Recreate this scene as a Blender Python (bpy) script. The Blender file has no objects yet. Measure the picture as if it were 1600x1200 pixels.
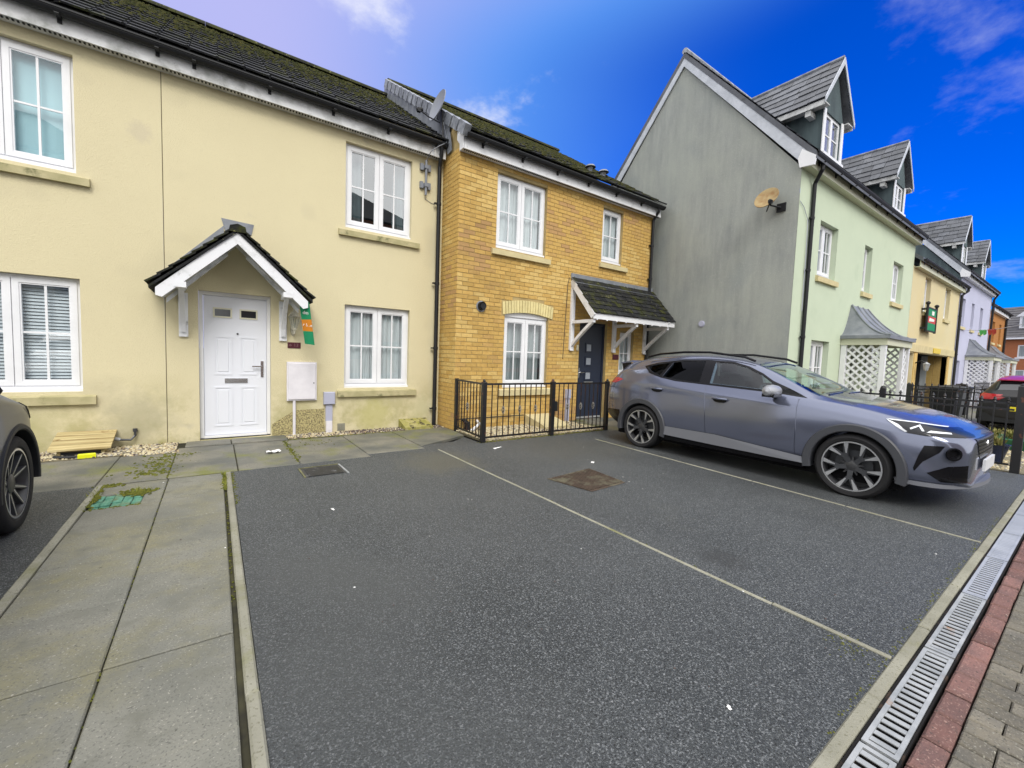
import bpy, bmesh, math, random
import numpy as np
from mathutils import Vector, Matrix
random.seed(7); np.random.seed(7)
R = math.radians
SC = bpy.context.scene
COL = SC.collection

# ------------------------------------------------------------------ camera
F_PX, YAW, PITCH, ROLL, CAM_H = 657.5, .6155, -.0653, .0347, 1.315
cd = bpy.data.cameras.new('camera'); cam = bpy.data.objects.new('camera', cd); COL.objects.link(cam)
cd.sensor_width = 36; cd.lens = 36 * F_PX / 1600; cd.clip_start = .02; cd.clip_end = 3000
fw = Vector((math.sin(YAW) * math.cos(PITCH), math.cos(YAW) * math.cos(PITCH), math.sin(PITCH)))
rt = Vector((math.cos(YAW), -math.sin(YAW), 0)); up = rt.cross(fw)
r2 = rt * math.cos(ROLL) + up * math.sin(ROLL); u2 = -rt * math.sin(ROLL) + up * math.cos(ROLL)
cam.matrix_world = Matrix(((r2.x, u2.x, -fw.x, 0), (r2.y, u2.y, -fw.y, 0), (r2.z, u2.z, -fw.z, CAM_H), (0, 0, 0, 1)))
SC.camera = cam

# ------------------------------------------------------------------ world, sun, exposure
SUN_EL, SUN_AZ = 46, 200          # azimuth clockwise from +Y
w = bpy.data.worlds.new('World'); SC.world = w; w.use_nodes = True
nt = w.node_tree; N = nt.nodes; L = nt.links; N.clear()
def wn(t, **k):
    n = N.new(t)
    for a, b in k.items(): setattr(n, a, b)
    return n
def wm(op, a, b=None, c=None, clamp=False):
    n = wn('ShaderNodeMath', operation=op); n.use_clamp = clamp
    for i, v in enumerate((a, b, c)):
        if v is None: continue
        if isinstance(v, (int, float)): n.inputs[i].default_value = v
        else: L.new(v, n.inputs[i])
    return n.outputs[0]
def wmix(f, a, b, bt='MIX'):
    n = wn('ShaderNodeMix', data_type='RGBA', blend_type=bt)
    for i, v in ((0, f), (6, a), (7, b)):
        if isinstance(v, (int, float)): n.inputs[i].default_value = v
        elif isinstance(v, tuple): n.inputs[i].default_value = (*v, 1)
        else: L.new(v, n.inputs[i])
    return n.outputs[2]
def wrange(v, a, b, c=0., d=1.):
    n = wn('ShaderNodeMapRange', interpolation_type='SMOOTHSTEP'); L.new(v, n.inputs[0])
    for i, q in enumerate((a, b, c, d)): n.inputs[i + 1].default_value = q
    return n.outputs[0]
sky = wn('ShaderNodeTexSky', sky_type='NISHITA'); sky.sun_disc = False
sky.sun_elevation = R(SUN_EL); sky.sun_rotation = R(SUN_AZ); sky.altitude = 0; sky.dust_density = .4; sky.ozone_density = 2.5
tc = wn('ShaderNodeTexCoord'); sep = wn('ShaderNodeSeparateXYZ'); L.new(tc.outputs['Generated'], sep.inputs[0])
dx, dy, dz = sep.outputs
hl = wm('SQRT', wm('ADD', wm('MULTIPLY', dx, dx), wm('MULTIPLY', dy, dy)))
BAZ = R(88)
dotb = wm('DIVIDE', wm('ADD', wm('MULTIPLY', dx, math.sin(BAZ)), wm('MULTIPLY', dy, math.cos(BAZ))), wm('MAXIMUM', hl, .05))
# planar cloud coordinates
cmb = wn('ShaderNodeCombineXYZ'); inv = wm('ADD', wm('MAXIMUM', dz, 0), .22)
L.new(wm('DIVIDE', dx, inv), cmb.inputs[0]); L.new(wm('DIVIDE', dy, inv), cmb.inputs[1])
def wnoise(scale, detail, rough, off=0.):
    m = wn('ShaderNodeVectorMath', operation='ADD'); L.new(cmb.outputs[0], m.inputs[0]); m.inputs[1].default_value = (off, off * .7, off)
    n = wn('ShaderNodeTexNoise'); L.new(m.outputs[0], n.inputs['Vector'])
    n.inputs['Scale'].default_value = scale; n.inputs['Detail'].default_value = detail; n.inputs['Roughness'].default_value = rough
    return n.outputs[0]
soft = wnoise(.8, 3, .5, 3.1)
tt = wm('ADD', dotb, wm('MULTIPLY', wm('SUBTRACT', soft, .5), .18))
dot2 = wm('DIVIDE', wm('ADD', wm('MULTIPLY', dx, math.sin(R(35))), wm('MULTIPLY', dy, math.cos(R(35)))), wm('MAXIMUM', hl, .05))
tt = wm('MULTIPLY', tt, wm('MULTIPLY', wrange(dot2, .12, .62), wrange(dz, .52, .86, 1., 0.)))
clear = wrange(tt, .50, .97)
elev = wrange(dz, .02, .30)
blue = wmix(elev, wmix(1., sky.outputs[0], (.0, .52, 1.36), 'MULTIPLY'), wmix(1., sky.outputs[0], (.0, .42, 1.76), 'MULTIPLY'))
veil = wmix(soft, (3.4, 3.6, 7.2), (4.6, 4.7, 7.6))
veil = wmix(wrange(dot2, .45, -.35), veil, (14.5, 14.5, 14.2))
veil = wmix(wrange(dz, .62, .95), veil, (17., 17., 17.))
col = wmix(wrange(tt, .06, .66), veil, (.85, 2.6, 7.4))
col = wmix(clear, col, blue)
cl = wrange(wnoise(2.3, 8, .60, 4.4), .54, .72)
cl = wm('MULTIPLY', cl, wm('MULTIPLY', wrange(dz, .02, .08, 0., .8), wrange(clear, .25, 1., 1., .3)))
col = wmix(cl, col, (7.6, 7.7, 8.3))
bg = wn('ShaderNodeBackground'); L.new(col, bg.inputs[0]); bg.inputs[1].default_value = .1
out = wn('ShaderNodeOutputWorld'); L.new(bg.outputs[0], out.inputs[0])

sd = bpy.data.lights.new('sun', 'SUN'); sun = bpy.data.objects.new('sun', sd); COL.objects.link(sun)
sd.energy = 1.9; sd.angle = R(26); sd.color = (1., .96, .9)
sdir = Vector((math.sin(R(SUN_AZ)) * math.cos(R(SUN_EL)), math.cos(R(SUN_AZ)) * math.cos(R(SUN_EL)), math.sin(R(SUN_EL))))
sun.rotation_euler = sdir.to_track_quat('Z', 'Y').to_euler()
SC.view_settings.view_transform = 'Standard'; SC.view_settings.look = 'None'
SC.view_settings.exposure = .32; SC.view_settings.gamma = 1; SC.view_settings.use_curve_mapping = False
SC.render.engine = 'CYCLES'; SC.cycles.max_bounces = 6; SC.cycles.transparent_max_bounces = 12
SC.cycles.use_denoising = True

# ------------------------------------------------------------------ materials
MATS = {}
def mat(name, col, rough=.6, spec=.5, metal=0., col2=None, ns=4., nlo=.35, nhi=.65, stretch=(1, 1, 1), detail=5,
        dirt=None, dirt_h=None, dirt_n=(3., .45, .65), fleck=None, bump=None, coat=0., rand=0., spots=(), local=False, trans=0., alpha=None, emit=None):
    """col/col2 mixed by noise; dirt = colour shown near the ground up to dirt_h (or by noise alone); fleck = (scale, threshold, colour);
    bump = [(scale, strength, distance, kind)]; rand = per-object value change."""
    if name in MATS: return MATS[name]
    m = bpy.data.materials.new(name); m.use_nodes = True; MATS[name] = m
    t = m.node_tree; n = t.nodes; l = t.links
    b = n['Principled BSDF']
    b.inputs['Roughness'].default_value = rough; b.inputs['Specular IOR Level'].default_value = spec; b.inputs['Metallic'].default_value = metal
    b.inputs['Coat Weight'].default_value = coat; b.inputs['Coat Roughness'].default_value = .03
    if emit: b.inputs['Emission Color'].default_value = (*emit[0], 1); b.inputs['Emission Strength'].default_value = emit[1]
    if local:
        tcn = n.new('ShaderNodeTexCoord'); pos = tcn.outputs['Object']
    else:
        g = n.new('ShaderNodeNewGeometry'); pos = g.outputs['Position']
    def noise(scale, det=5, ro=.6, st=(1, 1, 1), off=0.):
        mp = n.new('ShaderNodeMapping'); mp.inputs['Scale'].default_value = st; mp.inputs['Location'].default_value = (off, off * 1.7, off * .6)
        l.new(pos, mp.inputs[0])
        q = n.new('ShaderNodeTexNoise'); q.inputs['Scale'].default_value = scale; q.inputs['Detail'].default_value = det; q.inputs['Roughness'].default_value = ro
        l.new(mp.outputs[0], q.inputs['Vector']); return q.outputs[0]
    def rng(v, a, bb, c=0., d=1.):
        q = n.new('ShaderNodeMapRange'); l.new(v, q.inputs[0])
        for i, x in enumerate((a, bb, c, d)): q.inputs[i + 1].default_value = x
        q.clamp = True; return q.outputs[0]
    def mix(f, a, bb, bt='MIX'):
        q = n.new('ShaderNodeMix'); q.data_type = 'RGBA'; q.blend_type = bt
        for i, v in ((0, f), (6, a), (7, bb)):
            if isinstance(v, (int, float)): q.inputs[i].default_value = v
            elif isinstance(v, tuple): q.inputs[i].default_value = (*v[:3], 1)
            else: l.new(v, q.inputs[i])
        return q.outputs[2]
    def math_(op, a, bb):
        q = n.new('ShaderNodeMath'); q.operation = op
        for i, v in enumerate((a, bb)):
            if isinstance(v, (int, float)): q.inputs[i].default_value = v
            else: l.new(v, q.inputs[i])
        return q.outputs[0]
    c = col
    if col2 is not None: c = mix(rng(noise(ns, detail, st=stretch), nlo, nhi), col, col2)
    if rand:
        oi = n.new('ShaderNodeObjectInfo')
        h = n.new('ShaderNodeHueSaturation'); h.inputs['Value'].default_value = 1
        l.new(rng(oi.outputs['Random'], 0, 1, 1 - rand, 1 + rand), h.inputs['Value'])
        if isinstance(c, tuple): h.inputs['Color'].default_value = (*c, 1)
        else: l.new(c, h.inputs['Color'])
        c = h.outputs[0]
    if dirt is not None:
        f = rng(noise(dirt_n[0], 6, .65, off=5.), dirt_n[1], dirt_n[2])
        if dirt_h is not None:
            s = n.new('ShaderNodeSeparateXYZ'); l.new(pos, s.inputs[0])
            f = math_('MULTIPLY', f, rng(s.outputs[2], dirt_h[0], dirt_h[1], 1., 0.))
        c = mix(f, c, dirt)
    if fleck is not None:
        for (fs, lo, hi, fc) in fleck:
            c = mix(rng(noise(fs, 2, .5, off=9. + fs * .01), lo, hi), c, fc)
    for (sx, sy, sr, sc_, ss) in spots:        # stains, and painted shade under the crossover, each at its own place
        vm = n.new('ShaderNodeVectorMath'); vm.operation = 'DISTANCE'; l.new(pos, vm.inputs[0]); vm.inputs[1].default_value = (sx, *sy) if isinstance(sy, tuple) else (sx, sy, GZ)
        d_ = math_('ADD', vm.outputs['Value'], math_('MULTIPLY', math_('SUBTRACT', noise(2.2 / sr, 5, .65, off=sx), .5), sr * 1.5))
        c = mix(rng(d_, sr * .45, sr * 1.15, ss, 0.), c, sc_)
    if isinstance(c, tuple): b.inputs['Base Color'].default_value = (*c, 1)
    else: l.new(c, b.inputs['Base Color'])
    if bump:
        prev = None
        for (bs, stg, dist) in bump:
            bn = n.new('ShaderNodeBump'); bn.inputs['Strength'].default_value = stg; bn.inputs['Distance'].default_value = dist
            l.new(noise(bs, 4, .6, off=2.), bn.inputs['Height'])
            if prev: l.new(prev, bn.inputs['Normal'])
            prev = bn.outputs[0]
        l.new(prev, b.inputs['Normal'])
    return m
def glass(name, tint, ior=1.5, add=.0, rough=.01):
    if name in MATS: return MATS[name]
    m = bpy.data.materials.new(name); m.use_nodes = True; MATS[name] = m
    t = m.node_tree; n = t.nodes; l = t.links; n.clear()
    o = n.new('ShaderNodeOutputMaterial'); mx = n.new('ShaderNodeMixShader'); tr = n.new('ShaderNodeBsdfTransparent'); gl = n.new('ShaderNodeBsdfGlossy')
    lw = n.new('ShaderNodeLayerWeight'); pw = n.new('ShaderNodeMath'); pw.operation = 'POWER'; pw.inputs[1].default_value = 5; l.new(lw.outputs['Facing'], pw.inputs[0])
    f0 = ((ior - 1) / (ior + 1)) ** 2 + add
    ad = n.new('ShaderNodeMath'); ad.operation = 'MULTIPLY_ADD'; ad.use_clamp = True; ad.inputs[1].default_value = 1 - f0; ad.inputs[2].default_value = f0; l.new(pw.outputs[0], ad.inputs[0])
    tr.inputs[0].default_value = (*tint, 1); gl.inputs[0].default_value = (.95, .97, 1, 1); gl.inputs['Roughness'].default_value = rough
    l.new(ad.outputs[0], mx.inputs[0]); l.new(tr.outputs[0], mx.inputs[1]); l.new(gl.outputs[0], mx.inputs[2]); l.new(mx.outputs[0], o.inputs[0])
    return m

GREEN_ALGAE = (.30, .29, .09)
GZ = -.028
M_cream = mat('cream_render', (.665, .60, .395), .85, .2, col2=(.635, .57, .375), ns=.7, dirt=(.36, .33, .15), dirt_h=(-.05, .95), dirt_n=(2.2, .42, .60),
              fleck=[(1.1, .62, .90, (.50, .45, .31)), (2.6, .70, .86, (.47, .43, .33)), (130, .62, .72, (.5, .44, .28))], bump=[(140, .6, .010), (40, .2, .012)],
              spots=[(-.85, (7.275, .30), .42, (.40, .37, .25), .65), (-1.9, (7.275, .22), .4, (.44, .41, .21), .6), (2.25, (7.275, .20), .35, (.46, .43, .17), .7), (-.75, (7.275, 3.98), .14, (.53, .47, .35), .5), (3.1, (7.275, .3), .25, (.48, .46, .28), .6)])
M_cream_rough = mat('pebbledash_patch', (.52, .45, .22), .9, .1, col2=(.2, .17, .1), ns=45, nlo=.42, nhi=.6, bump=[(60, 1., .02)])
M_white = mat('white_plastic', (.78, .79, .82), .35, .5, col2=(.72, .73, .76), ns=3)
M_whitepaint = mat('white_board', (.74, .75, .78), .5, .4, col2=(.55, .56, .57), ns=6, nlo=.55, nhi=.75, dirt=(.35, .35, .33), dirt_n=(9., .6, .75))
M_barge = mat('blue_grey_white_board', (.52, .55, .61), .5, .4, col2=(.40, .43, .48), ns=5)
M_oldwhite = mat('weathered_white_board', (.66, .67, .68), .6, .3, col2=(.36, .37, .36), ns=5, nlo=.45, nhi=.68, dirt=(.10, .10, .10), dirt_n=(14., .66, .76))
M_sill = mat('cast_stone_sill', (.47, .42, .25), .85, .2, col2=(.36, .33, .18), ns=6, dirt=(.10, .11, .05), dirt_n=(5., .56, .72), bump=[(60, .3, .006)])
M_sill_clean = mat('pale_stone_sill', (.60, .52, .30), .85, .2, col2=(.52, .45, .26), ns=6, bump=[(60, .3, .006)])
M_tile = mat('dark_concrete_tile', (.012, .013, .015), .75, .18, col2=(.024, .025, .027), ns=6, rand=.25, dirt=(.030, .034, .012), dirt_n=(3.2, .54, .66),
             fleck=[(24, .68, .73, (.17, .17, .11))], bump=[(50, .5, .01)])
M_tile_moss = mat('mossy_concrete_tile', (.014, .015, .014), .8, .15, col2=(.026, .027, .023), ns=5, rand=.25, dirt=(.042, .046, .012), dirt_n=(5., .44, .60),
                  fleck=[(20, .64, .70, (.16, .155, .07))], bump=[(50, .6, .012)])
M_moss = mat('moss', (.060, .072, .012), .95, .1, col2=(.15, .15, .03), ns=18, bump=[(120, .8, .01)])
M_roofmoss = mat('roof_moss_dark', (.022, .026, .008), .95, .1, col2=(.062, .058, .017), ns=9, nlo=.42, nhi=.68, bump=[(120, .8, .01)])
M_slate = mat('blue_grey_slate', (.060, .066, .080), .5, .45, col2=(.105, .112, .130), ns=3, rand=.3, fleck=[(8, .64, .7, (.05, .055, .06))], bump=[(30, .4, .008)])
M_lead = mat('lead_sheet', (.17, .185, .215), .5, .5, col2=(.25, .265, .29), ns=5, metal=.2, bump=[(14, .25, .02)])
M_verge = mat('grey_verge_tile', (.29, .31, .35), .55, .4, col2=(.13, .14, .165), ns=8, rand=.15)
GZ = -.028
M_black = mat('black_plastic', (.011, .012, .015), .55, .35)
M_iron = mat('black_painted_iron', (.012, .012, .014), .4, .5, fleck=[(14, .64, .7, (.10, .035, .02))])
M_ironbar = mat('black_bar_rusty', (.014, .012, .012), .5, .4, col2=(.07, .022, .016), ns=7, nlo=.5, nhi=.7)
M_brick = [mat('yellow_brick', (.53, .355, .115), .85, .2, col2=(.46, .285, .085), ns=16, rand=.12, bump=[(70, .6, .006)]),
           mat('light_yellow_brick', (.60, .43, .165), .85, .2, col2=(.53, .36, .12), ns=16, rand=.10, bump=[(70, .6, .006)]),
           mat('orange_brick', (.49, .32, .115), .85, .2, col2=(.42, .26, .09), ns=16, rand=.12, bump=[(70, .6, .006)]),
           mat('brown_brick', (.39, .235, .105), .85, .2, col2=(.42, .26, .11), ns=16, rand=.15, bump=[(70, .6, .006)])]
M_archbrick = mat('buff_arch_brick', (.70, .61, .31), .85, .2, col2=(.62, .53, .26), ns=12, rand=.08)
M_mortar = mat('mortar', (.43, .33, .16), .95, .1, col2=(.33, .25, .12), ns=5)
M_tarmac = mat('tarmac', (.038, .044, .047), .56, .45, col2=(.066, .073, .077), ns=.9, nlo=.3, nhi=.7, dirt=(.095, .098, .086), dirt_n=(1.1, .60, .85),
               fleck=[(135, .53, .63, (.160, .172, .178)), (105, .57, .65, (.020, .022, .024)), (80, .64, .68, (.24, .25, .26)), (32, .77, .79, (.4, .4, .38)), (.45, .56, .80, (.088, .094, .094))], bump=[(140, 1., .014), (50, .4, .012)],
               spots=[(2.86, 1.45, .17, (.036, .038, .039), .6), (2.3, 4.75, .55, (.115, .112, .085), .6), (4.4, 4.6, 1.0, (.075, .074, .060), .4), (6.2, 2.6, 2.0, (.03, .033, .037), .6)])  # last spot paints the shade under the crossover into the tarmac colour
M_slab = mat('concrete_slab', (.205, .203, .172), .72, .35, col2=(.130, .133, .115), ns=1.7, nlo=.35, nhi=.68, rand=.07, dirt=(.20, .185, .10), dirt_n=(1.6, .48, .72),
             fleck=[(130, .56, .68, (.115, .115, .10)), (110, .64, .71, (.30, .29, .25)), (9, .54, .78, (.14, .14, .115)), (36, .70, .74, (.09, .09, .075))], bump=[(90, .5, .006)])
M_strip = mat('damp_concrete', (.20, .19, .155), .6, .4, col2=(.10, .105, .095), ns=1.6, nlo=.38, nhi=.62, dirt=(.15, .16, .045), dirt_n=(1.9, .52, .68),
              fleck=[(80, .60, .68, (.08, .08, .07))], bump=[(60, .4, .008)])
M_kerb = mat('kerb_concrete', (.285, .278, .225), .85, .2, col2=(.215, .21, .165), ns=3, rand=.08, dirt=(.17, .17, .07), dirt_n=(2.4, .55, .75), fleck=[(80, .6, .68, (.17, .165, .12))], bump=[(90, .5, .006)])
M_joint = mat('dark_joint_soil', (.030, .029, .024), .95, .1, col2=(.065, .062, .036), ns=7)
M_red = mat('red_block', (.215, .115, .100), .85, .2, col2=(.135, .085, .080), ns=7, nlo=.3, nhi=.7, rand=.2, fleck=[(110, .60, .7, (.30, .19, .16)), (80, .60, .7, (.09, .065, .06)), (40, .70, .74, (.36, .28, .24))], bump=[(80, .8, .008)])
M_grey = mat('grey_block', (.175, .158, .125), .85, .2, col2=(.122, .115, .10), ns=9, rand=.18, dirt=(.24, .215, .11), dirt_n=(1.3, .58, .75), fleck=[(110, .60, .7, (.25, .24, .20)), (80, .60, .7, (.075, .075, .065)), (40, .71, .75, (.32, .31, .26))], bump=[(80, .8, .008)])
M_galv = mat('galvanised_steel', (.37, .385, .395), .55, .4, metal=.1, col2=(.25, .265, .275), ns=9, dirt=(.30, .19, .12), dirt_n=(6., .60, .67))
M_galv2 = mat('galvanised_steel_clean', (.36, .38, .42), .5, .4, metal=.15, col2=(.29, .31, .345), ns=6)
M_channel = mat('wet_channel', (.010, .009, .008), .8, .2, col2=(.07, .045, .03), ns=9, nlo=.55, nhi=.75)
M_jointfill = mat('joint_filler', (.13, .105, .06), .9, .1)
M_gravel = mat('gravel_bed', (.24, .21, .14), .95, .1, col2=(.12, .11, .08), ns=30)
M_stone = [mat('pale_pebble', (.56, .50, .34), .8, .2), mat('tan_pebble', (.40, .32, .19), .8, .2), mat('dark_pebble', (.10, .075, .07), .8, .2), mat('grey_pebble', (.30, .28, .25), .8, .2)]
M_gable = mat('stained_grey_render', (.355, .372, .35), .9, .15, col2=(.235, .252, .248), ns=3.6, nlo=.24, nhi=.76, stretch=(1, 2.0, .34), detail=12,
              dirt=(.37, .39, .35), dirt_n=(.6, .42, .8), fleck=[(1.1, .56, .80, (.265, .29, .285)), (120, .58, .70, (.25, .275, .27)), (90, .64, .70, (.44, .46, .42))], bump=[(120, .6, .010)])
M_green = mat('pale_green_render', (.535, .61, .47), .9, .15, col2=(.495, .57, .44), ns=1.2, nlo=.3, nhi=.7, fleck=[(1.6, .62, .85, (.43, .51, .385))], bump=[(120, .4, .008)])
M_greenreveal = mat('green_grey_cheek', (.10, .135, .145), .9, .15, col2=(.065, .085, .095), ns=2, stretch=(1, 3, .3))
M_yellow = mat('straw_render', (.60, .53, .34), .9, .15, col2=(.61, .525, .31), ns=1.2, bump=[(120, .4, .008)])
M_lilac = mat('lilac_render', (.46, .47, .61), .9, .15, col2=(.43, .44, .57), ns=1.2, bump=[(120, .4, .008)])
M_trimcream = mat('greenish_cream_board', (.56, .57, .44), .55, .3)
M_orange = mat('orange_brickwork', (.42, .19, .055), .9, .15, col2=(.30, .13, .045), ns=20)
M_redbrick = mat('red_brickwork', (.42, .165, .075), .9, .15, col2=(.33, .12, .06), ns=14, stretch=(1, 1, 3))
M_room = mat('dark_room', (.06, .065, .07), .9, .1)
M_net = mat('net_curtain', (.60, .64, .66), .9, .1, col2=(.44, .48, .50), ns=9, stretch=(3, 1, .15))
M_curt = mat('grey_curtain', (.36, .40, .41), .9, .1, col2=(.22, .25, .26), ns=8, stretch=(3, 1, .12))
M_blueblind = mat('pale_blue_blind', (.40, .60, .66), .8, .1, col2=(.36, .55, .62), ns=1.5)
M_slat = mat('white_blind_slat', (.52, .57, .62), .5, .3)
M_pane = glass('window_glass', (.95, .98, .98), 1.5, .06)
M_pane2 = glass('window_glass_mirror', (.62, .70, .72), 1.5, .26)
M_navy = mat('navy_door_paint', (.014, .021, .043), .4, .5)
M_chrome = mat('chrome', (.7, .7, .72), .2, .5, metal=1.)
M_plaque = mat('maroon_plaque', (.075, .012, .022), .35, .5)
M_plaquetext = mat('plaque_lettering', (.22, .12, .13), .5, .4)
M_flag_g = mat('banner_green', (.015, .22, .10), .7, .2); M_flag_o = mat('banner_orange', (.55, .20, .02), .7, .2); M_flag_w = mat('banner_white', (.75, .75, .72), .7, .2)
M_flag_r = mat('banner_red', (.5, .06, .06), .7, .2); M_flag_lg = mat('bunting_green', (.08, .5, .16), .7, .2)
M_elec = mat('lilac_grey_plastic', (.40, .41, .52), .5, .4)
M_meter = mat('meter_box_white', (.72, .70, .74), .45, .4, col2=(.66, .64, .68), ns=8)
M_pine = mat('pine_board', (.52, .44, .235), .8, .2, col2=(.30, .225, .10), ns=5, stretch=(.5, 14, 14), rand=.12, fleck=[(6, .68, .73, (.16, .09, .03))])
M_mosswood = mat('mossy_stone', (.38, .34, .16), .9, .1, col2=(.26, .25, .06), ns=9, dirt=(.07, .06, .04), dirt_n=(9., .55, .62))
M_hiviz = mat('yellow_plastic', (.70, .72, .01), .4, .5)
M_cover = mat('green_plastic_cover', (.06, .19, .13), .7, .25, col2=(.13, .30, .22), ns=14, stretch=(3, 1, 1), dirt=(.14, .15, .07), dirt_n=(9., .50, .66))
M_grate = mat('dark_wet_grate', (.012, .014, .018), .35, .5, fleck=[(20, .63, .68, (.14, .15, .17))])
M_rust = mat('rusty_iron', (.085, .062, .047), .85, .2, col2=(.060, .045, .036), ns=14, dirt=(.15, .142, .10), dirt_n=(5., .48, .68))
M_dirtpatch = mat('yellow_dirt', (.20, .195, .10), .95, .1, col2=(.10, .10, .07), ns=9)
M_white_tissue = mat('white_paper', (.8, .8, .8), .8, .2)
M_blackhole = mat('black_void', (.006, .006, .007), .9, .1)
M_bluepot = mat('dark_blue_glaze', (.008, .016, .05), .25, .5); M_plantergreen = mat('green_planter', (.03, .14, .065), .5, .4)
M_plant = mat('dry_plant', (.15, .16, .04), .9, .1, col2=(.28, .24, .10), ns=20)
M_dishgrey = mat('grey_dish', (.20, .215, .25), .5, .4); M_dishtan = mat('rust_stained_dish', (.36, .28, .14), .6, .3, col2=(.24, .14, .055), ns=6)
M_yellowsign = mat('yellow_sign', (.68, .50, .04), .5, .4)
M_ground = mat('road_surface', (.075, .078, .082), .85, .3, col2=(.10, .10, .10), ns=.5, fleck=[(90, .62, .7, (.17, .17, .17))], bump=[(90, .5, .01)])

# ------------------------------------------------------------------ mesh helpers
class MB:
    def __init__(s): s.v = []; s.f = []; s.m = []
    def add(s, vs, fs, mi=0):
        o = len(s.v); s.v += [tuple(p) for p in vs]; s.f += [tuple(i + o for i in f) for f in fs]; s.m += [mi] * len(fs); return s
    def box(s, x0, x1, y0, y1, z0, z1, mi=0, M=None):
        vs = [(x, y, z) for z in (z0, z1) for y in (y0, y1) for x in (x0, x1)]
        if M is not None: vs = [tuple(M @ Vector(p)) for p in vs]
        return s.add(vs, [(0, 2, 3, 1), (4, 5, 7, 6), (0, 1, 5, 4), (2, 6, 7, 3), (0, 4, 6, 2), (1, 3, 7, 5)], mi)
    def cbox(s, x0, x1, y0, y1, z0, z1, c, mi=0, M=None):
        """box with its four top edges chamfered by c"""
        vs = [(x0, y0, z0), (x1, y0, z0), (x1, y1, z0), (x0, y1, z0), (x0, y0, z1 - c), (x1, y0, z1 - c), (x1, y1, z1 - c), (x0, y1, z1 - c),
              (x0 + c, y0 + c, z1), (x1 - c, y0 + c, z1), (x1 - c, y1 - c, z1), (x0 + c, y1 - c, z1)]
        if M is not None: vs = [tuple(M @ Vector(p)) for p in vs]
        return s.add(vs, [(3, 2, 1, 0), (0, 1, 5, 4), (1, 2, 6, 5), (2, 3, 7, 6), (3, 0, 4, 7), (4, 5, 9, 8), (5, 6, 10, 9), (6, 7, 11, 10), (7, 4, 8, 11), (8, 9, 10, 11)], mi)
    def prism(s, poly, a0, a1, axis='y', mi=0, M=None):
        """polygon in the two other axes, extruded along axis"""
        n = len(poly)
        def P(u, v, a): return {'x': (a, u, v), 'y': (u, a, v), 'z': (u, v, a)}[axis]
        vs = [P(u, v, a0) for u, v in poly] + [P(u, v, a1) for u, v in poly]
        if M is not None: vs = [tuple(M @ Vector(p)) for p in vs]
        ar = sum(poly[i][0] * poly[(i + 1) % n][1] - poly[(i + 1) % n][0] * poly[i][1] for i in range(n))
        flip = (ar > 0) ^ (axis == 'y') ^ (a1 < a0)
        fs = [tuple(range(n))[::-1], tuple(range(n, 2 * n))] + [(i, (i + 1) % n, n + (i + 1) % n, n + i) for i in range(n)]
        if not flip: fs = [f[::-1] for f in fs]
        return s.add(vs, fs, mi)
    def tube(s, pts, r, n=8, mi=0, cap=True):
        pts = [Vector(p) for p in pts]; rs = r if isinstance(r, (list, tuple)) else [r] * len(pts)
        vs = []; fs = []; pv = None
        for i, p in enumerate(pts):
            d = (pts[min(i + 1, len(pts) - 1)] - pts[max(i - 1, 0)]).normalized()
            if pv is None: a = d.orthogonal().normalized()
            else:
                a = pv - d * pv.dot(d); a = a.normalized() if a.length > 1e-6 else d.orthogonal().normalized()
            pv = a; b = d.cross(a)
            vs += [p + (a * math.cos(2 * math.pi * k / n) + b * math.sin(2 * math.pi * k / n)) * rs[i] for k in range(n)]
        for i in range(len(pts) - 1):
            fs += [(i * n + k, i * n + (k + 1) % n, (i + 1) * n + (k + 1) % n, (i + 1) * n + k) for k in range(n)]
        if cap: fs += [tuple(range(n))[::-1], tuple(range((len(pts) - 1) * n, len(pts) * n))]
        return s.add(vs, fs, mi)
    def bar(s, p, q, w, h, mi=0, upv=(0, 0, 1)):
        """rectangular bar from p to q, w across, h along upv"""
        p = Vector(p); q = Vector(q); d = (q - p).normalized(); u = Vector(upv); sd = d.cross(u).normalized(); u = sd.cross(d)
        vs = [e + sd * (w / 2 * a) + u * (h / 2 * b) for e in (p, q) for a, b in ((-1, -1), (1, -1), (1, 1), (-1, 1))]
        return s.add(vs, [(0, 3, 2, 1), (4, 5, 6, 7), (0, 1, 5, 4), (1, 2, 6, 5), (2, 3, 7, 6), (3, 0, 4, 7)][::1], mi)
    def lathe(s, prof, n=24, M=None, mi=0, closed=False):
        """profile of (radius, z) about z"""
        vs = [(r * math.cos(2 * math.pi * k / n), r * math.sin(2 * math.pi * k / n), z) for r, z in prof for k in range(n)]
        if M is not None: vs = [tuple(M @ Vector(p)) for p in vs]
        fs = [(i * n + k, i * n + (k + 1) % n, (i + 1) * n + (k + 1) % n, (i + 1) * n + k) for i in range(len(prof) - 1) for k in range(n)]
        if closed: fs += [((len(prof) - 1) * n + k, (len(prof) - 1) * n + (k + 1) % n, (k + 1) % n, k) for k in range(n)]
        return s.add(vs, fs, mi)
    def quad(s, a, b, c, d, mi=0): return s.add([a, b, c, d], [(0, 1, 2, 3)], mi)
    def mesh(s, name, mats, smooth=False, angle=35):
        me = bpy.data.meshes.new(name); me.from_pydata(s.v, [], s.f)
        for m in (mats if isinstance(mats, (list, tuple)) else [mats]): me.materials.append(m)
        if any(s.m): me.polygons.foreach_set('material_index', s.m)
        me.update()
        if smooth: me.shade_smooth(); me.set_sharp_from_angle(angle=R(angle))
        return me
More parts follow.
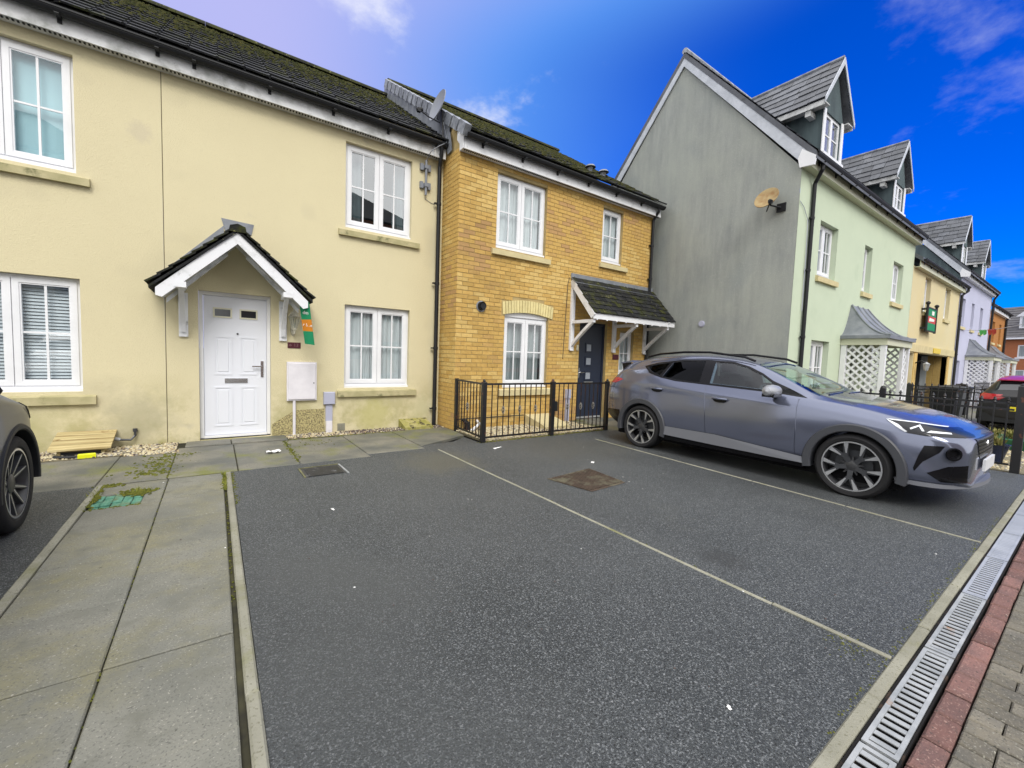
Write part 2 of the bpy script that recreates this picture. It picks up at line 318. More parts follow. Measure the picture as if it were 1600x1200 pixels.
def link(name, me, parent=None, loc=(0, 0, 0), rot=None):
    o = bpy.data.objects.new(name, me); COL.objects.link(o)
    if parent is not None:
        o.parent = parent; pl = parent.get('_w')
        if pl is not None: o.location = Vector(loc) - Vector(pl)
        else: o.location = loc
    else: o.location = loc
    if rot is not None: o.rotation_euler = rot
    return o
def obj(name, mb, mats, parent=None, smooth=False, loc=(0, 0, 0), rot=None, angle=35):
    return link(name, mb.mesh(name, mats, smooth, angle), parent, loc, rot)
def tag(o, label=None, cat=None, group=None, kind=None):
    if label: o['label'] = label
    if cat: o['category'] = cat
    if group: o['group'] = group
    if kind: o['kind'] = kind
    return o
def thing(name, label, cat, base=(0, 0, 0), group=None):
    """Empty at the thing's base; children are built in world coordinates"""
    o = bpy.data.objects.new(name, None); COL.objects.link(o); o.location = base; o['_w'] = list(base); o.empty_display_size = .2
    return tag(o, label, cat, group)
def thing_local(name, label, cat, base=(0, 0, 0), rz=0, group=None):
    o = bpy.data.objects.new(name, None); COL.objects.link(o); o.location = base; o.rotation_euler = (0, 0, rz); o.empty_display_size = .2
    return tag(o, label, cat, group)
def structure(name, mb, mats, **k):
    o = obj(name, mb, mats, **k); o['kind'] = 'structure'; return o
def copy_tree(o, parent=None):
    c = o.copy(); COL.objects.link(c)
    if parent is not None: c.parent = parent
    for ch in list(o.children): copy_tree(ch, c)
    return c
def text_mesh(body, size, extrude=.001):
    cu = bpy.data.curves.new('text', 'FONT'); cu.body = body; cu.size = size; cu.extrude = extrude; cu.align_x = 'CENTER'; cu.align_y = 'CENTER'; cu.resolution_u = 2
    o = bpy.data.objects.new('text', cu); COL.objects.link(o)
    me = bpy.data.meshes.new_from_object(o.evaluated_get(bpy.context.evaluated_depsgraph_get()))
    bpy.data.objects.remove(o); return me

# ------------------------------------------------------------------ the ground
D, B, G = 7.275, 6.63, 3.6
GZ = -.028
def gz(x): return GZ - .018 * min(max(x - 7.6, 0), 10)
g = MB()
xs = [-300, -60, -10, 7.6, 9, 11, 13, 15, 17.6, 40, 300]; ys = [-300, -60, -12, .0, 8, 60, 300]
for i in range(len(xs) - 1):
    for j in range(len(ys) - 1):
        g.quad((xs[i], ys[j], gz(xs[i]) - .06), (xs[i + 1], ys[j], gz(xs[i + 1]) - .06), (xs[i + 1], ys[j + 1], gz(xs[i + 1]) - .06), (xs[i], ys[j + 1], gz(xs[i]) - .06))
structure('ground', g, M_ground)
KY, KY1 = .437, .485                 # street kerb
PR0, PR1 = .083, .130                # path right edging
PL0, PL1 = -.915, -.865              # path left edging
FS = 5.35                            # front edge of the paving along the facades
def slab_sheet(mb, pts, z0=-.058, z1=None):
    """a flat sheet with thickness from an outline (x, y), following the ground slope"""
    n = len(pts); vs = [(x, y, gz(x) if z1 is None else z1) for x, y in pts] + [(x, y, gz(x) - .05) for x, y in pts]
    mb.add(vs, [tuple(range(n))] + [(i, n + i, n + (i + 1) % n, (i + 1) % n) for i in range(n)])
pb = MB()
slab_sheet(pb, [(PR1 + .003, KY1), (7.6, KY1), (7.6, FS), (6.16, FS), (6.16, 5.46), (3.32, 5.46), (3.32, 6.0), (3.0, 5.76), (2.6, FS + .37), (PR1 + .003, FS)][::1])
slab_sheet(pb, [(7.6, KY1), (8.98, KY1), (8.98, 5.5), (7.6, 5.5)])
structure('parking_bay', pb, M_tarmac)
pb = MB(); slab_sheet(pb, [(-6, KY1), (PL0 - .003, KY1), (PL0 - .003, FS), (-6, FS)])
structure('parking_bay', pb, M_tarmac)
# front garden ground of the houses on the right
gg = MB()
for x0, x1 in ((9.08, 11.), (11., 13.), (13., 15.), (15., 17.0)): slab_sheet(gg, [(x0, KY1), (x1, KY1), (x1, G), (x0, G)])
structure('garden_ground', gg, M_gravel)
gg = MB()
for x0, x1 in ((17.0, 17.6), (17.6, 40)): slab_sheet(gg, [(x0, KY1), (x1, KY1), (x1, G), (x0, G)])
structure('front_yard', gg, M_strip)

# paving strip in front of the facades
fs = MB()
slab_sheet(fs, [(-6, FS + .003), (-6, D), (3.44, D), (3.44, 6.3), (2.55, FS + .37), (PR1, FS + .003)][::-1], z1=-.034)
strip = structure('front_path', fs, M_joint)
for x0, x1, y0, y1, zt in ((-3.2, -1.9, FS + .01, 6.68, -.027), (-1.89, -.93, FS + .01, 6.66, -.025), (-.92, -.41, FS + .02, 6.62, -.022), (-.40, .19, FS + .01, 6.84, -.018),
                           (.20, .80, FS + .01, 6.84, -.02), (.815, 1.62, FS + .02, 6.86, -.024), (1.63, 2.42, FS + .16, 6.9, -.022)):
    link('paving_slab', MB().cbox(x0, x1, y0, y1, -.06, zt, .006).mesh('paving_slab', M_strip), strip)
link('paving_slab', MB().prism([(2.43, FS + .30), (2.62, FS + .40), (3.38, 6.12), (3.42, 6.6), (3.42, 6.93), (2.43, 6.92)], -.06, -.022, 'z').mesh('paving_slab', M_strip), strip)
for x0, x1 in ((-.33, .17), (.18, .86)):      # doorstep
    link('step_slab', MB().cbox(x0, x1, 6.86, 7.19, -.05, -.002, .008).mesh('step_slab', M_strip), strip)
link('paving_slab', MB().cbox(6.17, 8.2, 5.36, 6.61, -.06, -.024, .006).mesh('paving_slab', M_strip), strip)
link('step_slab', MB().cbox(6.38, 7.36, 6.3, 6.62, -.04, -.004, .008).mesh('step_slab', M_strip), strip)

# footpath of 450 x 600 slabs between edgings
fb = MB(); fb.box(PL1, PR0 - .0, -.2, FS, -.075, -.046)
path = structure('footpath', fb, M_joint)
rows = [-.1, .5, 1.10, 1.69, 2.295, 2.89, 3.497, 4.08, 4.68, FS]
for i in range(len(rows) - 1):
    for x0, x1 in ((PL1 + .004, -.397), (-.392, .058)):
        y0, y1 = rows[i] + .0035, rows[i + 1] - .0035
        dz_ = random.uniform(-.004, .004)
        if x0 < -.5 and i == 7:                # room for the green cover
            for a0, a1, b0, b1 in ((x0, x1, 4.06, 4.62), (-.53, x1, 4.625, 5.0)):
                link('paving_slab', MB().cbox(a0, a1, b0, b1, -.07, GZ + dz_, .006).mesh('paving_slab', M_slab), path)
            continue
        if x0 < -.5 and i == 8: y0 = 5.005
        t = MB().cbox(x0 + random.uniform(0, .003), x1, y0, y1, -.07, GZ + dz_, .006)
        t.v[8] = (t.v[8][0], t.v[8][1], t.v[8][2] + random.uniform(-.003, .003)); t.v[10] = (t.v[10][0], t.v[10][1], t.v[10][2] + random.uniform(-.003, .003))
        link('paving_slab', t.mesh('paving_slab', M_slab), path)
def kerb_run(nm, horizontal, a0, a1, b0, b1, zt, joints, z0=-.08, rad=.008):
    base = MB()
    if horizontal: base.box(a0, a1, b0 + .004, b1 - .004, z0, zt - .02)
    else: base.box(b0 + .004, b1 - .004, a0, a1, z0, zt - .02)
    k = structure(nm, base, M_joint)
    js = [a0] + [j for j in joints if a0 < j < a1] + [a1]
    for i in range(len(js) - 1):
        p, q = js[i] + .003, js[i + 1] - .003; dz_ = random.uniform(-.003, .003); s_ = random.uniform(-.002, .002)
        mb = MB()
        if horizontal:
            mb.cbox(p, q, b0 + s_, b1 + s_, z0, zt + dz_, rad)
            mb.v = [(x, y, z + gz(x) - GZ) for x, y, z in mb.v]
        else: mb.cbox(b0 + s_, b1 + s_, p, q, z0, zt + dz_, rad)
        link('kerb_stone', mb.mesh('kerb_stone', M_kerb), k)
    return k
kerb_run('path_kerb', False, -.2, FS, PR0, PR1, GZ + .012, [.0, .9, 1.82, 2.73, 3.64, 4.56])
kerb_run('path_kerb', False, -.2, FS, PL0, PL1, GZ + .012, [.5, 1.41, 2.32, 3.23, 4.15, 4.96])
kerb_run('bay_divider_kerb', False, KY1, 5.36, 2.545, 2.572, GZ + .006, [1.0, 1.92, 2.83, 3.75, 4.66], rad=.004)
# the second divider leans a little
k2 = structure('bay_divider_kerb', MB().box(5.02, 5.05, KY1, 4.9, -.09, -.05), M_joint)
for i in range(5):
    y0 = KY1 + i * .9; y1 = min(y0 + .893, 4.9)
    f_ = lambda y: 4.935 + (y - .49) * .064
    x0a, x0b = f_(y0), f_(y1)
    mb = MB().cbox(0, .026, y0 + .003, y1, -.07, GZ + .006, .004)
    mb.v = [(x + f_(y), y, z) for x, y, z in mb.v]
    link('kerb_stone', mb.mesh('kerb_stone', M_kerb), k2)
kerb_run('street_kerb', True, -.5, 22, KY, KY1, GZ + .006, [.45, 1.36, 2.195, 3.02, 3.78, 4.68, 5.5, 6.05, 6.95, 7.85, 8.77, 9.7, 10.6, 11.5, 12.4, 13.3, 14.3, 15.2, 16.1, 17, 18, 19, 20, 21], z0=-.3)

# drainage channel with slotted covers
dch = thing('drainage_channel', 'galvanised drainage channel of slotted grates running along the kerb', 'drain', (3, .375, -.06))
tr = MB()
for x0, x1 in ((-.5, 7.6), (7.6, 17.6), (17.6, 21)):
    a, b = gz(x0), gz(x1)
    for y0, y1, zz0, zz1 in ((.312, .430, -.085, -.055), (.312, .318, -.06, -.004), (.424, .4345, -.06, -.006)):
        vs = [(x0, y0, a + zz0), (x1, y0, b + zz0), (x1, y1, b + zz0), (x0, y1, a + zz0), (x0, y0, a + zz1), (x1, y0, b + zz1), (x1, y1, b + zz1), (x0, y1, a + zz1)]
        tr.add(vs, [(3, 2, 1, 0), (4, 5, 6, 7), (0, 1, 5, 4), (1, 2, 6, 5), (2, 3, 7, 6), (3, 0, 4, 7)])
obj('channel', tr, M_channel, dch)
pj = [0, .98, 1.90, 2.82, 3.725, 4.625, 5.46, 6.285, 7.2, 8.15, 9.1, 10.05, 11.0, 12.0, 13.0, 14.0, 15.0, 16.0]
slot = .0435
for i in range(len(pj) - 1):
    x0, x1 = pj[i] + .008, pj[i + 1] - .008; mb = MB(); z1 = 0
    mb.box(x0, x1, .320, .334, -.008, z1); mb.box(x0, x1, .407, .4225, -.008, z1)
    mb.box(x0, x0 + .02, .334, .407, -.02, z1); mb.box(x1 - .02, x1, .334, .407, -.02, z1)
    n = int((x1 - x0 - .04) / slot)
    p = (x1 - x0 - .04) / n
    for k in range(n):
        c = x0 + .02 + p * (k + .5); hb_ = p * (.27 if i < 5 else .42)
        mb.cbox(c - hb_, c + hb_, .334, .407, -.006, z1 - .0015, .001)
    mb.v = [(x, y, z + gz(x) + (random.random() < 0) * .0) for x, y, z in mb.v]
    o = obj('drain_grate', mb, M_galv if i < 4 else M_galv2, dch)
# block paving: red soldier course and grey blocks
bp = MB()
for x0, x1 in ((-2, 7.6), (7.6, 17.6), (17.6, 40)):
    a, b = gz(x0) - .045, gz(x1) - .045
    bp.quad((x0, -9, a), (x1, -9, b), (x1, .312, b), (x0, .312, a))
paving = structure('block_paving', bp, M_joint)
reds = [MB().cbox(-.0935, .0935, -.0385, .0385, -.04, 0, .008).mesh('brick', M_red) for _ in range(1)]
x = 1.03
while x < 10.5:
    link('brick', reds[0], paving, (x, .2655 + random.uniform(-.0015, .0015), gz(x) - .004 + random.uniform(-.003, .003)), (random.uniform(-.02, .02), random.uniform(-.012, .012), random.uniform(-.012, .012)))
    x += .199
gm = [MB().cbox(-.0445, .0445, -w_ / 2 + .002, w_ / 2 - .002, -.04, 0, .005).mesh('brick', M_grey) for w_ in (.09, .18)]
x = 1.2; cnt = 0
while x < 6.4:
    y = .222; first = cnt % 2
    while y > (-.05 if x > 3.2 else -.32):
        wi = 0 if (first or random.random() < .12) else 1
        first = False
        w_ = (.09, .18)[wi]
        link('brick', gm[wi], paving, (x, y - w_ / 2, gz(x) - .006 + random.uniform(-.003, .003)), (random.uniform(-.02, .02), random.uniform(-.015, .015), random.uniform(-.02, .02)))
        y -= w_
    x += .0955; cnt += 1
rest = MB()
x = 6.4
while x < 16:
    for (y0, y1) in ((.04, .222), (-.145, .037)): rest.cbox(x - .0445, x + .0445, y0 + .002, y1, gz(x) - .04, gz(x) - .006, .005)
    x += .0955
x = 10.6
while x < 16.5:
    rest.cbox(x - .096, x + .096, .2255, .3055, gz(x) - .04, gz(x) - .004, .005, 1); x += .199
tag(obj('far_blocks', rest, [M_grey, M_red], paving), kind='stuff')

# ------------------------------------------------------------------ building helpers
def wall_holes(mb, x0, x1, z0, z1, y, holes, depth=.10, mi=0, rmi=0, thick=.25):
    """front wall (facing -Y) with rectangular openings and their reveals"""
    xs = sorted({x0, x1, *[h[0] for h in holes], *[h[1] for h in holes]}); zs = sorted({z0, z1, *[h[2] for h in holes], *[h[3] for h in holes]})
    for i in range(len(xs) - 1):
        for j in range(len(zs) - 1):
            cx, cz = (xs[i] + xs[i + 1]) / 2, (zs[j] + zs[j + 1]) / 2
            if any(h[0] < cx < h[1] and h[2] < cz < h[3] for h in holes): continue
            mb.quad((xs[i], y, zs[j]), (xs[i + 1], y, zs[j]), (xs[i + 1], y, zs[j + 1]), (xs[i], y, zs[j + 1]), mi)
    for a, b, c, d in holes:
        e = y + depth
        mb.quad((a, y, c), (a, y, d), (a, e, d), (a, e, c), rmi); mb.quad((b, y, c), (b, e, c), (b, e, d), (b, y, d), rmi)
        mb.quad((a, y, d), (b, y, d), (b, e, d), (a, e, d), rmi); mb.quad((a, y, c), (a, e, c), (b, e, c), (b, y, c), rmi)
def window(house, x0, x1, z0, z1, y, n=2, recess=.075, curtain='net', sill=None, sill_mat=None, bars=True, pane=None, fr=.042, ss=True, small=False, room=True):
    yf = y + recess; pane = pane or M_pane
    zb = z0 + (.035 if ss else 0)
    mb = MB()
    mb.box(x0 + .002, x1 - .002, yf, yf + .07, z1 - fr, z1 - .002); mb.box(x0 + .002, x1 - .002, yf, yf + .07, zb, zb + fr)
    mb.box(x0 + .002, x0 + fr, yf, yf + .07, zb + fr, z1 - fr); mb.box(x1 - fr, x1 - .002, yf, yf + .07, zb + fr, z1 - fr)
    if ss:
        mb.box(x0 + .001, x1 - .001, yf - .05, yf + .06, z0, zb)
    W = (x1 - x0 - 2 * fr); gap = .016 if n > 1 else 0; sw = (W - gap * (n - 1)) / n
    sashes = []
    for k in range(n):
        a = x0 + fr + k * (sw + gap); b = a + sw; c, d = zb + fr, z1 - fr; s_ = .052 if not small else .04
        if k < n - 1: mb.box(b, b + gap, yf + .004, yf + .07, c, d)
        e = yf - .012
        o_ = .004
        mb.box(a - o_, b + o_, e, yf - .001, d - s_, d + o_); mb.box(a - o_, b + o_, e, yf - .001, c - o_, c + s_)
        mb.box(a - o_, a + s_, e, yf - .001, c + s_, d - s_); mb.box(b - s_, b + o_, e, yf - .001, c + s_, d - s_)
        q = .016   # inner bead, set back
        for (u0, u1, v0, v1) in ((a + s_, b - s_, d - s_ - q, d - s_), (a + s_, b - s_, c + s_, c + s_ + q), (a + s_, a + s_ + q, c + s_ + q, d - s_ - q), (b - s_ - q, b - s_, c + s_ + q, d - s_ - q)):
            mb.box(u0, u1, e + .008, yf + .03, v0, v1)
        sashes.append((a + s_ + q, b - s_ - q, c + s_ + q, d - s_ - q))
    f = obj('window', mb, M_white, house)
    for a, b, c, d in sashes:
        obj('pane', MB().quad((a - .004, yf + .010, c - .004), (b + .004, yf + .010, c - .004), (b + .004, yf + .010, d + .004), (a - .004, yf + .010, d + .004)), pane, f)
        if bars:
            g_ = MB(); cx, cz, t = (a + b) / 2, (c + d) / 2, .011
            g_.box(cx - t, cx + t, yf + .001, yf + .022, c, d); g_.box(a, cx - t, yf + .002, yf + .021, cz - t, cz + t); g_.box(cx + t, b, yf + .002, yf + .021, cz - t, cz + t)
            obj('glazing_bar', g_, M_white, f)
    a, b, c, d = sashes[0][0] - .03, sashes[-1][1] + .03, sashes[0][2] - .03, sashes[0][3] + .03
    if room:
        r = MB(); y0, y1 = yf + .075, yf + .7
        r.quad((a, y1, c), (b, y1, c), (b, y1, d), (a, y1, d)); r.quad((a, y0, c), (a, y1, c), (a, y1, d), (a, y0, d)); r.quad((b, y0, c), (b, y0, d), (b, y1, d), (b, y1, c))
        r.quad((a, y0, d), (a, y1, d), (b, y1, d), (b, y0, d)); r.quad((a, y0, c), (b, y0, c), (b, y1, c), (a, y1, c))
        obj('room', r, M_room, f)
    yc = yf + (.085 if curtain in ('net', 'blue', 'blind') else .13)
    if curtain in ('net', 'curt', 'sides', 'blue'):
        m_ = {'net': M_net, 'curt': M_curt, 'sides': M_curt, 'blue': M_blueblind}[curtain]; c_ = MB()
        def drape(u0, u1, amp):
            k = max(8, int((u1 - u0) / .018)); pts = [(u0 + (u1 - u0) * i / k, yc + amp * math.sin(i * 1.15 + math.sin(i * .37) * 1.3)) for i in range(k + 1)]
            for i in range(k): c_.quad((*pts[i], c), (*pts[i + 1], c), (*pts[i + 1], d), (*pts[i], d))
        if curtain == 'sides':
            wd = (b - a) * .22; drape(a, a + wd, .02); drape(b - wd, b, .02)
        else: drape(a, b, .014 if curtain != 'blue' else .0006)
        obj('curtain', c_, m_, f, smooth=True)
    elif curtain == 'blind':
        s_ = MB(); z = c
        while z < d:
            s_.quad((a, yc - .008, z), (b, yc - .008, z), (b, yc + .010, z + .033), (a, yc + .010, z + .033)); z += .040
        obj('blind', s_, M_slat, f)
        obj('blind_backing', MB().quad((a, yc + .06, c), (b, yc + .06, c), (b, yc + .06, d), (a, yc + .06, d)), M_curt, f)
    if sill:
        sx0, sx1, sz0, sz1 = sill
        mb = MB(); p = .055
        mb.prism([(y - p, sz0), (y + .09, sz0), (y + .09, sz1), (y + .02, sz1), (y - p, sz1 - .025)], sx0, sx1, 'x')
        obj('sill', mb, sill_mat or M_sill, f)
    return f
def roof_plane(house, x0, x1, ye, ze, yr, zr, gauge=.30, wtile=.30, mats=(M_tile, M_tile), moss=None, under=True, limit=300, name='roof', right_tip=None):
    """a slope rising from the eave (ye, ze) to the ridge (yr, zr) carrying single tiles"""
    pit = math.atan2(zr - ze, yr - ye); ln = math.hypot(zr - ze, yr - ye)
    nrm = Vector((0, -math.sin(pit), math.cos(pit))); upv = Vector((0, math.cos(pit), math.sin(pit)))
    rf = MB()
    e = Vector((0, ye, ze)) - nrm * .03; q = Vector((0, yr, zr)) - nrm * .03
    back = Vector((0, yr + (yr - ye), ze - .03))
    rf.quad((x0, e.y, e.z), (x1, e.y, e.z), (x1, q.y, q.z), (x0, q.y, q.z)); rf.quad((x0, q.y, q.z), (x1, q.y, q.z), (x1, back.y, back.z), (x0, back.y, back.z))
    roof = obj(name, rf, M_tile, house)
    nr = max(1, round(ln / gauge)); gg_ = ln / nr; nc = max(1, round((x1 - x0) / wtile)); ww = (x1 - x0) / nc
    tiles = {}
    def tmesh(m):
        t = MB(); L_ = gg_ + .07
        # tail raised, head tucked under the next course; a low roll at the right edge
        hw = ww / 2 - .003
        vs = [(-hw, 0, .016), (hw - .03, 0, .016), (hw - .012, 0, .026), (hw, 0, .022), (hw, L_, .0), (hw - .012, L_, .004), (hw - .03, L_, -.006), (-hw, L_, -.006),
              (-hw, 0, -.006), (hw, 0, -.006)]
        t.add(vs, [(0, 1, 6, 7), (1, 2, 5, 6), (2, 3, 4, 5), (8, 9, 3, 2, 1, 0), (0, 7, 8), (9, 4, 3)])
        return t.mesh('roof_tile', m)
    ms = [tmesh(m) for m in mats]
    cnt = 0; extra = MB()
    for j in range(nr):
        for i in range(nc):
            cx = x0 + ww * (i + .5)
            p = Vector((cx, ye, ze)) + upv * (j * gg_) + nrm * random.uniform(-.002, .004)
            ok = True
            if right_tip: ok = right_tip(cx, p.z)
            if not ok: continue
            mi = 1 if random.random() < (moss(j / nr) if moss else 0) else 0
            link('roof_tile', ms[mi], roof, p, (pit + random.uniform(-.006, .006), 0, random.uniform(-.008, .008)))
            cnt += 1
    # moss cushions
    return roof, upv, nrm, ln
def cushions(name, parent, spots, m=M_moss, kind='stuff'):
    """many low cushions in one mesh; spots = (position, radius, normal)"""
    mb = MB()
    for p, r, n in spots:
        n = Vector(n); a = n.orthogonal().normalized(); b = n.cross(a); k = 6; ph = random.random() * 6
        base = [Vector(p) + (a * math.cos(ph + 2 * math.pi * i / k) + b * math.sin(ph + 2 * math.pi * i / k)) * r * random.uniform(.7, 1.3) for i in range(k)]
        mid = [Vector(p) + n * r * random.uniform(.35, .6) + (q - Vector(p)) * .62 for q in base]
        top = Vector(p) + n * r * random.uniform(.55, .85)
        mb.add(base + mid + [top], [(i, (i + 1) % k, k + (i + 1) % k, k + i) for i in range(k)] + [(k + i, k + (i + 1) % k, 2 * k) for i in range(k)])
    o = obj(name, mb, m, parent, smooth=True, angle=80); o['kind'] = kind; return o
def eaves(house, x0, x1, yw, zs, zf, yf, yg, zg, mfascia, soffit_mat=M_whitepaint, vents=True, gut_x=None, brackets=None):
    """soffit, fascia board and black gutter along X"""
    mb = MB(); mb.box(x0, x1, yf, yf + .02, zs, zf); mb.box(x0, x1, yf + .02, yw + .05, zs + .004, zs + .02)
    obj('fascia', mb, mfascia, house)
    if vents:
        v = MB(); x = x0 + .02
        while x < x1 - .02: v.box(x, x + .018, yf + .03, yf + .06, zs - .010, zs + .002); x += .040
        tag(obj('soffit_vent', v, M_black, house), kind='stuff')
    gx0, gx1 = gut_x or (x0, x1)
    gt = MB(); k = 8; r = .066
    for i in range(k):
        a0, a1 = math.pi * (1 + i / k), math.pi * (1 + (i + 1) / k)
        for rr, fl in ((r, 0), (r - .006, 1)):
            p = [(gx0, yg + rr * math.cos(a0), zg + rr * math.sin(a0)), (gx1, yg + rr * math.cos(a0), zg + rr * math.sin(a0)), (gx1, yg + rr * math.cos(a1), zg + rr * math.sin(a1)), (gx0, yg + rr * math.cos(a1), zg + rr * math.sin(a1))]
            gt.quad(*(p[::-1] if fl else p))
    for xx in (gx0, gx1):
        gt.add([(xx, yg + r * math.cos(math.pi * (1 + i / k)), zg + r * math.sin(math.pi * (1 + i / k))) for i in range(k + 1)], [tuple(range(k + 1))])
    gt.box(gx0, gx1, yg - r - .006, yg - r + .002, zg - .012, zg + .006)
    gt_o = obj('gutter', gt, M_black, house, smooth=True)
    x = gx0 + .35
    while x < gx1:
        bq = MB().box(x - .02, x + .02, yg - r - .008, yf - .001, zg - r - .012, zg - r - .002).box(x - .02, x + .02, yf - .018, yf - .002, zg - r - .05, zg + .03)
        obj('gutter_bracket', bq, M_black, gt_o); x += .85
def downpipe(house, pts, clips=(), r=.034, m=M_black, clip_dir=(-1, 0)):
    p = obj('downpipe', MB().tube(pts, r, 10), m, house, smooth=True)
    for z in clips:
        # point on the pipe at that height
        for i in range(len(pts) - 1):
            if min(pts[i][2], pts[i + 1][2]) <= z <= max(pts[i][2], pts[i + 1][2]):
                t = (z - pts[i][2]) / (pts[i + 1][2] - pts[i][2] + 1e-9); c = Vector(pts[i]).lerp(Vector(pts[i + 1]), t)
                cm = MB().tube([c - Vector((0, 0, .025)), c + Vector((0, 0, .025))], r + .007, 10)
                cm.box(c.x - .085, c.x - .03, c.y - .01, c.y + .03, z - .012, z + .012)
                obj('pipe_clip', cm, m, p)
    return p

# ------------------------------------------------------------------ the two cream houses
def moss_a(t): return .10 + .85 * max(0, (t - .45) / .55) ** 1.2
def front_door(house, x0, x1, z0, z1, y, recess, leafmat, style):
    e = y + recess
    fm = MB(); f = .05
    fm.box(x0 + .002, x0 + f, e, e + .07, z0, z1 - .002); fm.box(x1 - f, x1 - .002, e, e + .07, z0, z1 - .002); fm.box(x0 + f, x1 - f, e, e + .07, z1 - f, z1 - .002)
    a, b, c, d = x0 + f + .004, x1 - f - .004, z0 + .035, z1 - f - .004
    lf = MB(); lf.box(a, b, e + .022, e + .06, c, d)
    door = obj('door', lf, leafmat, house)
    obj('door_frame', fm, M_white if style == 'panel' else leafmat, door)
    th = MB().box(x0 + f, x1 - f, e - .02, e + .06, z0, z0 + .03)
    obj('threshold', th, M_white if style == 'panel' else M_galv, door)
    W = b - a; H = d - c; yf = e + .022
    def raised(u0, u1, v0, v1, m, nm='door_panel'):
        q = MB(); t = .022
        q.box(u0, u1, yf - .007, yf - .0005, v0, v0 + t); q.box(u0, u1, yf - .007, yf - .0005, v1 - t, v1); q.box(u0, u0 + t, yf - .007, yf - .0005, v0 + t, v1 - t); q.box(u1 - t, u1, yf - .007, yf - .0005, v0 + t, v1 - t)
        q.cbox(0, u1 - u0 - 2 * t - .05, 0, v1 - v0 - 2 * t - .05, 0, .006, .005, M=Matrix.Translation((u0 + t + .025, yf - .0005, v0 + t + .025)) @ Matrix.Rotation(R(90), 4, 'X'))
        return obj(nm, q, m, door)
    if style == 'panel':
        for s_ in (0, 1):
            u0 = a + (.11 if s_ == 0 else W / 2 + .045); u1 = u0 + W / 2 - .155
            raised(u0, u1, c + .12, c + .70, leafmat); raised(u0, u1, c + .87, c + 1.43, leafmat)
            v0, v1 = d - .30, d - .16
            q = MB(); t = .02
            q.box(u0, u1, yf - .012, yf - .0005, v0, v0 + t); q.box(u0, u1, yf - .012, yf - .0005, v1 - t, v1); q.box(u0, u0 + t, yf - .012, yf - .0005, v0 + t, v1 - t); q.box(u1 - t, u1, yf - .012, yf - .0005, v0 + t, v1 - t)
            obj('door_light_frame', q, M_whitecream, door)
            obj('door_light', MB().box(u0 + t, u1 - t, yf - .004, yf - .0005, v0 + t, v1 - t), M_darkglass, door)
        cx = (a + b) / 2
        obj('letterbox', MB().box(cx - .14, cx + .14, yf - .012, yf - .0005, c + .755, c + .82).box(cx - .12, cx + .12, yf - .018, yf - .012, c + .768, c + .806), M_chrome, door)
        obj('spyhole', MB().tube([(cx + .02, yf - .01, c + 1.47), (cx + .02, yf, c + 1.47)], .013, 10), M_black, door)
        hx = b - .055
        obj('door_handle', MB().box(hx - .018, hx + .018, yf - .012, yf - .0005, c + .84, c + 1.08).tube([(hx, yf - .01, c + 1.0), (hx, yf - .05, c + 1.0), (hx - .13, yf - .055, c + 1.0)], .010, 8), M_chrome, door, smooth=True)
    else:
        cx = a + W * .44
        for i, v in enumerate((d - .50, d - .80, d - 1.12)):
            q = MB(); s2 = .105
            for (u0, u1, v0, v1) in ((-s2, s2, -s2, -s2 + .03), (-s2, s2, s2 - .03, s2), (-s2, -s2 + .03, -s2 + .03, s2 - .03), (s2 - .03, s2, -s2 + .03, s2 - .03)):
                q.box(cx + u0, cx + u1, yf - .016, yf - .0005, v + v0, v + v1)
            obj('door_light_frame', q, M_navy, door); obj('door_light', MB().box(cx - .075, cx + .075, yf - .006, yf - .0005, v - .075, v + .075), M_doorlight, door)
        obj('letterbox', MB().box(cx - .12, cx + .16, yf - .014, yf - .0005, c + .72, c + .78), M_chrome, door)
        obj('door_handle', MB().box(a + .035, a + .065, yf - .012, yf - .0005, c + .86, c + 1.08).tube([(a + .05, yf - .01, c + .98), (a + .05, yf - .05, c + .98), (a + .17, yf - .055, c + .98)], .011, 8), M_chrome, door, smooth=True)
    return door
M_whitecream = mat('cream_bead', (.68, .66, .52), .5, .4); M_darkglass = mat('dark_door_glass', (.02, .025, .03), .08, .6); M_doorlight = mat('obscure_glass', (.30, .33, .38), .15, .6)
M_doorwhite = mat('white_door_skin', (.72, .74, .80), .4, .5, bump=[(150, .12, .003)])

ZE = 4.80
hl = thing('terraced_house', 'cream rendered house at the left edge with blue blind upstairs and slatted blind below', 'house', (-2.5, D, 0))
wm_ = MB()
wall_holes(wm_, -6, -.5395, -.12, ZE + .06, D, [(-2.49, -1.335, 3.315, 4.665), (-2.49, -1.335, .70, 2.072)], .10)
wl = obj('wall', wm_, M_cream, hl)
window(hl, -2.49, -1.335, 3.315, 4.665, D, 2, curtain='blue', sill=(-2.6, -1.215, 3.175, 3.285))
window(hl, -2.49, -1.335, .70, 2.072, D, 2, curtain='blind', sill=(-2.6, -1.215, .545, .665))
obj('movement_joint', MB().box(-.5395, -.531, D + .006, D + .02, -.1, ZE + .03), M_jointfill, hl)
def ridge_line(house, x0, x1, y, z, m):
    x = x0; r = []
    while x < x1 - .05:
        e = min(x + .44, x1); q = MB()
        q.prism([(y + .13 * math.cos(a), z - .04 + .11 * math.sin(a)) for a in [math.pi * k / 8 for k in range(9)]], x + .004, e, 'x')
        obj('ridge_tile', q, m, house); x = e
YE, ZR_, YR, ZRI = 7.00, 5.065, 10.5, 7.43
rl, upv, nrm, ln = roof_plane(hl, -3.55, -.535, YE, ZR_, YR, ZRI, mats=(M_tile, M_tile_moss), moss=moss_a)
eaves(hl, -6, -.535, D, ZE - .005, ZE + .21, 7.125, 7.06, 5.01, M_oldwhite)
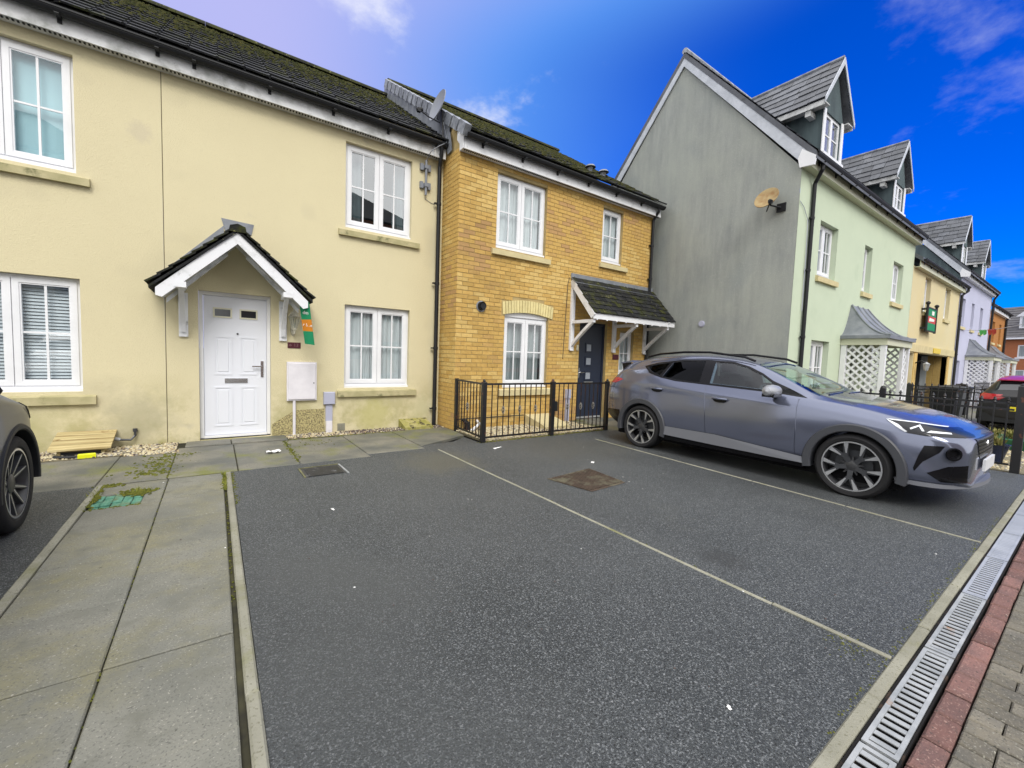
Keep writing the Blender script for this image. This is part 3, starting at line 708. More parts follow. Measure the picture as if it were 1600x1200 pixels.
h13 = thing('terraced_house', 'cream rendered house with white front door and small pitched canopy', 'house', (1.4, D, 0))
wm_ = MB()
wall_holes(wm_, -.531, 3.44, -.12, ZE + .06, D, [(1.74, 2.852, 3.312, 4.656), (1.74, 2.852, .70, 2.073), (-.183, .688, -.02, 2.08)], .10)
obj('wall', wm_, M_cream, h13)
window(h13, 1.74, 2.852, 3.312, 4.656, D, 2, curtain='sides', sill=(1.635, 2.995, 3.17, 3.28), pane=M_pane2)
window(h13, 1.74, 2.852, .70, 2.073, D, 2, curtain='net', sill=(1.63, 2.985, .555, .672), pane=M_pane)
front_door(h13, -.183, .688, 0, 2.08, D, .085, M_doorwhite, 'panel')
obj('rough_patch', MB().prism([(.70, -.05), (.70, .16), (.98, .34), (1.05, .36), (1.44, .37), (1.44, -.05)], D - .005, D + .001, 'y'), M_cream_rough, h13)
r13, upv, nrm, ln = roof_plane(h13, -.535, 3.40, YE, ZR_, YR, ZRI, mats=(M_tile, M_tile_moss), moss=moss_a)
eaves(h13, -.535, 3.40, D, ZE - .005, ZE + .21, 7.125, 7.06, 5.01, M_oldwhite)
def roof_moss(roof, x0, x1, ye, ze, upv, nrm, ln, n, lo, bias, r=(.012, .032)):
    sp = []
    for _ in range(n):
        t = lo + (1 - lo) * random.random() ** bias
        p = Vector((random.uniform(x0, x1), ye, ze)) + upv * (t * ln) + nrm * .012
        sp.append((p, random.uniform(*r), nrm))
    cushions('roof_moss', roof, sp, M_roofmoss)
roof_moss(r13, -.5, 3.35, YE, ZR_, upv, nrm, ln, 1500, .15, .42)
roof_moss(rl, -2.2, -.55, YE, ZR_, upv, nrm, ln, 700, .15, .42)
ridge_line(hl, -3.55, -.535, YR, ZRI + .02, M_tile_moss); ridge_line(h13, -.535, 3.42, YR, ZRI + .02, M_tile_moss)
downpipe(h13, [(3.30, 7.06, 5.0), (3.30, 7.06, 4.86), (3.335, 7.20, 4.66), (3.335, 7.205, -.04)], (4.02, 2.6, 1.42, .30), .036)
# gutter stop at the brick house
obj('fascia_end', MB().box(3.18, 3.40, 7.10, 7.122, 4.78, 5.0), M_oldwhite, h13)

# canopy over the white door
cx, hw, yb, yf = .257, .81, D, 6.70
can = MB()
za, ze = 2.745, 1.945
for s_ in (-1, 1):
    can.prism([(cx, za + .10), (cx + s_ * (hw + .09), ze + .075), (cx + s_ * (hw + .09), ze + .04), (cx, za + .06)], yf - .04, yb, 'y')
canopy = obj('door_canopy', can, M_tile, h13)
for s_ in (-1, 1):
    b_ = MB(); dxs, dzs = s_ * hw, ze - za; nn = Vector((-dzs, 0, dxs)).normalized() * .13
    if nn.z > 0: nn = -nn
    b_.prism([(cx, za), (cx, za + .055 * 1.6), (cx + s_ * (hw + .03), ze + .055), (cx + s_ * (hw + .03), ze - .035), (cx + s_ * (hw - .03), ze - .055), (cx, za - .085)], yf - .02, yf + .005, 'y')
    obj('barge_board', b_, M_whitepaint, canopy)
    sf = MB()
    sf.prism([(cx, za + .0), (cx + s_ * hw, ze + .0), (cx + s_ * hw, ze - .02), (cx, za - .02)], yf + .006, yb - .001, 'y')
    sf.prism([(cx + s_ * .12, za - .16), (cx + s_ * hw * .93, ze - .04), (cx + s_ * hw * .93, ze - .10), (cx + s_ * .10, za - .21)], yf + .22, yf + .27, 'y')
    obj('canopy_soffit', sf, M_oldwhite, canopy)
    nl = 8
    sl = Vector((s_ * (hw + .10), 0, (ze + .085) - (za + .115))); L_ = sl.length; d_ = sl.normalized(); nu = Vector((-d_.z * s_, 0, d_.x * s_))
    if nu.z < 0: nu = -nu
    for i in range(nl):
        for j in range(2):
            t = MB(); a_ = L_ * (nl - 1 - i) / nl; y0 = yf - .05 + j * .32; y1 = min(y0 + .315, yb - .002)
            p0 = Vector((cx, 0, za + .115)) + d_ * (a_ - .03) + nu * .004; p1 = Vector((cx, 0, za + .115)) + d_ * (a_ + L_ / nl) + nu * .024
            th = nu * .022
            vs = [Vector((q.x, yy, q.z)) for yy in (y0, y1) for q in (p0, p1, p1 + th, p0 + th)]
            t.add(vs, [(0, 1, 2, 3), (4, 7, 6, 5), (0, 4, 5, 1), (1, 5, 6, 2), (2, 6, 7, 3), (3, 7, 4, 0)])
            o = obj('canopy_tile', t, M_tile_moss if random.random() < .6 else M_tile, canopy)
obj('canopy_ridge', MB().prism([(cx - .10, za + .06), (cx - .085, za + .135), (cx, za + .165), (cx + .085, za + .135), (cx + .10, za + .06)], yf - .055, yb - .003, 'y'), M_tile_moss, canopy)
fl = MB(); fl.prism([(cx - .17, 3.10), (cx + .22, 3.08), (cx + .19, 2.93), (cx + .1, 2.86), (cx - .12, 2.86), (cx - .13, 2.95)], yb - .008, yb - .001, 'y')
fl.prism([(cx - .14, 3.0), (cx - .14, 2.86), (cx - hw - .12, 2.03), (cx - hw - .16, 2.10)], yb - .012, yb - .0015, 'y')
obj('lead_flashing', fl, M_lead, canopy)
cush = []
for _ in range(160):
    s_ = random.choice((-1, 1)); t = random.random() * .98 + .02
    p = Vector((cx + s_ * (hw + .1) * t, random.uniform(yf - .04, yb - .1), za + .155 + (ze - za - .03) * t)); cush.append((p, random.uniform(.008, .02), (s_ * .7, 0, .7)))
cushions('canopy_moss', canopy, cush, M_roofmoss)
for bx in (-.345, .845):
    b_ = MB()
    b_.box(bx - .05, bx + .05, D - .035, D - .001, 1.43, 2.02)
    n_ = 8; pts = []
    for k in range(n_ + 1):
        a_ = k / n_; yy = D - .045 - (.43) * (a_ ** 1.25); zz_ = 1.50 + .58 * a_ ** .8
        pts.append((bx, yy, zz_))
    for k in range(n_): b_.bar(pts[k], pts[k + 1], .055, .055, upv=(0, .6, .8))
    b_.box(bx - .06, bx + .06, D - .60, D - .40, 2.03, 2.10); b_.box(bx - .03, bx + .03, D - .42, D - .035, 2.04, 2.09)
    obj('canopy_bracket', b_, M_whitepaint, canopy)

# ------------------------------------------------------------------ the yellow brick house
hb = thing('brick_house', 'yellow brick house with navy front door and lean-to tiled canopy', 'house', (6, B, 0))
BX0, BX1, BZ = 3.44, 8.715, 4.78
MY = B + .008
holes = [(4.221, 5.388, 3.30, 4.648), (6.982, 7.640, 3.475, 4.648), (4.47, 5.545, .715, 2.19), (6.43, 7.285, -.03, 2.12), (7.73, 8.215, .955, 1.965)]
wm_ = MB()
wall_holes(wm_, BX0 + .006, BX1, -.12, BZ + .08, MY, holes, .10)
wm_.add([(BX0 + .006, MY, -.12), (BX0 + .006, MY, 5.15), (BX0 + .006, 10.5, 7.70), (BX0 + .006, 14.4, 5.12), (BX0 + .006, 14.4, -.12)], [(0, 1, 2, 3, 4)])
wm_.quad((BX1, MY, -.12), (BX1, 14.4, -.12), (BX1, 14.4, BZ + .3), (BX1, MY, BZ + .3)); wm_.add([(BX1, MY, BZ + .2), (BX1, 10.5, 7.6), (BX1, 14.4, BZ + .2)], [(0, 1, 2)])
wb = obj('wall', wm_, M_mortar, hb)
bricks = []
Cv = Vector((0, 0, CAM_H))
course, bl, mj = .075, .225, .010
for r in range(66):
    z0 = -.10 + r * course + mj / 2; z1 = z0 + course - mj
    if z1 > BZ + .03: break
    x = BX0 - (bl / 2 if r % 2 else 0)
    while x < BX1:
        segs = [(max(x + mj / 2, BX0), min(x + bl - mj / 2, BX1))]
        hw_a = .635 if z0 < 2.335 else .635 * math.sqrt(max(0, 1 - (z0 - 2.335) / .072))
        for a, b, c, d in holes + [(5.025 - hw_a, 5.025 + hw_a, 2.10, 2.405)]:
            if z1 > c and z0 < d:
                ns = []
                for p, q in segs:
                    if q <= a or p >= b: ns.append((p, q))
                    else:
                        if p < a - .02: ns.append((p, a - .003))
                        if q > b + .02: ns.append((b + .003, q))
                segs = ns
        for p, q in segs:
            if q - p > .02:
                v = Vector(((p + q) / 2, B, (z0 + z1) / 2)) - Cv
                bricks.append((p, q, z0, z1, (q - p) * abs(v.y) / v.length ** 3))
        x += bl
bricks.sort(key=lambda t: -t[4])
def pick():
    return random.choices((0, 1, 2, 3), (5, 2, 2.6, 1.5))[0]
# brown bricks come in loose runs
def pick_at(x, z):
    v = math.sin(x * 2.3 + z * 1.7) + math.sin(z * 3.1 - x * 1.1 + 2) + random.uniform(-1.6, 1.6)
    return 3 if v > 2.0 else 2 if v > 1.15 else 1 if v < -1.3 else 0
unit = {}
stuff = MB(); nind = 0
def brick_box(mb, p, q, z0, z1, y0, y1, mi=0): mb.add([(p, y0, z0), (q, y0, z0), (q, y0, z1), (p, y0, z1), (p, y1, z0), (q, y1, z0), (q, y1, z1), (p, y1, z1)], [(0, 1, 2, 3), (0, 4, 5, 1), (1, 5, 6, 2), (2, 6, 7, 3), (3, 7, 4, 0)], mi)
for i, (p, q, z0, z1, sc) in enumerate(bricks):
    mi = pick_at((p + q) / 2, z0); y0 = B + random.uniform(-.0015, .0025)
    if nind < 281:
        key = (round(q - p, 3), mi)
        if key not in unit:
            mb = MB(); hw_ = (q - p) / 2; brick_box(mb, -hw_, hw_, -.0325, .0325, 0, .012); unit[key] = mb.mesh('brick', M_brick[mi])
        link('brick', unit[key], wb, ((p + q) / 2, y0, (z0 + z1) / 2), (0, random.uniform(-.004, .004), 0)); nind += 1
    else: brick_box(stuff, p, q, z0, z1, y0, B + .012, mi)
for r in range(66):          # return wall next to the cream house
    z0 = -.10 + r * course + mj / 2; z1 = z0 + course - mj
    if z1 > BZ + .60: break
    y = B + (.0 if r % 2 else .1075 + .0)
    if r % 2 == 0:
        ys_ = [(B, B + .1025)]
    else: ys_ = []
    while y < D + .3: ys_.append((y + (mj / 2 if y > B else 0), y + bl - mj / 2)); y += bl
    for a, b in ys_:
        b = min(b, D + .2)
        a = max(a, 6.36 + (z1 + .04 - 5.0) / .662) if z1 > 5.12 else a
        if b - a < .02: continue
        mi = pick_at(a, z0); x0 = BX0 + random.uniform(-.001, .002)
        stuff.add([(x0, a, z0), (x0, a, z1), (x0, b, z1), (x0, b, z0), (x0 + .01, a, z0), (x0 + .01, a, z1), (x0 + .01, b, z1), (x0 + .01, b, z0)], [(0, 1, 2, 3), (0, 4, 5, 1), (1, 5, 6, 2), (2, 6, 7, 3), (3, 7, 4, 0)], mi)
tag(obj('bricks', stuff, M_brick, wb), kind='stuff')
nv = 19; ca, rad = 5.025, 0
for i in range(nv):
    def arc(t, out):
        xx = ca + (t - .5) * (1.21 + (.05 if out else 0)); return (xx, 2.095 + .075 * (1 - ((t - .5) * 2) ** 2) + (.235 if out else 0))
    t0, t1 = (i + .09) / nv, (i + .91) / nv
    a, b, c, d = arc(t0, 0), arc(t1, 0), arc(t1, 1), arc(t0, 1)
    mb = MB(); y0 = B - .014 + random.uniform(-.003, .003)
    mb.add([(a[0], y0, a[1]), (b[0], y0, b[1]), (c[0], y0, c[1]), (d[0], y0, d[1]), (a[0], B + .06, a[1]), (b[0], B + .06, b[1]), (c[0], B + .012, c[1]), (d[0], B + .012, d[1])], [(0, 1, 2, 3), (0, 4, 5, 1), (1, 5, 6, 2), (2, 6, 7, 3), (3, 7, 4, 0)])
    obj('arch_brick', mb, M_archbrick, wb)
window(hb, 4.221, 5.388, 3.30, 4.648, B, 2, curtain='net', sill=(4.125, 5.50, 3.17, 3.285), sill_mat=M_sill_clean)
window(hb, 6.982, 7.640, 3.475, 4.648, B, 1, curtain='net', sill=(6.905, 7.81, 3.345, 3.46), sill_mat=M_sill_clean)
wlow = window(hb, 4.47, 5.545, .715, 2.07, B, 2, curtain='curt', sill=(4.375, 5.665, .565, .70), sill_mat=M_sill_clean)
obj('arch_infill', MB().prism([(4.47, 2.07), (5.545, 2.07), (5.545, 2.12), (5.3, 2.165), (5.02, 2.185), (4.72, 2.165), (4.47, 2.12)], B + .05, B + .075, 'y'), M_white, wlow)
window(hb, 7.73, 8.215, .955, 1.965, B, 1, curtain='net', small=True, bars=True)
front_door(hb, 6.43, 7.285, 0, 2.12, B, .07, M_navy, 'slab')
BYE, BZE, BYR, BZR = 6.36, 5.045, 10.5, 7.78
rb, upv, nrm, ln = roof_plane(hb, 3.46, 8.83, BYE, BZE, BYR, BZR, mats=(M_tile, M_tile_moss), moss=lambda t: .55 + .45 * t)
roof_moss(rb, 3.5, 8.7, BYE, BZE, upv, nrm, ln, 2600, .04, .7, (.014, .036))
ridge_line(hb, 3.44, 8.85, BYR, BZR + .02, M_tile_moss)
eaves(hb, 3.445, 8.80, B, BZ - .01, BZ + .20, 6.485, 6.42, 4.985, M_whitepaint)
obj('fascia_end', MB().prism([(6.485, BZ - .01), (6.485, BZ + .28), (6.72, BZ + .42), (6.72, BZ + .2), (6.625, BZ + .1), (6.625, BZ - .01)], 3.425, 3.437, 'x'), M_whitepaint, hb)
downpipe(hb, [(8.62, 6.42, 4.97), (8.62, 6.42, 4.86), (8.66, 6.585, 4.70), (8.66, 6.585, -.02)], (4.1, 3.3, 2.4), .034)
# grey verge caps and lead flashing along the party wall
nvc = 16; sl = Vector((0, BYR - BYE, BZR - BZE)); d_ = sl.normalized(); L_ = sl.length
pit = math.atan2(sl.z, sl.y); nu = Vector((0, -math.sin(pit), math.cos(pit)))
vc = MB(); vc.box(-.055, .065, 0, .245, -.15, .03); vcm = vc.mesh('verge_cap', M_verge)
for i in range(nvc):
    p = Vector((3.415, BYE, BZE)) + d_ * (i * L_ / nvc - .03) + nu * (.022)
    link('verge_cap', vcm, rb, p, (pit + .07, 0, 0))
fl = MB(); nfl = 9
for i in range(nfl):
    y0 = 6.98 + i * .40; y1 = y0 + .42
    zc = lambda y: ZR_ + (y - YE) * (ZRI - ZR_) / (YR - YE)
    zb_ = lambda y: BZE + (y - BYE) * (BZR - BZE) / (BYR - BYE) - .06
    xo = 3.408 - (i % 2) * .004
    fl.add([(xo, y0, zc(y0) - .04), (xo, y1, zc(y1) - .04), (xo, y1, zb_(y1)), (xo, y0, zb_(y0)), (xo - .11, y0 + .02, zc(y0) + .035), (xo - .11, y1, zc(y1) + .035)], [(0, 3, 2, 1), (0, 1, 5, 4)])
fl.add([(3.402, 6.85, 4.86), (3.402, 7.02, 4.84), (3.402, 7.3, 5.2), (3.402, 6.95, 5.2)], [(0, 3, 2, 1)])
obj('lead_flashing', fl, M_lead, rb)
for (vx, vy) in ((7.2, 7.35), (7.75, 7.45)):
    vz = BZE + (vy - BYE) * (BZR - BZE) / (BYR - BYE)
    obj('roof_vent', MB().tube([(vx, vy, vz), (vx, vy - .03, vz + .10)], .07, 12).lathe([(.0, .15), (.10, .12), (.13, .08), (.10, .075)], 14, Matrix.Translation((vx, vy - .03, vz))), M_verge, hb, smooth=True)
# lean-to canopy
q0, q1 = 6.12, 8.80
cz0, cz1, cy0, cy1 = 2.225, 3.0, 5.95, B
cm = MB(); cm.prism([(cy0 + .01, cz0 - .02), (cy1 - .002, cz1 - .02), (cy1 - .002, cz1 - .06), (cy0 + .01, cz0 - .06)], q0 + .02, q1 - .02, 'x')
lc = obj('door_canopy', cm, M_oldwhite, hb)
pit = math.atan2(cz1 - cz0, cy1 - cy0); L_ = math.hypot(cz1 - cz0, cy1 - cy0); d_ = Vector((0, math.cos(pit), math.sin(pit))); nu = Vector((0, -math.sin(pit), math.cos(pit)))
nr, nc = 8, 16
tw = (q1 - q0) / nc; tm = []
for m_ in (M_tile, M_tile_moss):
    t = MB(); t.box(-tw / 2 + .003, tw / 2 - .003, 0, L_ / nr + .02, 0, .014); tm.append(t.mesh('canopy_tile', m_))
for j in range(nr):
    for i in range(nc + (j % 2)):
        p = Vector((q0 + tw * (i + (.5 if j % 2 == 0 else 0)), cy0 - .03, cz0)) + d_ * (j * (L_ - .02) / nr) + nu * (.016 + random.uniform(-.002, .003))
        p.x = min(max(p.x, q0 + tw * .4), q1 - tw * .4)
        link('canopy_tile', tm[random.random() < .35], lc, p, (pit - .10 + random.uniform(-.012, .012), 0, random.uniform(-.012, .012)))
cushions('canopy_moss', lc, [(Vector((random.uniform(q0, q1), cy0, cz0)) + d_ * random.uniform(0, L_) + nu * .04, random.uniform(.006, .016), nu) for _ in range(240)], M_roofmoss)
fl = MB(); fl.prism([(B - .006, 2.99), (B - .006, 3.10), (B - .014, 3.10), (B - .016, 3.02), (B - .15, 2.90), (B - .145, 2.885)], q0 - .02, q1 + .02, 'x'); obj('lead_flashing', fl, M_lead, lc)
fb_ = MB(); fb_.box(q0 + .0, q1, cy0 - .012, cy0 + .008, cz0 - .105, cz0 + .005); obj('fascia', fb_, M_white, lc)
x = q0 + .1
while x < q1: obj('fairy_light', MB().box(x - .012, x + .012, cy0 - .02, cy0 + .005, cz0 - .125, cz0 - .106), M_white, lc); x += .29
for k, bx in enumerate((6.17, 7.49, 8.60)):
    b_ = MB(); b_.box(bx - .05, bx + .05, B - .05, B - .001, 1.50, cz1 - .10 if k == 0 else 2.2)
    b_.box(bx - .035, bx + .035, cy0 + .02, B - .05, 2.05, 2.115)
    pts = [(bx, B - .05 - .56 * t, 1.60 + .46 * (t ** .9)) for t in [i / 6 for i in range(7)]]
    for i in range(6): b_.bar(pts[i], pts[i + 1], .065, .06, upv=(0, .6, .8))
    b_.box(bx - .045, bx + .045, B - .06, B - .02, 1.48, 1.50)
    if k in (0, 2): b_.bar((bx - .04, cy0 + .0, cz0 - .06), (bx - .04, B - .01, cz1 - .06), .035, .12, upv=(0, -.6, .8))
    obj('canopy_bracket', b_, M_whitepaint, lc)

# ------------------------------------------------------------------ the coloured town houses on the right
def dormer(house, xl, xr, yf, zb, zt, zap, main, mwall):
    """front at y = yf from xl to xr; cheeks run back into the main slope main(y) -> z"""
    cxm = (xl + xr) / 2; ov = .28
    ymain = lambda z: 3.36 + (z - 5.25) / 1.136
    d = MB()
    hx0, hx1, hz0, hz1 = xl + .10, xr - .10, zb + .08, zt - .02
    wall_holes(d, xl, xr, zb - .12, zt, yf, [(hx0, hx1, hz0, hz1)], .08)
    d.add([(xl, yf, zt), (xr, yf, zt), (cxm, yf, zap - .09)], [(0, 1, 2)])
    for x_, fl_ in ((xl, 0), (xr, 1)):
        f_ = (0, 1, 2, 3) if not fl_ else (3, 2, 1, 0)
        d.add([(x_, yf, zb - .12), (x_, yf, zt), (x_, ymain(zt) + .05, zt), (x_, yf + .02, zb - .12)], [f_])
    dm = obj('dormer', d, M_greenreveal, house)
    wf = MB(); f = .06; yy = yf + .03
    wf.box(hx0, hx1, yy, yy + .05, hz1 - f, hz1); wf.box(hx0, hx1, yy, yy + .05, hz0, hz0 + f); wf.box(hx0, hx0 + f, yy, yy + .05, hz0 + f, hz1 - f); wf.box(hx1 - f, hx1, yy, yy + .05, hz0 + f, hz1 - f); wf.box(cxm - .05, cxm + .05, yy, yy + .05, hz0 + f, hz1 - f)
    zm = (hz0 + hz1) / 2
    wf.box(hx0 + f, cxm - .05, yy + .01, yy + .04, zm - .012, zm + .012); wf.box(cxm + .05, hx1 - f, yy + .01, yy + .04, zm - .012, zm + .012)
    wf.box(xl - .02, xl + .10, yf - .02, yf - .001, zb - .1, zt); wf.box(xr - .10, xr + .02, yf - .02, yf - .001, zb - .1, zt); wf.box(xl - .02, xr + .02, yf - .06, yf - .021, zb - .02, zb + .06)
    obj('window', wf, M_white, dm)
    for a, b in ((hx0 + f, cxm - .05), (cxm + .05, hx1 - f)): obj('pane', MB().quad((a, yy + .02, hz0 + f), (b, yy + .02, hz0 + f), (b, yy + .02, hz1 - f), (a, yy + .02, hz1 - f)), M_pane2, dm)
    obj('room', MB().quad((hx0, yf + .5, hz0), (hx1, yf + .5, hz0), (hx1, yf + .5, hz1), (hx0, yf + .5, hz1)), M_room, dm)
    # roof: two slopes
    he = zt + .04; fy = yf - .10
    for s_ in (-1, 1):
        e = Vector((cxm + s_ * ((xr - xl) / 2 + ov), 0, he - .0)); r_ = Vector((cxm, 0, zap)); sl = r_ - e; L_ = sl.length; dd = sl.normalized(); nn = Vector((-dd.z, 0, dd.x)) * (-s_)
        if nn.z < 0: nn = -nn
        ye_, yr_ = ymain(he) + .1, ymain(zap) + .1
        dk = MB(); dk.add([(e.x, fy, e.z), (r_.x, fy, r_.z), (r_.x, yr_, r_.z), (e.x, ye_, e.z), *[tuple(Vector(q) - nn * .05) for q in ((e.x, fy, e.z), (r_.x, fy, r_.z), (r_.x, yr_, r_.z), (e.x, ye_, e.z))]],
                          [(0, 1, 2, 3), (7, 6, 5, 4), (0, 4, 5, 1), (1, 5, 6, 2), (2, 6, 7, 3), (3, 7, 4, 0)])
        obj('dormer_roof', dk, M_slate, dm)
        nrow = 6
        for j in range(nrow):
            a0 = L_ * j / nrow; p0 = e + dd * (a0 - .02) + nn * .026; p1 = e + dd * (a0 + L_ / nrow + .02) + nn * .006
            t_ = (j + .5) / nrow; yend = ye_ + (yr_ - ye_) * t_ - .04; y = fy - .01
            while y < yend - .05:
                wd = random.uniform(.2, .42); y1 = min(y + wd, yend)
                q = MB(); th = nn * random.uniform(.012, .02); jt = dd * random.uniform(-.015, .015)
                vs = [Vector((b.x, yy_, b.z)) + (jt if k_ == 0 else Vector()) for yy_ in (y + .004, y1 - .004) for k_, b in ((0, p0), (1, p1), (1, p1 + th), (0, p0 + th))]
                q.add(vs, [(0, 1, 2, 3), (4, 7, 6, 5), (0, 4, 5, 1), (1, 5, 6, 2), (2, 6, 7, 3), (3, 7, 4, 0)])
                if s_ == -1: obj('roof_slate', q, M_slate, dm)
                else: obj('roof_slate', q, M_slate, dm)
                y = y1
        bb = MB(); bb.prism([(cxm, zap + .03), (cxm + s_ * ((xr - xl) / 2 + ov + .02), he + .03), (cxm + s_ * ((xr - xl) / 2 + ov + .02), he - .08), (cxm, zap - .11)], fy - .03, fy - .012, 'y')
        obj('barge_board', bb, M_barge, dm)
        ef = MB(); ef.box(min(e.x, e.x - s_ * .02), max(e.x, e.x - s_ * .02), fy, ye_ - .05, he - .11, he - .012); x_e, x_w = e.x - s_ * .02, (xl if s_ < 0 else xr)
        ef.box(min(x_e, x_w), max(x_e, x_w), fy, ye_ - .1, he - .05, he - .03)
        for yy_ in (fy + .25, fy + .95): ef.box(min(e.x - s_ * .03, x_w), max(e.x - s_ * .03, x_w), yy_, yy_ + .1, he - .22, he - .112)
        obj('eaves_board', ef, M_oldwhite, dm)
    obj('ridge', MB().tube([(cxm, fy - .01, zap + .035), (cxm, ymain(zap) + .1, zap + .035)], .045, 8), M_verge, dm)
    return dm
def porch(house, xl, xr, xtl, xtr, yw, yf, ze, zt, base, mbeam):
    p = MB(); n = 10; rings = []
    for i in range(n + 1):
        t = i / n; zz = ze + (zt - ze) * (1 - t) ** 1.9
        a, b, y = xtl + (xl - xtl) * t, xtr + (xr - xtr) * t, yw - .02 - (yw - yf - .02) * t
        rings.append([(a, yw, zz), (a, y, zz), (b, y, zz), (b, yw, zz)])
    rings.append([(xl, yw, ze - .07), (xl, yf, ze - .07), (xr, yf, ze - .07), (xr, yw, ze - .07)])
    rings.append([(xl + .1, yw, ze - .07), (xl + .1, yf + .1, ze - .07), (xr - .1, yf + .1, ze - .07), (xr - .1, yw, ze - .07)])
    vs = [q for r in rings for q in r]; fs = []
    for i in range(len(rings) - 1):
        for k in range(3): fs.append((i * 4 + k, i * 4 + k + 1, (i + 1) * 4 + k + 1, (i + 1) * 4 + k)[::-1])
    fs.append((0, 1, 2, 3))
    p.add(vs, fs)
    po = obj('porch_roof', p, M_lead, house, smooth=True)
    for k, xx in enumerate((0, .33, .66, 1)):
        pts = [Vector((r[1][0] + (r[2][0] - r[1][0]) * xx, r[1][1] - .004, r[1][2] + .008)) for r in rings[:n + 1]]
        obj('lead_roll', MB().tube(pts, .018, 6), M_lead, po, smooth=True)
    b = MB(); b.box(xl + .05, xl + .12, yf + .05, yw, ze - .21, ze - .072); b.box(xr - .12, xr - .05, yf + .05, yw, ze - .21, ze - .072); b.box(xl + .12, xr - .12, yf + .05, yf + .12, ze - .21, ze - .072)
    b.quad((xl + .1, yf + .1, ze - .1), (xl + .1, yw, ze - .1), (xr - .1, yw, ze - .1), (xr - .1, yf + .1, ze - .1)); obj('porch_beam', b, mbeam, po)
    for (px, py, w_) in ((xl + .12, yf + .12, .09), (xr - .12, yf + .12, .09), (xl + .12, yw - .06, .1), (xr - .12, yw - .06, .1), (xr - .55, yf + .12, .07)):
        obj('porch_post', MB().box(px - w_ / 2, px + w_ / 2, py - w_ / 2, py + w_ / 2, base, ze - .2), M_white, po)
    def lattice(u0, u1, z0, z1, P):
        mb = MB(); s_ = .165; w_ = .026; n0 = int((z0 - u1) / s_) - 2; n1 = int((z1 - u0) / s_) + 3
        for sg, off in ((1, 0), (-1, .012)):
            for k in range(-40, 60):
                c_ = k * s_
                pts = []
                if sg == 1:    # z - z0 = (u - u0) + c
                    a_, b_ = max(u0, u0 - c_), min(u1, u0 - c_ + (z1 - z0))
                    if b_ - a_ < .03: continue
                    pts = [(a_, z0 + (a_ - u0) + c_), (b_, z0 + (b_ - u0) + c_)]
                else:
                    a_, b_ = max(u0, u0 + c_ - (z1 - z0)), min(u1, u0 + c_)
                    if b_ - a_ < .03: continue
                    pts = [(a_, z0 + c_ - (a_ - u0)), (b_, z0 + c_ - (b_ - u0))]
                mb.bar(P(*pts[0], off), P(*pts[1], off), w_ * 1.6, .010, upv=P.n)
        return mb
    class PX:
        n = (1, 0, 0)
        def __init__(s, x): s.x = x
        def __call__(s, u, v, o): return (s.x + o, u, v)
    class PY:
        n = (0, 1, 0)
        def __init__(s, y): s.y = y
        def __call__(s, u, v, o): return (u, s.y + o, v)
    obj('lattice', lattice(yf + .17, yw - .11, base + .05, ze - .22, PX(xl + .11)), M_white, po)
    obj('lattice', lattice(yf + .17, yw - .11, base + .05, ze - .22, PX(xr - .13)), M_white, po)
    obj('lattice', lattice(xr - .51, xr - .165, base + .05, ze - .22, PY(yf + .12)), M_white, po)
    return po
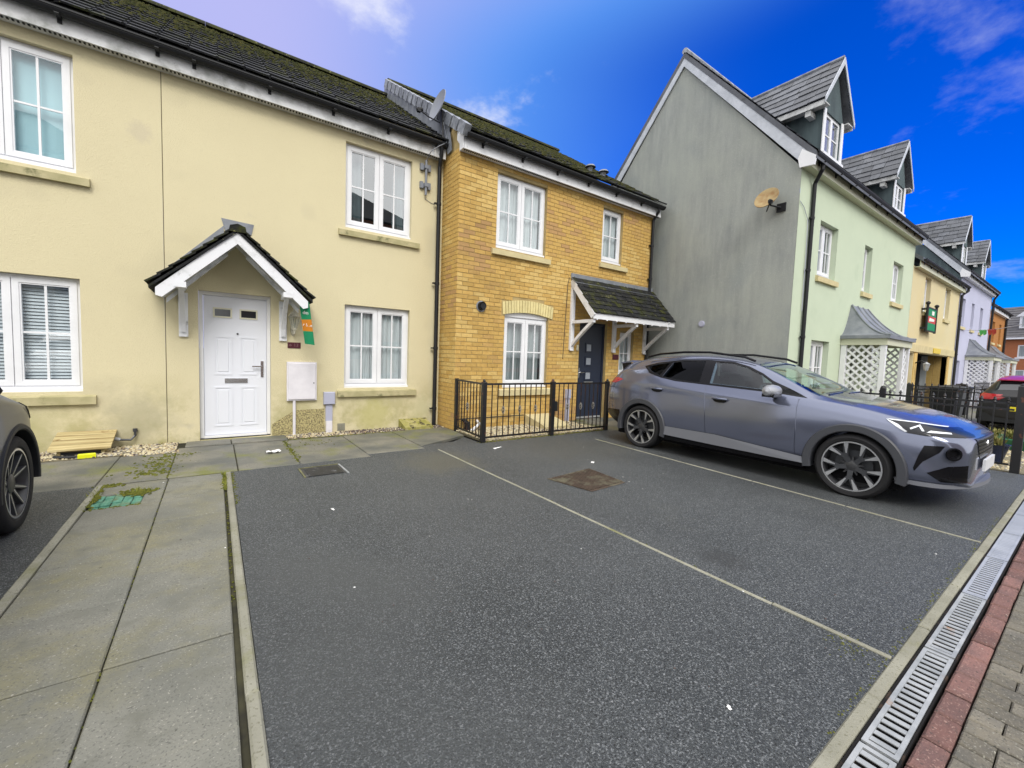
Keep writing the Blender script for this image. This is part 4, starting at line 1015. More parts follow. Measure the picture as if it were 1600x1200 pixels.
def townhouse(label, x0, x1, mw, wins, dorm, prch, base, gable=True, gable_mat=None, zeave=5.03, mtrim=None, gut=True):
    h = thing('town_house', label, 'house', ((x0 + x1) / 2, G, base))
    mw_ = MB(); holes_ = [tuple(w_[:4]) for w_ in wins]
    wall_holes(mw_, x0, x1, base - .1, zeave + .12, G, holes_, .14)
    mw_.quad((x1, G, base - .1), (x1, 8.85, base - .1), (x1, 8.85, zeave), (x1, G, zeave)); mw_.quad((x0, 8.85, base - .1), (x0, 8.85, zeave), (x1, 8.85, zeave), (x1, 8.85, base - .1))
    mw_.add([(x1, G, zeave), (x1, 8.85, zeave), (x1, 6.23, 8.2)], [(0, 1, 2)])
    wo = obj('wall', mw_, mw, h)
    gw = MB(); gw.add([(x0 - .003, G + .002, base - .1), (x0 - .003, G + .002, zeave + .02), (x0 - .003, 6.23, 8.22), (x0 - .003, 8.85, zeave + .02), (x0 - .003, 8.85, base - .1)], [(0, 1, 2, 3, 4)])
    obj('gable_wall', gw, gable_mat or M_gable, h)
    for w_ in wins:
        a, b, c, d, n, cur = w_[:6]
        window(h, a, b, c, d, G, n, recess=.11, curtain=cur, sill=(a - .06, b + .1, c - .13, c - .002) if c > .5 and len(w_) < 7 else None, sill_mat=M_sill_clean, small=(b - a) < .7, pane=M_pane)
    # main roof: two slabs with a stepped slate front
    rf = MB(); pit = math.atan2(8.5 - 5.25, 6.22 - 3.36); th = .09
    rf.prism([(3.36, 5.25), (6.22, 8.5), (9.08, 5.25), (9.08, 5.25 - th * 1.4), (6.22, 8.5 - th * 1.4), (3.36, 5.25 - th * 1.4)], x0 - .05, x1 + .05, 'x')
    ro = obj('roof', rf, M_slate, h)
    st = MB(); nrow = 15; d_ = Vector((0, math.cos(pit), math.sin(pit))); nn = Vector((0, -math.sin(pit), math.cos(pit))); L_ = math.hypot(2.86, 3.25)
    for j in range(nrow):
        p0 = Vector((0, 3.36, 5.25)) + d_ * (L_ * j / nrow - .02) + nn * .03; p1 = Vector((0, 3.36, 5.25)) + d_ * (L_ * (j + 1) / nrow) + nn * .006; b0 = p0 - nn * .022
        x = x0 - .06
        while x < x1 + .04:
            e = min(x + .3, x1 + .06)
            st.add([(x + .003, p0.y, p0.z), (e - .003, p0.y, p0.z), (e - .003, p1.y, p1.z), (x + .003, p1.y, p1.z), (x + .003, b0.y, b0.z), (e - .003, b0.y, b0.z)], [(0, 1, 2, 3), (4, 5, 1, 0)]); x = e
    tag(obj('roof_slates', st, M_slate, ro), kind='stuff')
    # barge boards on the gable that faces the camera
    for s_, ye_ in ((1, 3.40), (-1, 9.04)):
        bb = MB(); u = Vector((6.22 - ye_, 8.39 - 5.15)).normalized(); nrm2 = (.0, -.30)
        bb.prism([(6.22, 8.40), (ye_, 5.165 if s_ > 0 else 5.165), (ye_ + (.12 if s_ > 0 else -.10), 5.02), (6.22, 8.19)], x0 - .045, x0 - .022, 'x')
        obj('barge_board', bb, M_barge, h)
    ebx = MB(); ebx.prism([(3.36, 5.17), (3.38, 5.01), (3.62, 5.03), (3.66, 5.2), (3.60, 5.36)], x0 - .052, x0 - .004, 'x'); obj('eaves_box', ebx, M_white, h)
    obj('ridge', MB().tube([(x0 - .05, 6.22, 8.53), (x1 + .05, 6.22, 8.53)], .07, 8), M_verge, h)
    eaves(h, x0, x1 + .04, G, zeave, zeave + .19, 3.46, 3.40, 5.23, mtrim or M_trimcream, M_trimcream, vents=False)
    for q in dorm: dormer(h, *q, None, mw)
    if prch: porch(h, *prch)
    return h
tg = townhouse('pale green three-storey house with stained grey gable', 9.03, 17.1, M_green,
     [(10.09, 11.06, 3.20, 4.30, 2, 'curt'), (12.80, 13.36, 3.19, 4.29, 1, 'curt'), (15.15, 16.08, 3.19, 4.275, 2, 'curt'), (10.1, 11.06, .70, 1.875, 2, 'curt'), (12.45, 13.25, -.15, 1.86, 1, 'none', 0)],
     [(10.36, 11.42, 3.80, 5.74, 6.68, 7.80), (15.38, 16.40, 3.80, 5.74, 6.55, 7.66)], (11.68, 13.72, 12.2, 13.28, G, 2.72, 2.05, 2.79, -.22, M_trimcream), -.2)
downpipe(tg, [(9.42, 3.40, 5.18), (9.42, 3.40, 5.05), (9.53, 3.55, 4.85), (9.53, 3.55, -.1)], (4.2, 3.2, 1.9), .036)
obj('wall_cable', MB().tube([(9.03, 3.585, 4.42), (9.2, 3.58, 4.35), (9.40, 3.575, 4.15), (9.44, 3.575, 3.5), (9.45, 3.575, 2.4)], .006, 5), M_elec, tg)
ty = thing('link_house', 'straw coloured two-storey house built over an archway', 'house', (20.5, G, -.2))
mw_ = MB(); wy = [(18.62, 19.36, 3.22, 4.33, 1, 'curt'), (21.5, 22.3, 3.22, 4.33, 1, 'curt')]
wall_holes(mw_, 17.106, 23.9, -.3, 4.46, G, [w_[:4] for w_ in wy] + [(18.4, 22.75, -.31, 1.87), (17.35, 18.0, -.31, 1.85)], .14)
obj('wall', mw_, M_yellow, ty)
for w_ in wy: window(ty, *w_[:4], G, w_[4], recess=.11, curtain='curt', sill=(w_[0] - .06, w_[1] + .1, w_[2] - .13, w_[2] - .002), sill_mat=M_sill_clean, small=True)
a_ = MB(); a_.box(17.2, 23.7, G - .05, G - .001, 1.9, 2.13); obj('arch_lintel', a_, M_sill_clean, ty)
for p_ in ((18.05, 18.4), (22.75, 23.1)): obj('arch_pier', MB().box(*p_, G - .02, G + .35, -.3, 1.9), M_brick[1], ty)
obj('passage_wall', MB().box(18.38, 18.42, G + .36, G + 6, -.3, 1.9), M_brick[2], ty)
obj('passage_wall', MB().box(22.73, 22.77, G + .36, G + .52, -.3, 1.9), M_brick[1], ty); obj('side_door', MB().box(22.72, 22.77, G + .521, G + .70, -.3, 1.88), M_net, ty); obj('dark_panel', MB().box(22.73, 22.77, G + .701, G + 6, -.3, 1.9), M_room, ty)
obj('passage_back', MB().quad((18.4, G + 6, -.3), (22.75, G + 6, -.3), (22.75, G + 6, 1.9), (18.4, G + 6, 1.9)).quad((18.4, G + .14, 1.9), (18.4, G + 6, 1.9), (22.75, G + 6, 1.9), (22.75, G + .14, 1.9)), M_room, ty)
obj('white_door', MB().box(17.36, 17.98, G + .1, G + .14, -.3, 1.84), M_white, ty)
rf = MB(); rf.prism([(3.40, 4.66), (6.2, 6.9), (9.0, 4.66), (6.2, 6.78), (3.40, 4.54)][:3] + [(9.0, 4.54), (6.2, 6.78), (3.40, 4.54)], 17.1, 23.88, 'x'); ro = obj('roof', rf, M_slate, ty)
eaves(ty, 17.16, 24.1, G, 4.40, 4.58, 3.46, 3.40, 4.62, M_trimcream, M_trimcream, vents=False)
downpipe(ty, [(24.05, 3.40, 4.58), (24.05, 3.40, 4.48), (23.92, 3.54, 4.3), (23.92, 3.54, -.3)], (3.5, 2.0), .045)
tag(obj('wall_sign', MB().box(20.2, 21.2, G - .075, G - .052, 1.93, 2.10), M_yellowsign), 'small yellow sign on the lintel above the archway', 'sign')
tl = townhouse('lilac three-storey house with curved grey porch roof', 23.92, 31.4, M_lilac,
     [(24.2, 25.15, 3.17, 4.28, 2, 'curt'), (26.55, 27.15, 3.17, 4.28, 1, 'curt'), (28.6, 29.3, 3.17, 4.28, 1, 'curt'), (24.3, 25.2, .6, 1.78, 2, 'curt'), (26.9, 27.6, -.2, 1.8, 1, 'none', 0)],
     [(24.75, 25.7, 3.80, 5.66, 6.50, 7.62), (29.45, 30.4, 3.80, 5.66, 6.45, 7.52)], (26.1, 28.3, 26.7, 27.8, G, 2.72, 2.05, 2.75, -.25, M_trimcream), -.22, gable_mat=M_greenreveal, mtrim=M_whitepaint)
downpipe(tl, [(31.3, 3.40, 5.16), (31.3, 3.52, 4.9), (31.3, 3.55, -.2)], (4.0, 2.0), .045)
to = thing('brick_link_house', 'orange brick two-storey house with pale ground floor beyond the lilac house', 'house', (34, G, -.2))
mw_ = MB(); wo_ = [(32.4, 33.1, 2.9, 3.95), (34.6, 35.3, 2.9, 3.95)]
wall_holes(mw_, 31.42, 36.6, 2.1, 4.4, G, wo_, .14); obj('wall', mw_, M_orange, to)
mw_ = MB(); wall_holes(mw_, 31.42, 36.6, -.3, 2.1, G, [(32.2, 33.0, .0, 1.9), (35.3, 35.9, .4, 1.85)], .14); mw_.quad((36.6, G, -.3), (36.6, 9, -.3), (36.6, 9, 4.4), (36.6, G, 4.4)); obj('ground_floor_wall', mw_, M_yellow, to)
for w_ in wo_: window(to, *w_, G, 1, recess=.11, curtain='curt', sill=(w_[0] - .06, w_[1] + .1, w_[2] - .13, w_[2] - .002), sill_mat=M_sill_clean, small=True)
window(to, 35.3, 35.9, .4, 1.85, G, 1, recess=.1, curtain='curt', small=True); window(to, 32.2, 33.0, 0, 1.9, G, 1, recess=.1, curtain='none')
rf = MB(); rf.prism([(3.40, 4.66), (6.2, 6.9), (9.0, 4.66), (9.0, 4.54), (6.2, 6.78), (3.40, 4.54)], 31.42, 36.8, 'x'); obj('roof', rf, M_slate, to)
eaves(to, 31.45, 36.8, G, 4.38, 4.56, 3.46, 3.40, 4.60, M_whitepaint, vents=False)
downpipe(to, [(36.4, 3.40, 4.58), (36.4, 3.54, 4.3), (36.4, 3.54, -.2)], (), .05)
porch(to, 31.6, 34.2, 32.2, 33.6, G, 2.75, 2.05, 2.7, -.25, M_trimcream)
# red brick block across the end of the street
ang = R(25); tb = thing_local('brick_block', 'red brick block with slate grey roof and white dormer closing the street', 'house', (61, 5, -.3), -ang)
# local frame: facade faces -X (x = 0), runs along y
mb = MB(); Hh = 4.95; ops = [(-1.1, .1, 3.15, 4.3), (2.4, 3.2, 3.15, 4.3), (-1.3, .3, 1.0, 2.0), (-5, -3.8, 3.15, 4.3), (5.0, 6.0, 3.15, 4.3)]
tmp = MB(); wall_holes(tmp, -8, 12, 0, Hh, 0, ops, .12)
mb.add([(p[1], p[0], p[2]) for p in tmp.v], [f[::-1] for f in tmp.f])
mb.quad((0, 12, 0), (9, 12, 0), (9, 12, Hh), (0, 12, Hh)); mb.quad((0, -8, 0), (0, -8, Hh), (9, -8, Hh), (9, -8, 0))
obj('wall', mb, M_redbrick, tb)
for a, b, c, d in ops:
    q = MB(); y0, y1 = a, b; f = .09
    q.box(.04, .1, y0, y1, c, c + f).box(.04, .1, y0, y1, d - f, d).box(.04, .1, y0, y0 + f, c + f, d - f).box(.04, .1, y1 - f, y1, c + f, d - f).box(.04, .1, (y0 + y1) / 2 - .04, (y0 + y1) / 2 + .04, c + f, d - f)
    q.box(-.06, .05, y0 - .1, y1 + .1, c - .12, c - .002)
    wo_ = obj('window', q, M_white, tb); obj('pane', MB().box(.08, .09, y0 + f, y1 - f, c + f, d - f), M_curt, wo_)
nr = 13; rfm = MB(); dz_ = 3.35 / nr; dx_ = 4.3 / nr
for j in range(nr):
    x0_, z0_ = -.45 + dx_ * j, Hh + .0 + dz_ * j
    rfm.add([(x0_, -8.3, z0_ + .06), (x0_, 12.3, z0_ + .06), (x0_ + dx_, 12.3, z0_ + dz_), (x0_ + dx_, -8.3, z0_ + dz_), (x0_, -8.3, z0_ - .02), (x0_, 12.3, z0_ - .02)], [(3, 2, 1, 0), (0, 1, 5, 4)])
rfm.add([(-.45, 12.3, Hh), (3.85, 12.3, Hh + 3.35), (9.4, 12.3, Hh)], [(2, 1, 0)]); rfm.add([(3.85, -8.3, Hh + 3.35), (3.85, 12.3, Hh + 3.35), (9.4, 12.3, Hh), (9.4, -8.3, Hh)], [(0, 1, 2, 3)])
rr = obj('roof', rfm, mat('brown_grey_roof', (.085, .083, .088), .7, .3, col2=(.12, .115, .115), ns=3), tb)
obj('fascia', MB().box(-.47, -.44, -8.3, 12.3, Hh - .12, Hh + .03), M_white, tb)
dq = MB(); dq.box(.6, 3, -.9, .5, Hh + .95, Hh + 2.1); dq.prism([(-1.15, Hh + 2.05), (-.2, Hh + 2.85), (.75, Hh + 2.05)], .5, 3.6, 'x'); dd_ = obj('dormer', dq, M_whitepaint, tb)
obj('pane', MB().box(.57, .599, -.7, -.24, Hh + 1.1, Hh + 1.95).box(.57, .599, -.16, .3, Hh + 1.1, Hh + 1.95), M_curt, dd_)
# houses across the street, behind the camera (seen in the window panes)
def far_house(x0, x1, mw, label, HH=9.6):
    h = thing('facing_house', label, 'house', ((x0 + x1) / 2, -13, 0))
    mw_ = MB(); hs = []
    x = x0 + .9
    while x < x1 - 1.6: hs += [(x, x + 1.1, .8, 2.0), (x, x + 1.1, 3.3, 4.5), (x, x + 1.1, 5.7, 6.9)]; x += 2.4
    tmp = MB(); wall_holes(tmp, x0, x1, -.1, HH, 0, hs, .1); mw_.add([(p[0], -13 - p[1], p[2]) for p in tmp.v], [f[::-1] for f in tmp.f])
    mw_.quad((x0, -13, -.1), (x0, -13, HH), (x0, -21, HH), (x0, -21, -.1)); mw_.quad((x1, -13, -.1), (x1, -21, -.1), (x1, -21, HH), (x1, -13, HH))
    obj('wall', mw_, mw, h)
    for a, b, c, d in hs: obj('window', MB().box(a, b, -13.09, -13.05, c, d), M_darkglass, h)
    r = MB(); r.add([(x0 - .4, -12.6, HH), (x1 + .4, -12.6, HH), (x1 + .4, -21.4, HH), (x0 - .4, -21.4, HH), (x0 + 3.2, -17, HH + 2.9), (x1 - 3.2, -17, HH + 2.9)], [(0, 1, 5, 4), (1, 2, 5), (2, 3, 4, 5), (3, 0, 4), (3, 2, 1, 0)])
    obj('roof', r, M_tile, h)
far_house(1., 11.3, M_redbrick, 'facing house with hipped dark roof reflected in the upper window by the downpipe')
far_house(-14, -4, M_cream, 'facing cream house with hipped roof standing behind the camera')

# ------------------------------------------------------------------ vehicles
def pch(tab):
    x = np.array([t[0] for t in tab], float); y = np.array([t[1] for t in tab], float)
    h = np.diff(x); dl = np.diff(y) / h; d = np.zeros_like(y)
    for i in range(1, len(x) - 1):
        if dl[i - 1] * dl[i] > 0:
            w1, w2 = 2 * h[i] + h[i - 1], h[i] + 2 * h[i - 1]; d[i] = (w1 + w2) / (w1 / dl[i - 1] + w2 / dl[i])
    d[0], d[-1] = dl[0], dl[-1]
    def f(v):
        v = min(max(v, x[0]), x[-1]); i = min(int(np.searchsorted(x, v, 'right') - 1), len(x) - 2); t = (v - x[i]) / h[i]
        return float((1 + 2 * t) * (1 - t) ** 2 * y[i] + t * (1 - t) ** 2 * h[i] * d[i] + t * t * (3 - 2 * t) * y[i + 1] + t * t * (t - 1) * h[i] * d[i + 1])
    return f
def eval_mods(me, mods):
    """apply modifiers (list of (type, settings)) to a mesh and return the result"""
    o = bpy.data.objects.new('tmp', me); COL.objects.link(o); extra = []
    for ty, st in mods:
        m = o.modifiers.new('m', ty)
        for k, v in st.items():
            if isinstance(v, bpy.types.Mesh):
                e = bpy.data.objects.new('tmp_cut', v); COL.objects.link(e); extra.append(e); v = e; e.hide_render = True
            setattr(m, k, v)
    bpy.context.view_layer.update()
    r = bpy.data.meshes.new_from_object(o.evaluated_get(bpy.context.evaluated_depsgraph_get()), preserve_all_data_layers=True, depsgraph=bpy.context.evaluated_depsgraph_get())
    bpy.data.objects.remove(o)
    for e in extra: bpy.data.objects.remove(e)
    return r
def boolean(me, cut, op): return eval_mods(me, [('BOOLEAN', dict(object=cut, operation=op, solver='EXACT'))])
def patch(body, prism_mb, keep, off=.003, mats=None, name='patch'):
    """outer skin of body inside a prism: the body's faces where keep(normal, centre) holds, pushed out by off"""
    src = body.copy()
    r = boolean(src, prism_mb.mesh('cut', M_black), 'INTERSECT')
    bm = bmesh.new(); bm.from_mesh(r)
    bad = [f for f in bm.faces if not keep(f.normal, f.calc_center_median())]
    bmesh.ops.delete(bm, geom=bad, context='FACES'); bm.normal_update()
    for v in bm.verts: v.co += v.normal * off
    bm.to_mesh(r); bm.free(); r.materials.clear(); r.materials.append(mats or M_black)
    r.polygons.foreach_set('material_index', [0] * len(r.polygons)); r.shade_smooth(); r.name = name
    return r
def by_side(name, me, parent):
    """the left and the right half of a patch as two parts"""
    out = []
    for sg in (-1, 1):
        q = me.copy(); bm = bmesh.new(); bm.from_mesh(q); bad = [f for f in bm.faces if f.calc_center_median().x * sg < 0]
        if len(bad) < len(bm.faces):
            bmesh.ops.delete(bm, geom=bad, context='FACES'); bm.to_mesh(q); out.append(link(name, q, parent))
        bm.free()
    return out
TWIN = {'front_window', 'rear_window', 'quarter_light', 'rear_quarter_window', 'window_trim', 'headlamp', 'light_guide', 'bumper_vent', 'lower_intake', 'tail_lamp', 'side_window'}
def side_prism(polys):
    mb = MB()
    for p in polys: mb.prism(p, -1.3, 1.3, 'x')
    return mb
nz = lambda ax: (lambda n, c: abs(n[ax]) > .02)
def car_body(T, ls):
    """T: tables of (l, value); ring of 16 points per station, subdivided"""
    f = {k: pch(v) for k, v in T.items() if isinstance(v, list)}; rings = []
    for l in ls:
        w_, zb = f['w'](l), f['zb'](l); wg, zg, wt, zt, zc, zs = (f[k](l) for k in ('wg', 'zg', 'wt', 'zt', 'zc', 'zs'))
        zl = zb + .13; zm = zl + (zs - zl) * T.get('zmid', .48)
        half = [(0, zb), (w_ * .80, zb), (w_ * .975, zl), (w_ * T['bulge'], zm), (w_ * T.get('sh', .985), zs), (wg, zg), (wt, zt), (wt * .62, zt + (zc - zt) * .72), (0, zc)]
        rings.append([(x, l, z) for x, z in half] + [(-x, l, z) for x, z in half[-2:0:-1]])
    n = 16; vs = [p for r in rings for p in r]
    fs = [(i * n + k, i * n + (k + 1) % n, (i + 1) * n + (k + 1) % n, (i + 1) * n + k) for i in range(len(rings) - 1) for k in range(n)]
    last = (len(rings) - 1) * n
    for base, fl in ((0, 0), (last, 1)):      # end caps as quad strips
        for k in range(7):
            q = (base + k, base + k + 1, base + 15 - k, base + (16 - k) % 16) if k else (base, base + 1, base + 15)
            fs.append(q if not fl else q[::-1])
        q = (base + 7, base + 8, base + 9); fs.append(q if not fl else q[::-1])
    me = bpy.data.meshes.new('body'); me.from_pydata(vs, [], fs); me.update()
    bm = bmesh.new(); bm.from_mesh(me); bmesh.ops.recalc_face_normals(bm, faces=bm.faces); 
    cr = bm.edges.layers.float.new('crease_edge'); bm.verts.ensure_lookup_table()
    crease = T.get('crease', {2: .5, 4: .85, 5: .5, 6: .35})
    for e in bm.edges:
        a, b = e.verts[0].index, e.verts[1].index
        if abs(a - b) == n:
            k = a % n; k = k if k <= 8 else 16 - k
            e[cr] = crease.get(k, 0)
    bm.to_mesh(me); bm.free()
    r = eval_mods(me, [('SUBSURF', dict(levels=2, render_levels=2))]); r.shade_smooth()
    return r
M_arch = mat('satin_dark_cladding', (.045, .048, .058), .5, .5); M_sillclad = mat('satin_silver_cladding', (.135, .142, .165), .45, .5)
M_tyre = mat('tyre_rubber', (.016, .016, .018), .75, .3, local=True, bump=[(60, .2, .003)]); M_rimdark = mat('dark_rim', (.035, .036, .04), .35, .5); M_rimbright = mat('machined_rim', (.62, .63, .66), .28, .5, metal=.8)
M_rimgrey = mat('grey_rim', (.055, .058, .066), .35, .5, metal=.3)
M_inside = mat('car_interior', (.018, .018, .02), .9, .2); M_seat = mat('car_seat', (.05, .055, .06), .9, .2)
M_cg = glass('car_glass', (.62, .76, .76), 1.45, .03); M_cgd = glass('privacy_glass', (.05, .06, .07), 1.3, .0)
M_mirrorcap = mat('silver_mirror_cap', (.33, .34, .37), .35, .5, metal=.4)
M_gloss = mat('gloss_black_trim', (.006, .006, .008), .2, .22)
M_lampred = mat('tail_lamp_red', (.32, .006, .012), .12, .6, coat=.5); M_lampclear = mat('head_lamp_lens', (.012, .013, .017), .18, .35, coat=0.); M_lampwhite = mat('lamp_light_guide', (.68, .71, .76), .2, .6)
def paint(name, col, metal=.35, rough=.32, coat=.5): return mat(name, col, rough, .5, metal=metal, coat=coat)
def make_wheel(car, x, l, r, wdt, rimr, style, side):
    """wheel centre at (x, l, r); side = -1 or +1 is the outward x direction"""
    M0 = Matrix.Translation((x, l, r)) @ Matrix.Rotation(R(90) * side, 4, 'Y')
    h = wdt / 2
    t = MB(); t.lathe([(rimr, h * .80), (rimr + .012, h * .95), (rimr + (r - rimr) * .55, h), (r - .022, h * .93), (r - .006, h * .78), (r, h * .5), (r, -h * .5), (r - .006, -h * .8), (rimr + .03, -h), (rimr, -h * .9)], 48, M0)
    for k in range(4): t.lathe([(r + .0005, h * (.5 - k * .33)), (r + .0005, h * (.42 - k * .33))], 48, M0)
    wo = obj('wheel', t, M_tyre, car, smooth=True)
    rm = MB(); rm.lathe([(rimr + .004, h * .86), (rimr - .012, h * .88), (rimr - .022, h * .70), (rimr - .03, -h * .3), (.0, -h * .35)], 48, M0, 0)
    rm.lathe([(rimr - .001, h * .90), (rimr - .013, h * .90)], 48, M0, 1)
    rm.lathe([(.0, h * .66), (.05, h * .66), (.062, h * .60), (.065, h * .2)], 20, M0, 0)
    def spoke(a0, a1, r0, r1, w0, w1, z0, z1, mi, th=.03):
        p0 = Vector((r0 * math.cos(a0), r0 * math.sin(a0), z0)); p1 = Vector((r1 * math.cos(a1), r1 * math.sin(a1), z1)); d = (p1 - p0).normalized(); sd = Vector((-d.y, d.x, 0)).normalized()
        vs = [p0 - sd * w0 / 2, p0 + sd * w0 / 2, p1 + sd * w1 / 2, p1 - sd * w1 / 2]; vs += [v - Vector((0, 0, th)) for v in vs]
        rm.add([tuple(M0 @ v) for v in vs], [(0, 1, 2, 3), (7, 6, 5, 4), (0, 4, 5, 1), (1, 5, 6, 2), (2, 6, 7, 3), (3, 7, 4, 0)], mi)
    A = 2 * math.pi
    if style == 'y5':
        for k in range(5):
            a = A * k / 5 + .55
            spoke(a, a, .045, .135, .05, .04, h * .66, h * .74, 2)
            for s_ in (-1, 1):
                spoke(a + s_ * .08, a + s_ * .30, .12, rimr - .012, .034, .04, h * .73, h * .82, 2)
                spoke(a + s_ * .19, a + s_ * .325, .14, rimr - .012, .010, .042, h * .775, h * .85, 1, .012)
            spoke(a + A / 10, a + A / 10, .05, .10, .02, .012, h * .64, h * .62, 0)
    elif style == 'multi':
        for k in range(5):
            for s_ in (-1, 1):
                a = A * k / 5 + .3 + s_ * .16
                spoke(a, a + s_ * .12, .05, rimr - .012, .03, .018, h * .55, h * .82, 2)
                spoke(a + .01, a + s_ * .12 + .01, .06, rimr - .012, .006, .008, h * .565, h * .835, 1, .008)
    else:
        for k in range(5):
            a = A * k / 5; spoke(a, a, .05, rimr - .012, .07, .05, h * .55, h * .8, 2)
    obj('rim', rm, [M_rimdark, M_rimbright, M_rimgrey], wo, smooth=True, angle=40)
    obj('brake_disc', MB().lathe([(.06, h * .1), (.165, h * .1), (.165, h * .0)], 32, M0), M_rimgrey, wo, smooth=True)
    return wo
def arch_ring(l, r, ri, ro, xi, xo, side, a0, a1, zc, mi=0):
    mb = MB(); n = 28; vs = []
    for i in range(n + 1):
        a = a0 + (a1 - a0) * i / n; c, s_ = math.cos(a), math.sin(a)
        for rr, xx in ((ri, xi), (ri, xo - .006), (ri + .008, xo), (ro - .01, xo), (ro, xo - .012), (ro, xi)): vs.append((side * xx, l + rr * c, zc + rr * s_))
    fs = [(i * 6 + k, i * 6 + (k + 1) % 6, (i + 1) * 6 + (k + 1) % 6, (i + 1) * 6 + k) for i in range(n) for k in range(6)] + [tuple(range(6)), tuple(range(n * 6, n * 6 + 6))]
    mb.add(vs, fs if side < 0 else [f[::-1] for f in fs]); return mb
def wheel_cut(wheels, r, w0):
    mb = MB()
    for l in wheels:
        for s_ in (-1, 1): mb.lathe([(0.0, 0), (r, 0), (r, .8), (0.0, .8)], 40, Matrix.Translation((s_ * w0, l, .34)) @ Matrix.Rotation(R(90) * s_, 4, 'Y'))
    return mb
def finish_body(me, full, mats, car):
    me.materials.clear()
    for m in mats: me.materials.append(m)
    full.shade_smooth()
    r = eval_mods(me, [('DATA_TRANSFER', dict(object=full, use_loop_data=True, data_types_loops={'CUSTOM_NORMAL'}, loop_mapping='POLYINTERP_NEAREST'))])
    return link('body', r, car)
def merged(mb, me_name, mats, paint_cut=None):
    return mb.mesh(me_name, mats)
def clean_cut(mb):
    me = mb.mesh('cut', [M_inside]); bm = bmesh.new(); bm.from_mesh(me); bmesh.ops.remove_doubles(bm, verts=bm.verts, dist=1e-5); bmesh.ops.recalc_face_normals(bm, faces=bm.faces); bm.to_mesh(me); bm.free(); return me

# --- the violet grey crossover
SX, SY, SZ = 6.32, .655, -.043
suv = thing_local('parked_car', 'violet grey crossover with black wheel arches parked beside the brick house', 'car', (SX, SY + 2.2, SZ))
OL = 2.2      # local origin lies mid-length
WF, WR, WRAD = .83, 3.495, .335
T = dict(bulge=1.0, sh=.972,
    w=[(0, .60), (.04, .70), (.12, .795), (.25, .865), (.45, .905), (.83, .922), (1.5, .915), (2.2, .905), (2.9, .91), (3.49, .925), (3.8, .905), (4.05, .86), (4.22, .80), (4.34, .74), (4.39, .66)],
    zb=[(0, .24), (.2, .20), (.6, .19), (3.9, .20), (4.2, .28), (4.39, .36)],
    zs=[(0, .60), (.06, .66), (.2, .73), (.5, .81), (.9, .865), (1.4, .90), (2.2, .925), (3.0, .965), (3.5, 1.0), (4.0, 1.01), (4.25, .98), (4.39, .88)],
    wg=[(0, .50), (.05, .60), (.15, .68), (.4, .765), (.85, .81), (1.2, .825), (1.5, .835), (2.2, .835), (3.0, .83), (3.5, .81), (3.9, .77), (4.1, .73), (4.25, .69), (4.39, .60)],
    zg=[(0, .70), (.05, .74), (.15, .785), (.4, .855), (.85, .945), (1.2, .985), (1.45, 1.0), (2.0, 1.02), (2.6, 1.045), (3.1, 1.10), (3.5, 1.17), (3.8, 1.20), (4.0, 1.19), (4.15, 1.12), (4.28, 1.02), (4.39, .94)],
    wt=[(0, .40), (.05, .48), (.15, .55), (.4, .60), (.85, .62), (1.15, .64), (1.3, .68), (1.6, .70), (1.9, .665), (2.2, .635), (2.7, .615), (3.2, .60), (3.6, .585), (3.95, .57), (4.06, .565), (4.16, .57), (4.28, .56), (4.39, .46)],
    zt=[(0, .715), (.05, .76), (.15, .81), (.4, .885), (.85, .985), (1.1, 1.02), (1.25, 1.05), (1.5, 1.165), (1.75, 1.285), (2.0, 1.38), (2.2, 1.425), (2.6, 1.46), (3.0, 1.455), (3.4, 1.425), (3.7, 1.385), (3.95, 1.335), (4.06, 1.305), (4.13, 1.21), (4.25, 1.07), (4.39, .96)],
    zc=[(0, .72), (.05, .77), (.15, .825), (.4, .905), (.85, 1.005), (1.1, 1.035), (1.25, 1.06), (1.5, 1.18), (1.75, 1.305), (2.0, 1.415), (2.2, 1.46), (2.6, 1.505), (3.0, 1.50), (3.4, 1.47), (3.7, 1.43), (3.95, 1.375), (4.06, 1.335), (4.13, 1.23), (4.25, 1.085), (4.39, .965)])
LS = [0, .03, .08, .16, .28, .42, .6, .8, 1.0, 1.15, 1.25, 1.35, 1.5, 1.7, 1.9, 2.1, 2.35, 2.65, 2.95, 3.25, 3.5, 3.7, 3.88, 4.0, 4.07, 4.12, 4.18, 4.26, 4.33, 4.37, 4.39]
full = car_body(T, LS)
# windows in side view
win_f = [(1.66, 1.055), (2.47, 1.085), (2.485, 1.378), (2.25, 1.368), (2.05, 1.318), (1.85, 1.235), (1.72, 1.15), (1.60, 1.07)]
win_tri = [(1.36, 1.02), (1.60, 1.045), (1.57, 1.075), (1.50, 1.09)]
win_r = [(2.62, 1.085), (2.98, 1.105), (3.22, 1.14), (3.14, 1.35), (2.98, 1.378), (2.63, 1.388)]
win_q = [(3.27, 1.15), (3.42, 1.195), (3.56, 1.27), (3.40, 1.315), (3.19, 1.348)]
trim_out = [(1.30, 1.0), (1.62, 1.028), (2.5, 1.062), (2.98, 1.082), (3.24, 1.118), (3.46, 1.175), (3.62, 1.28), (3.42, 1.338), (3.14, 1.375), (2.98, 1.398), (2.63, 1.405), (2.25, 1.39), (2.03, 1.336), (1.84, 1.255), (1.70, 1.17), (1.50, 1.09)]
ws_poly = [(-.70, 1.22), (.70, 1.22), (.60, 1.95), (.35, 1.985), (-.35, 1.985), (-.60, 1.95)]
rw_poly = [(-.50, 4.085), (.50, 4.085), (.50, 4.24), (-.50, 4.24)]
sh = full.copy()
sh.transform(Matrix.Translation((0, 0, .0)))
body = full.copy()
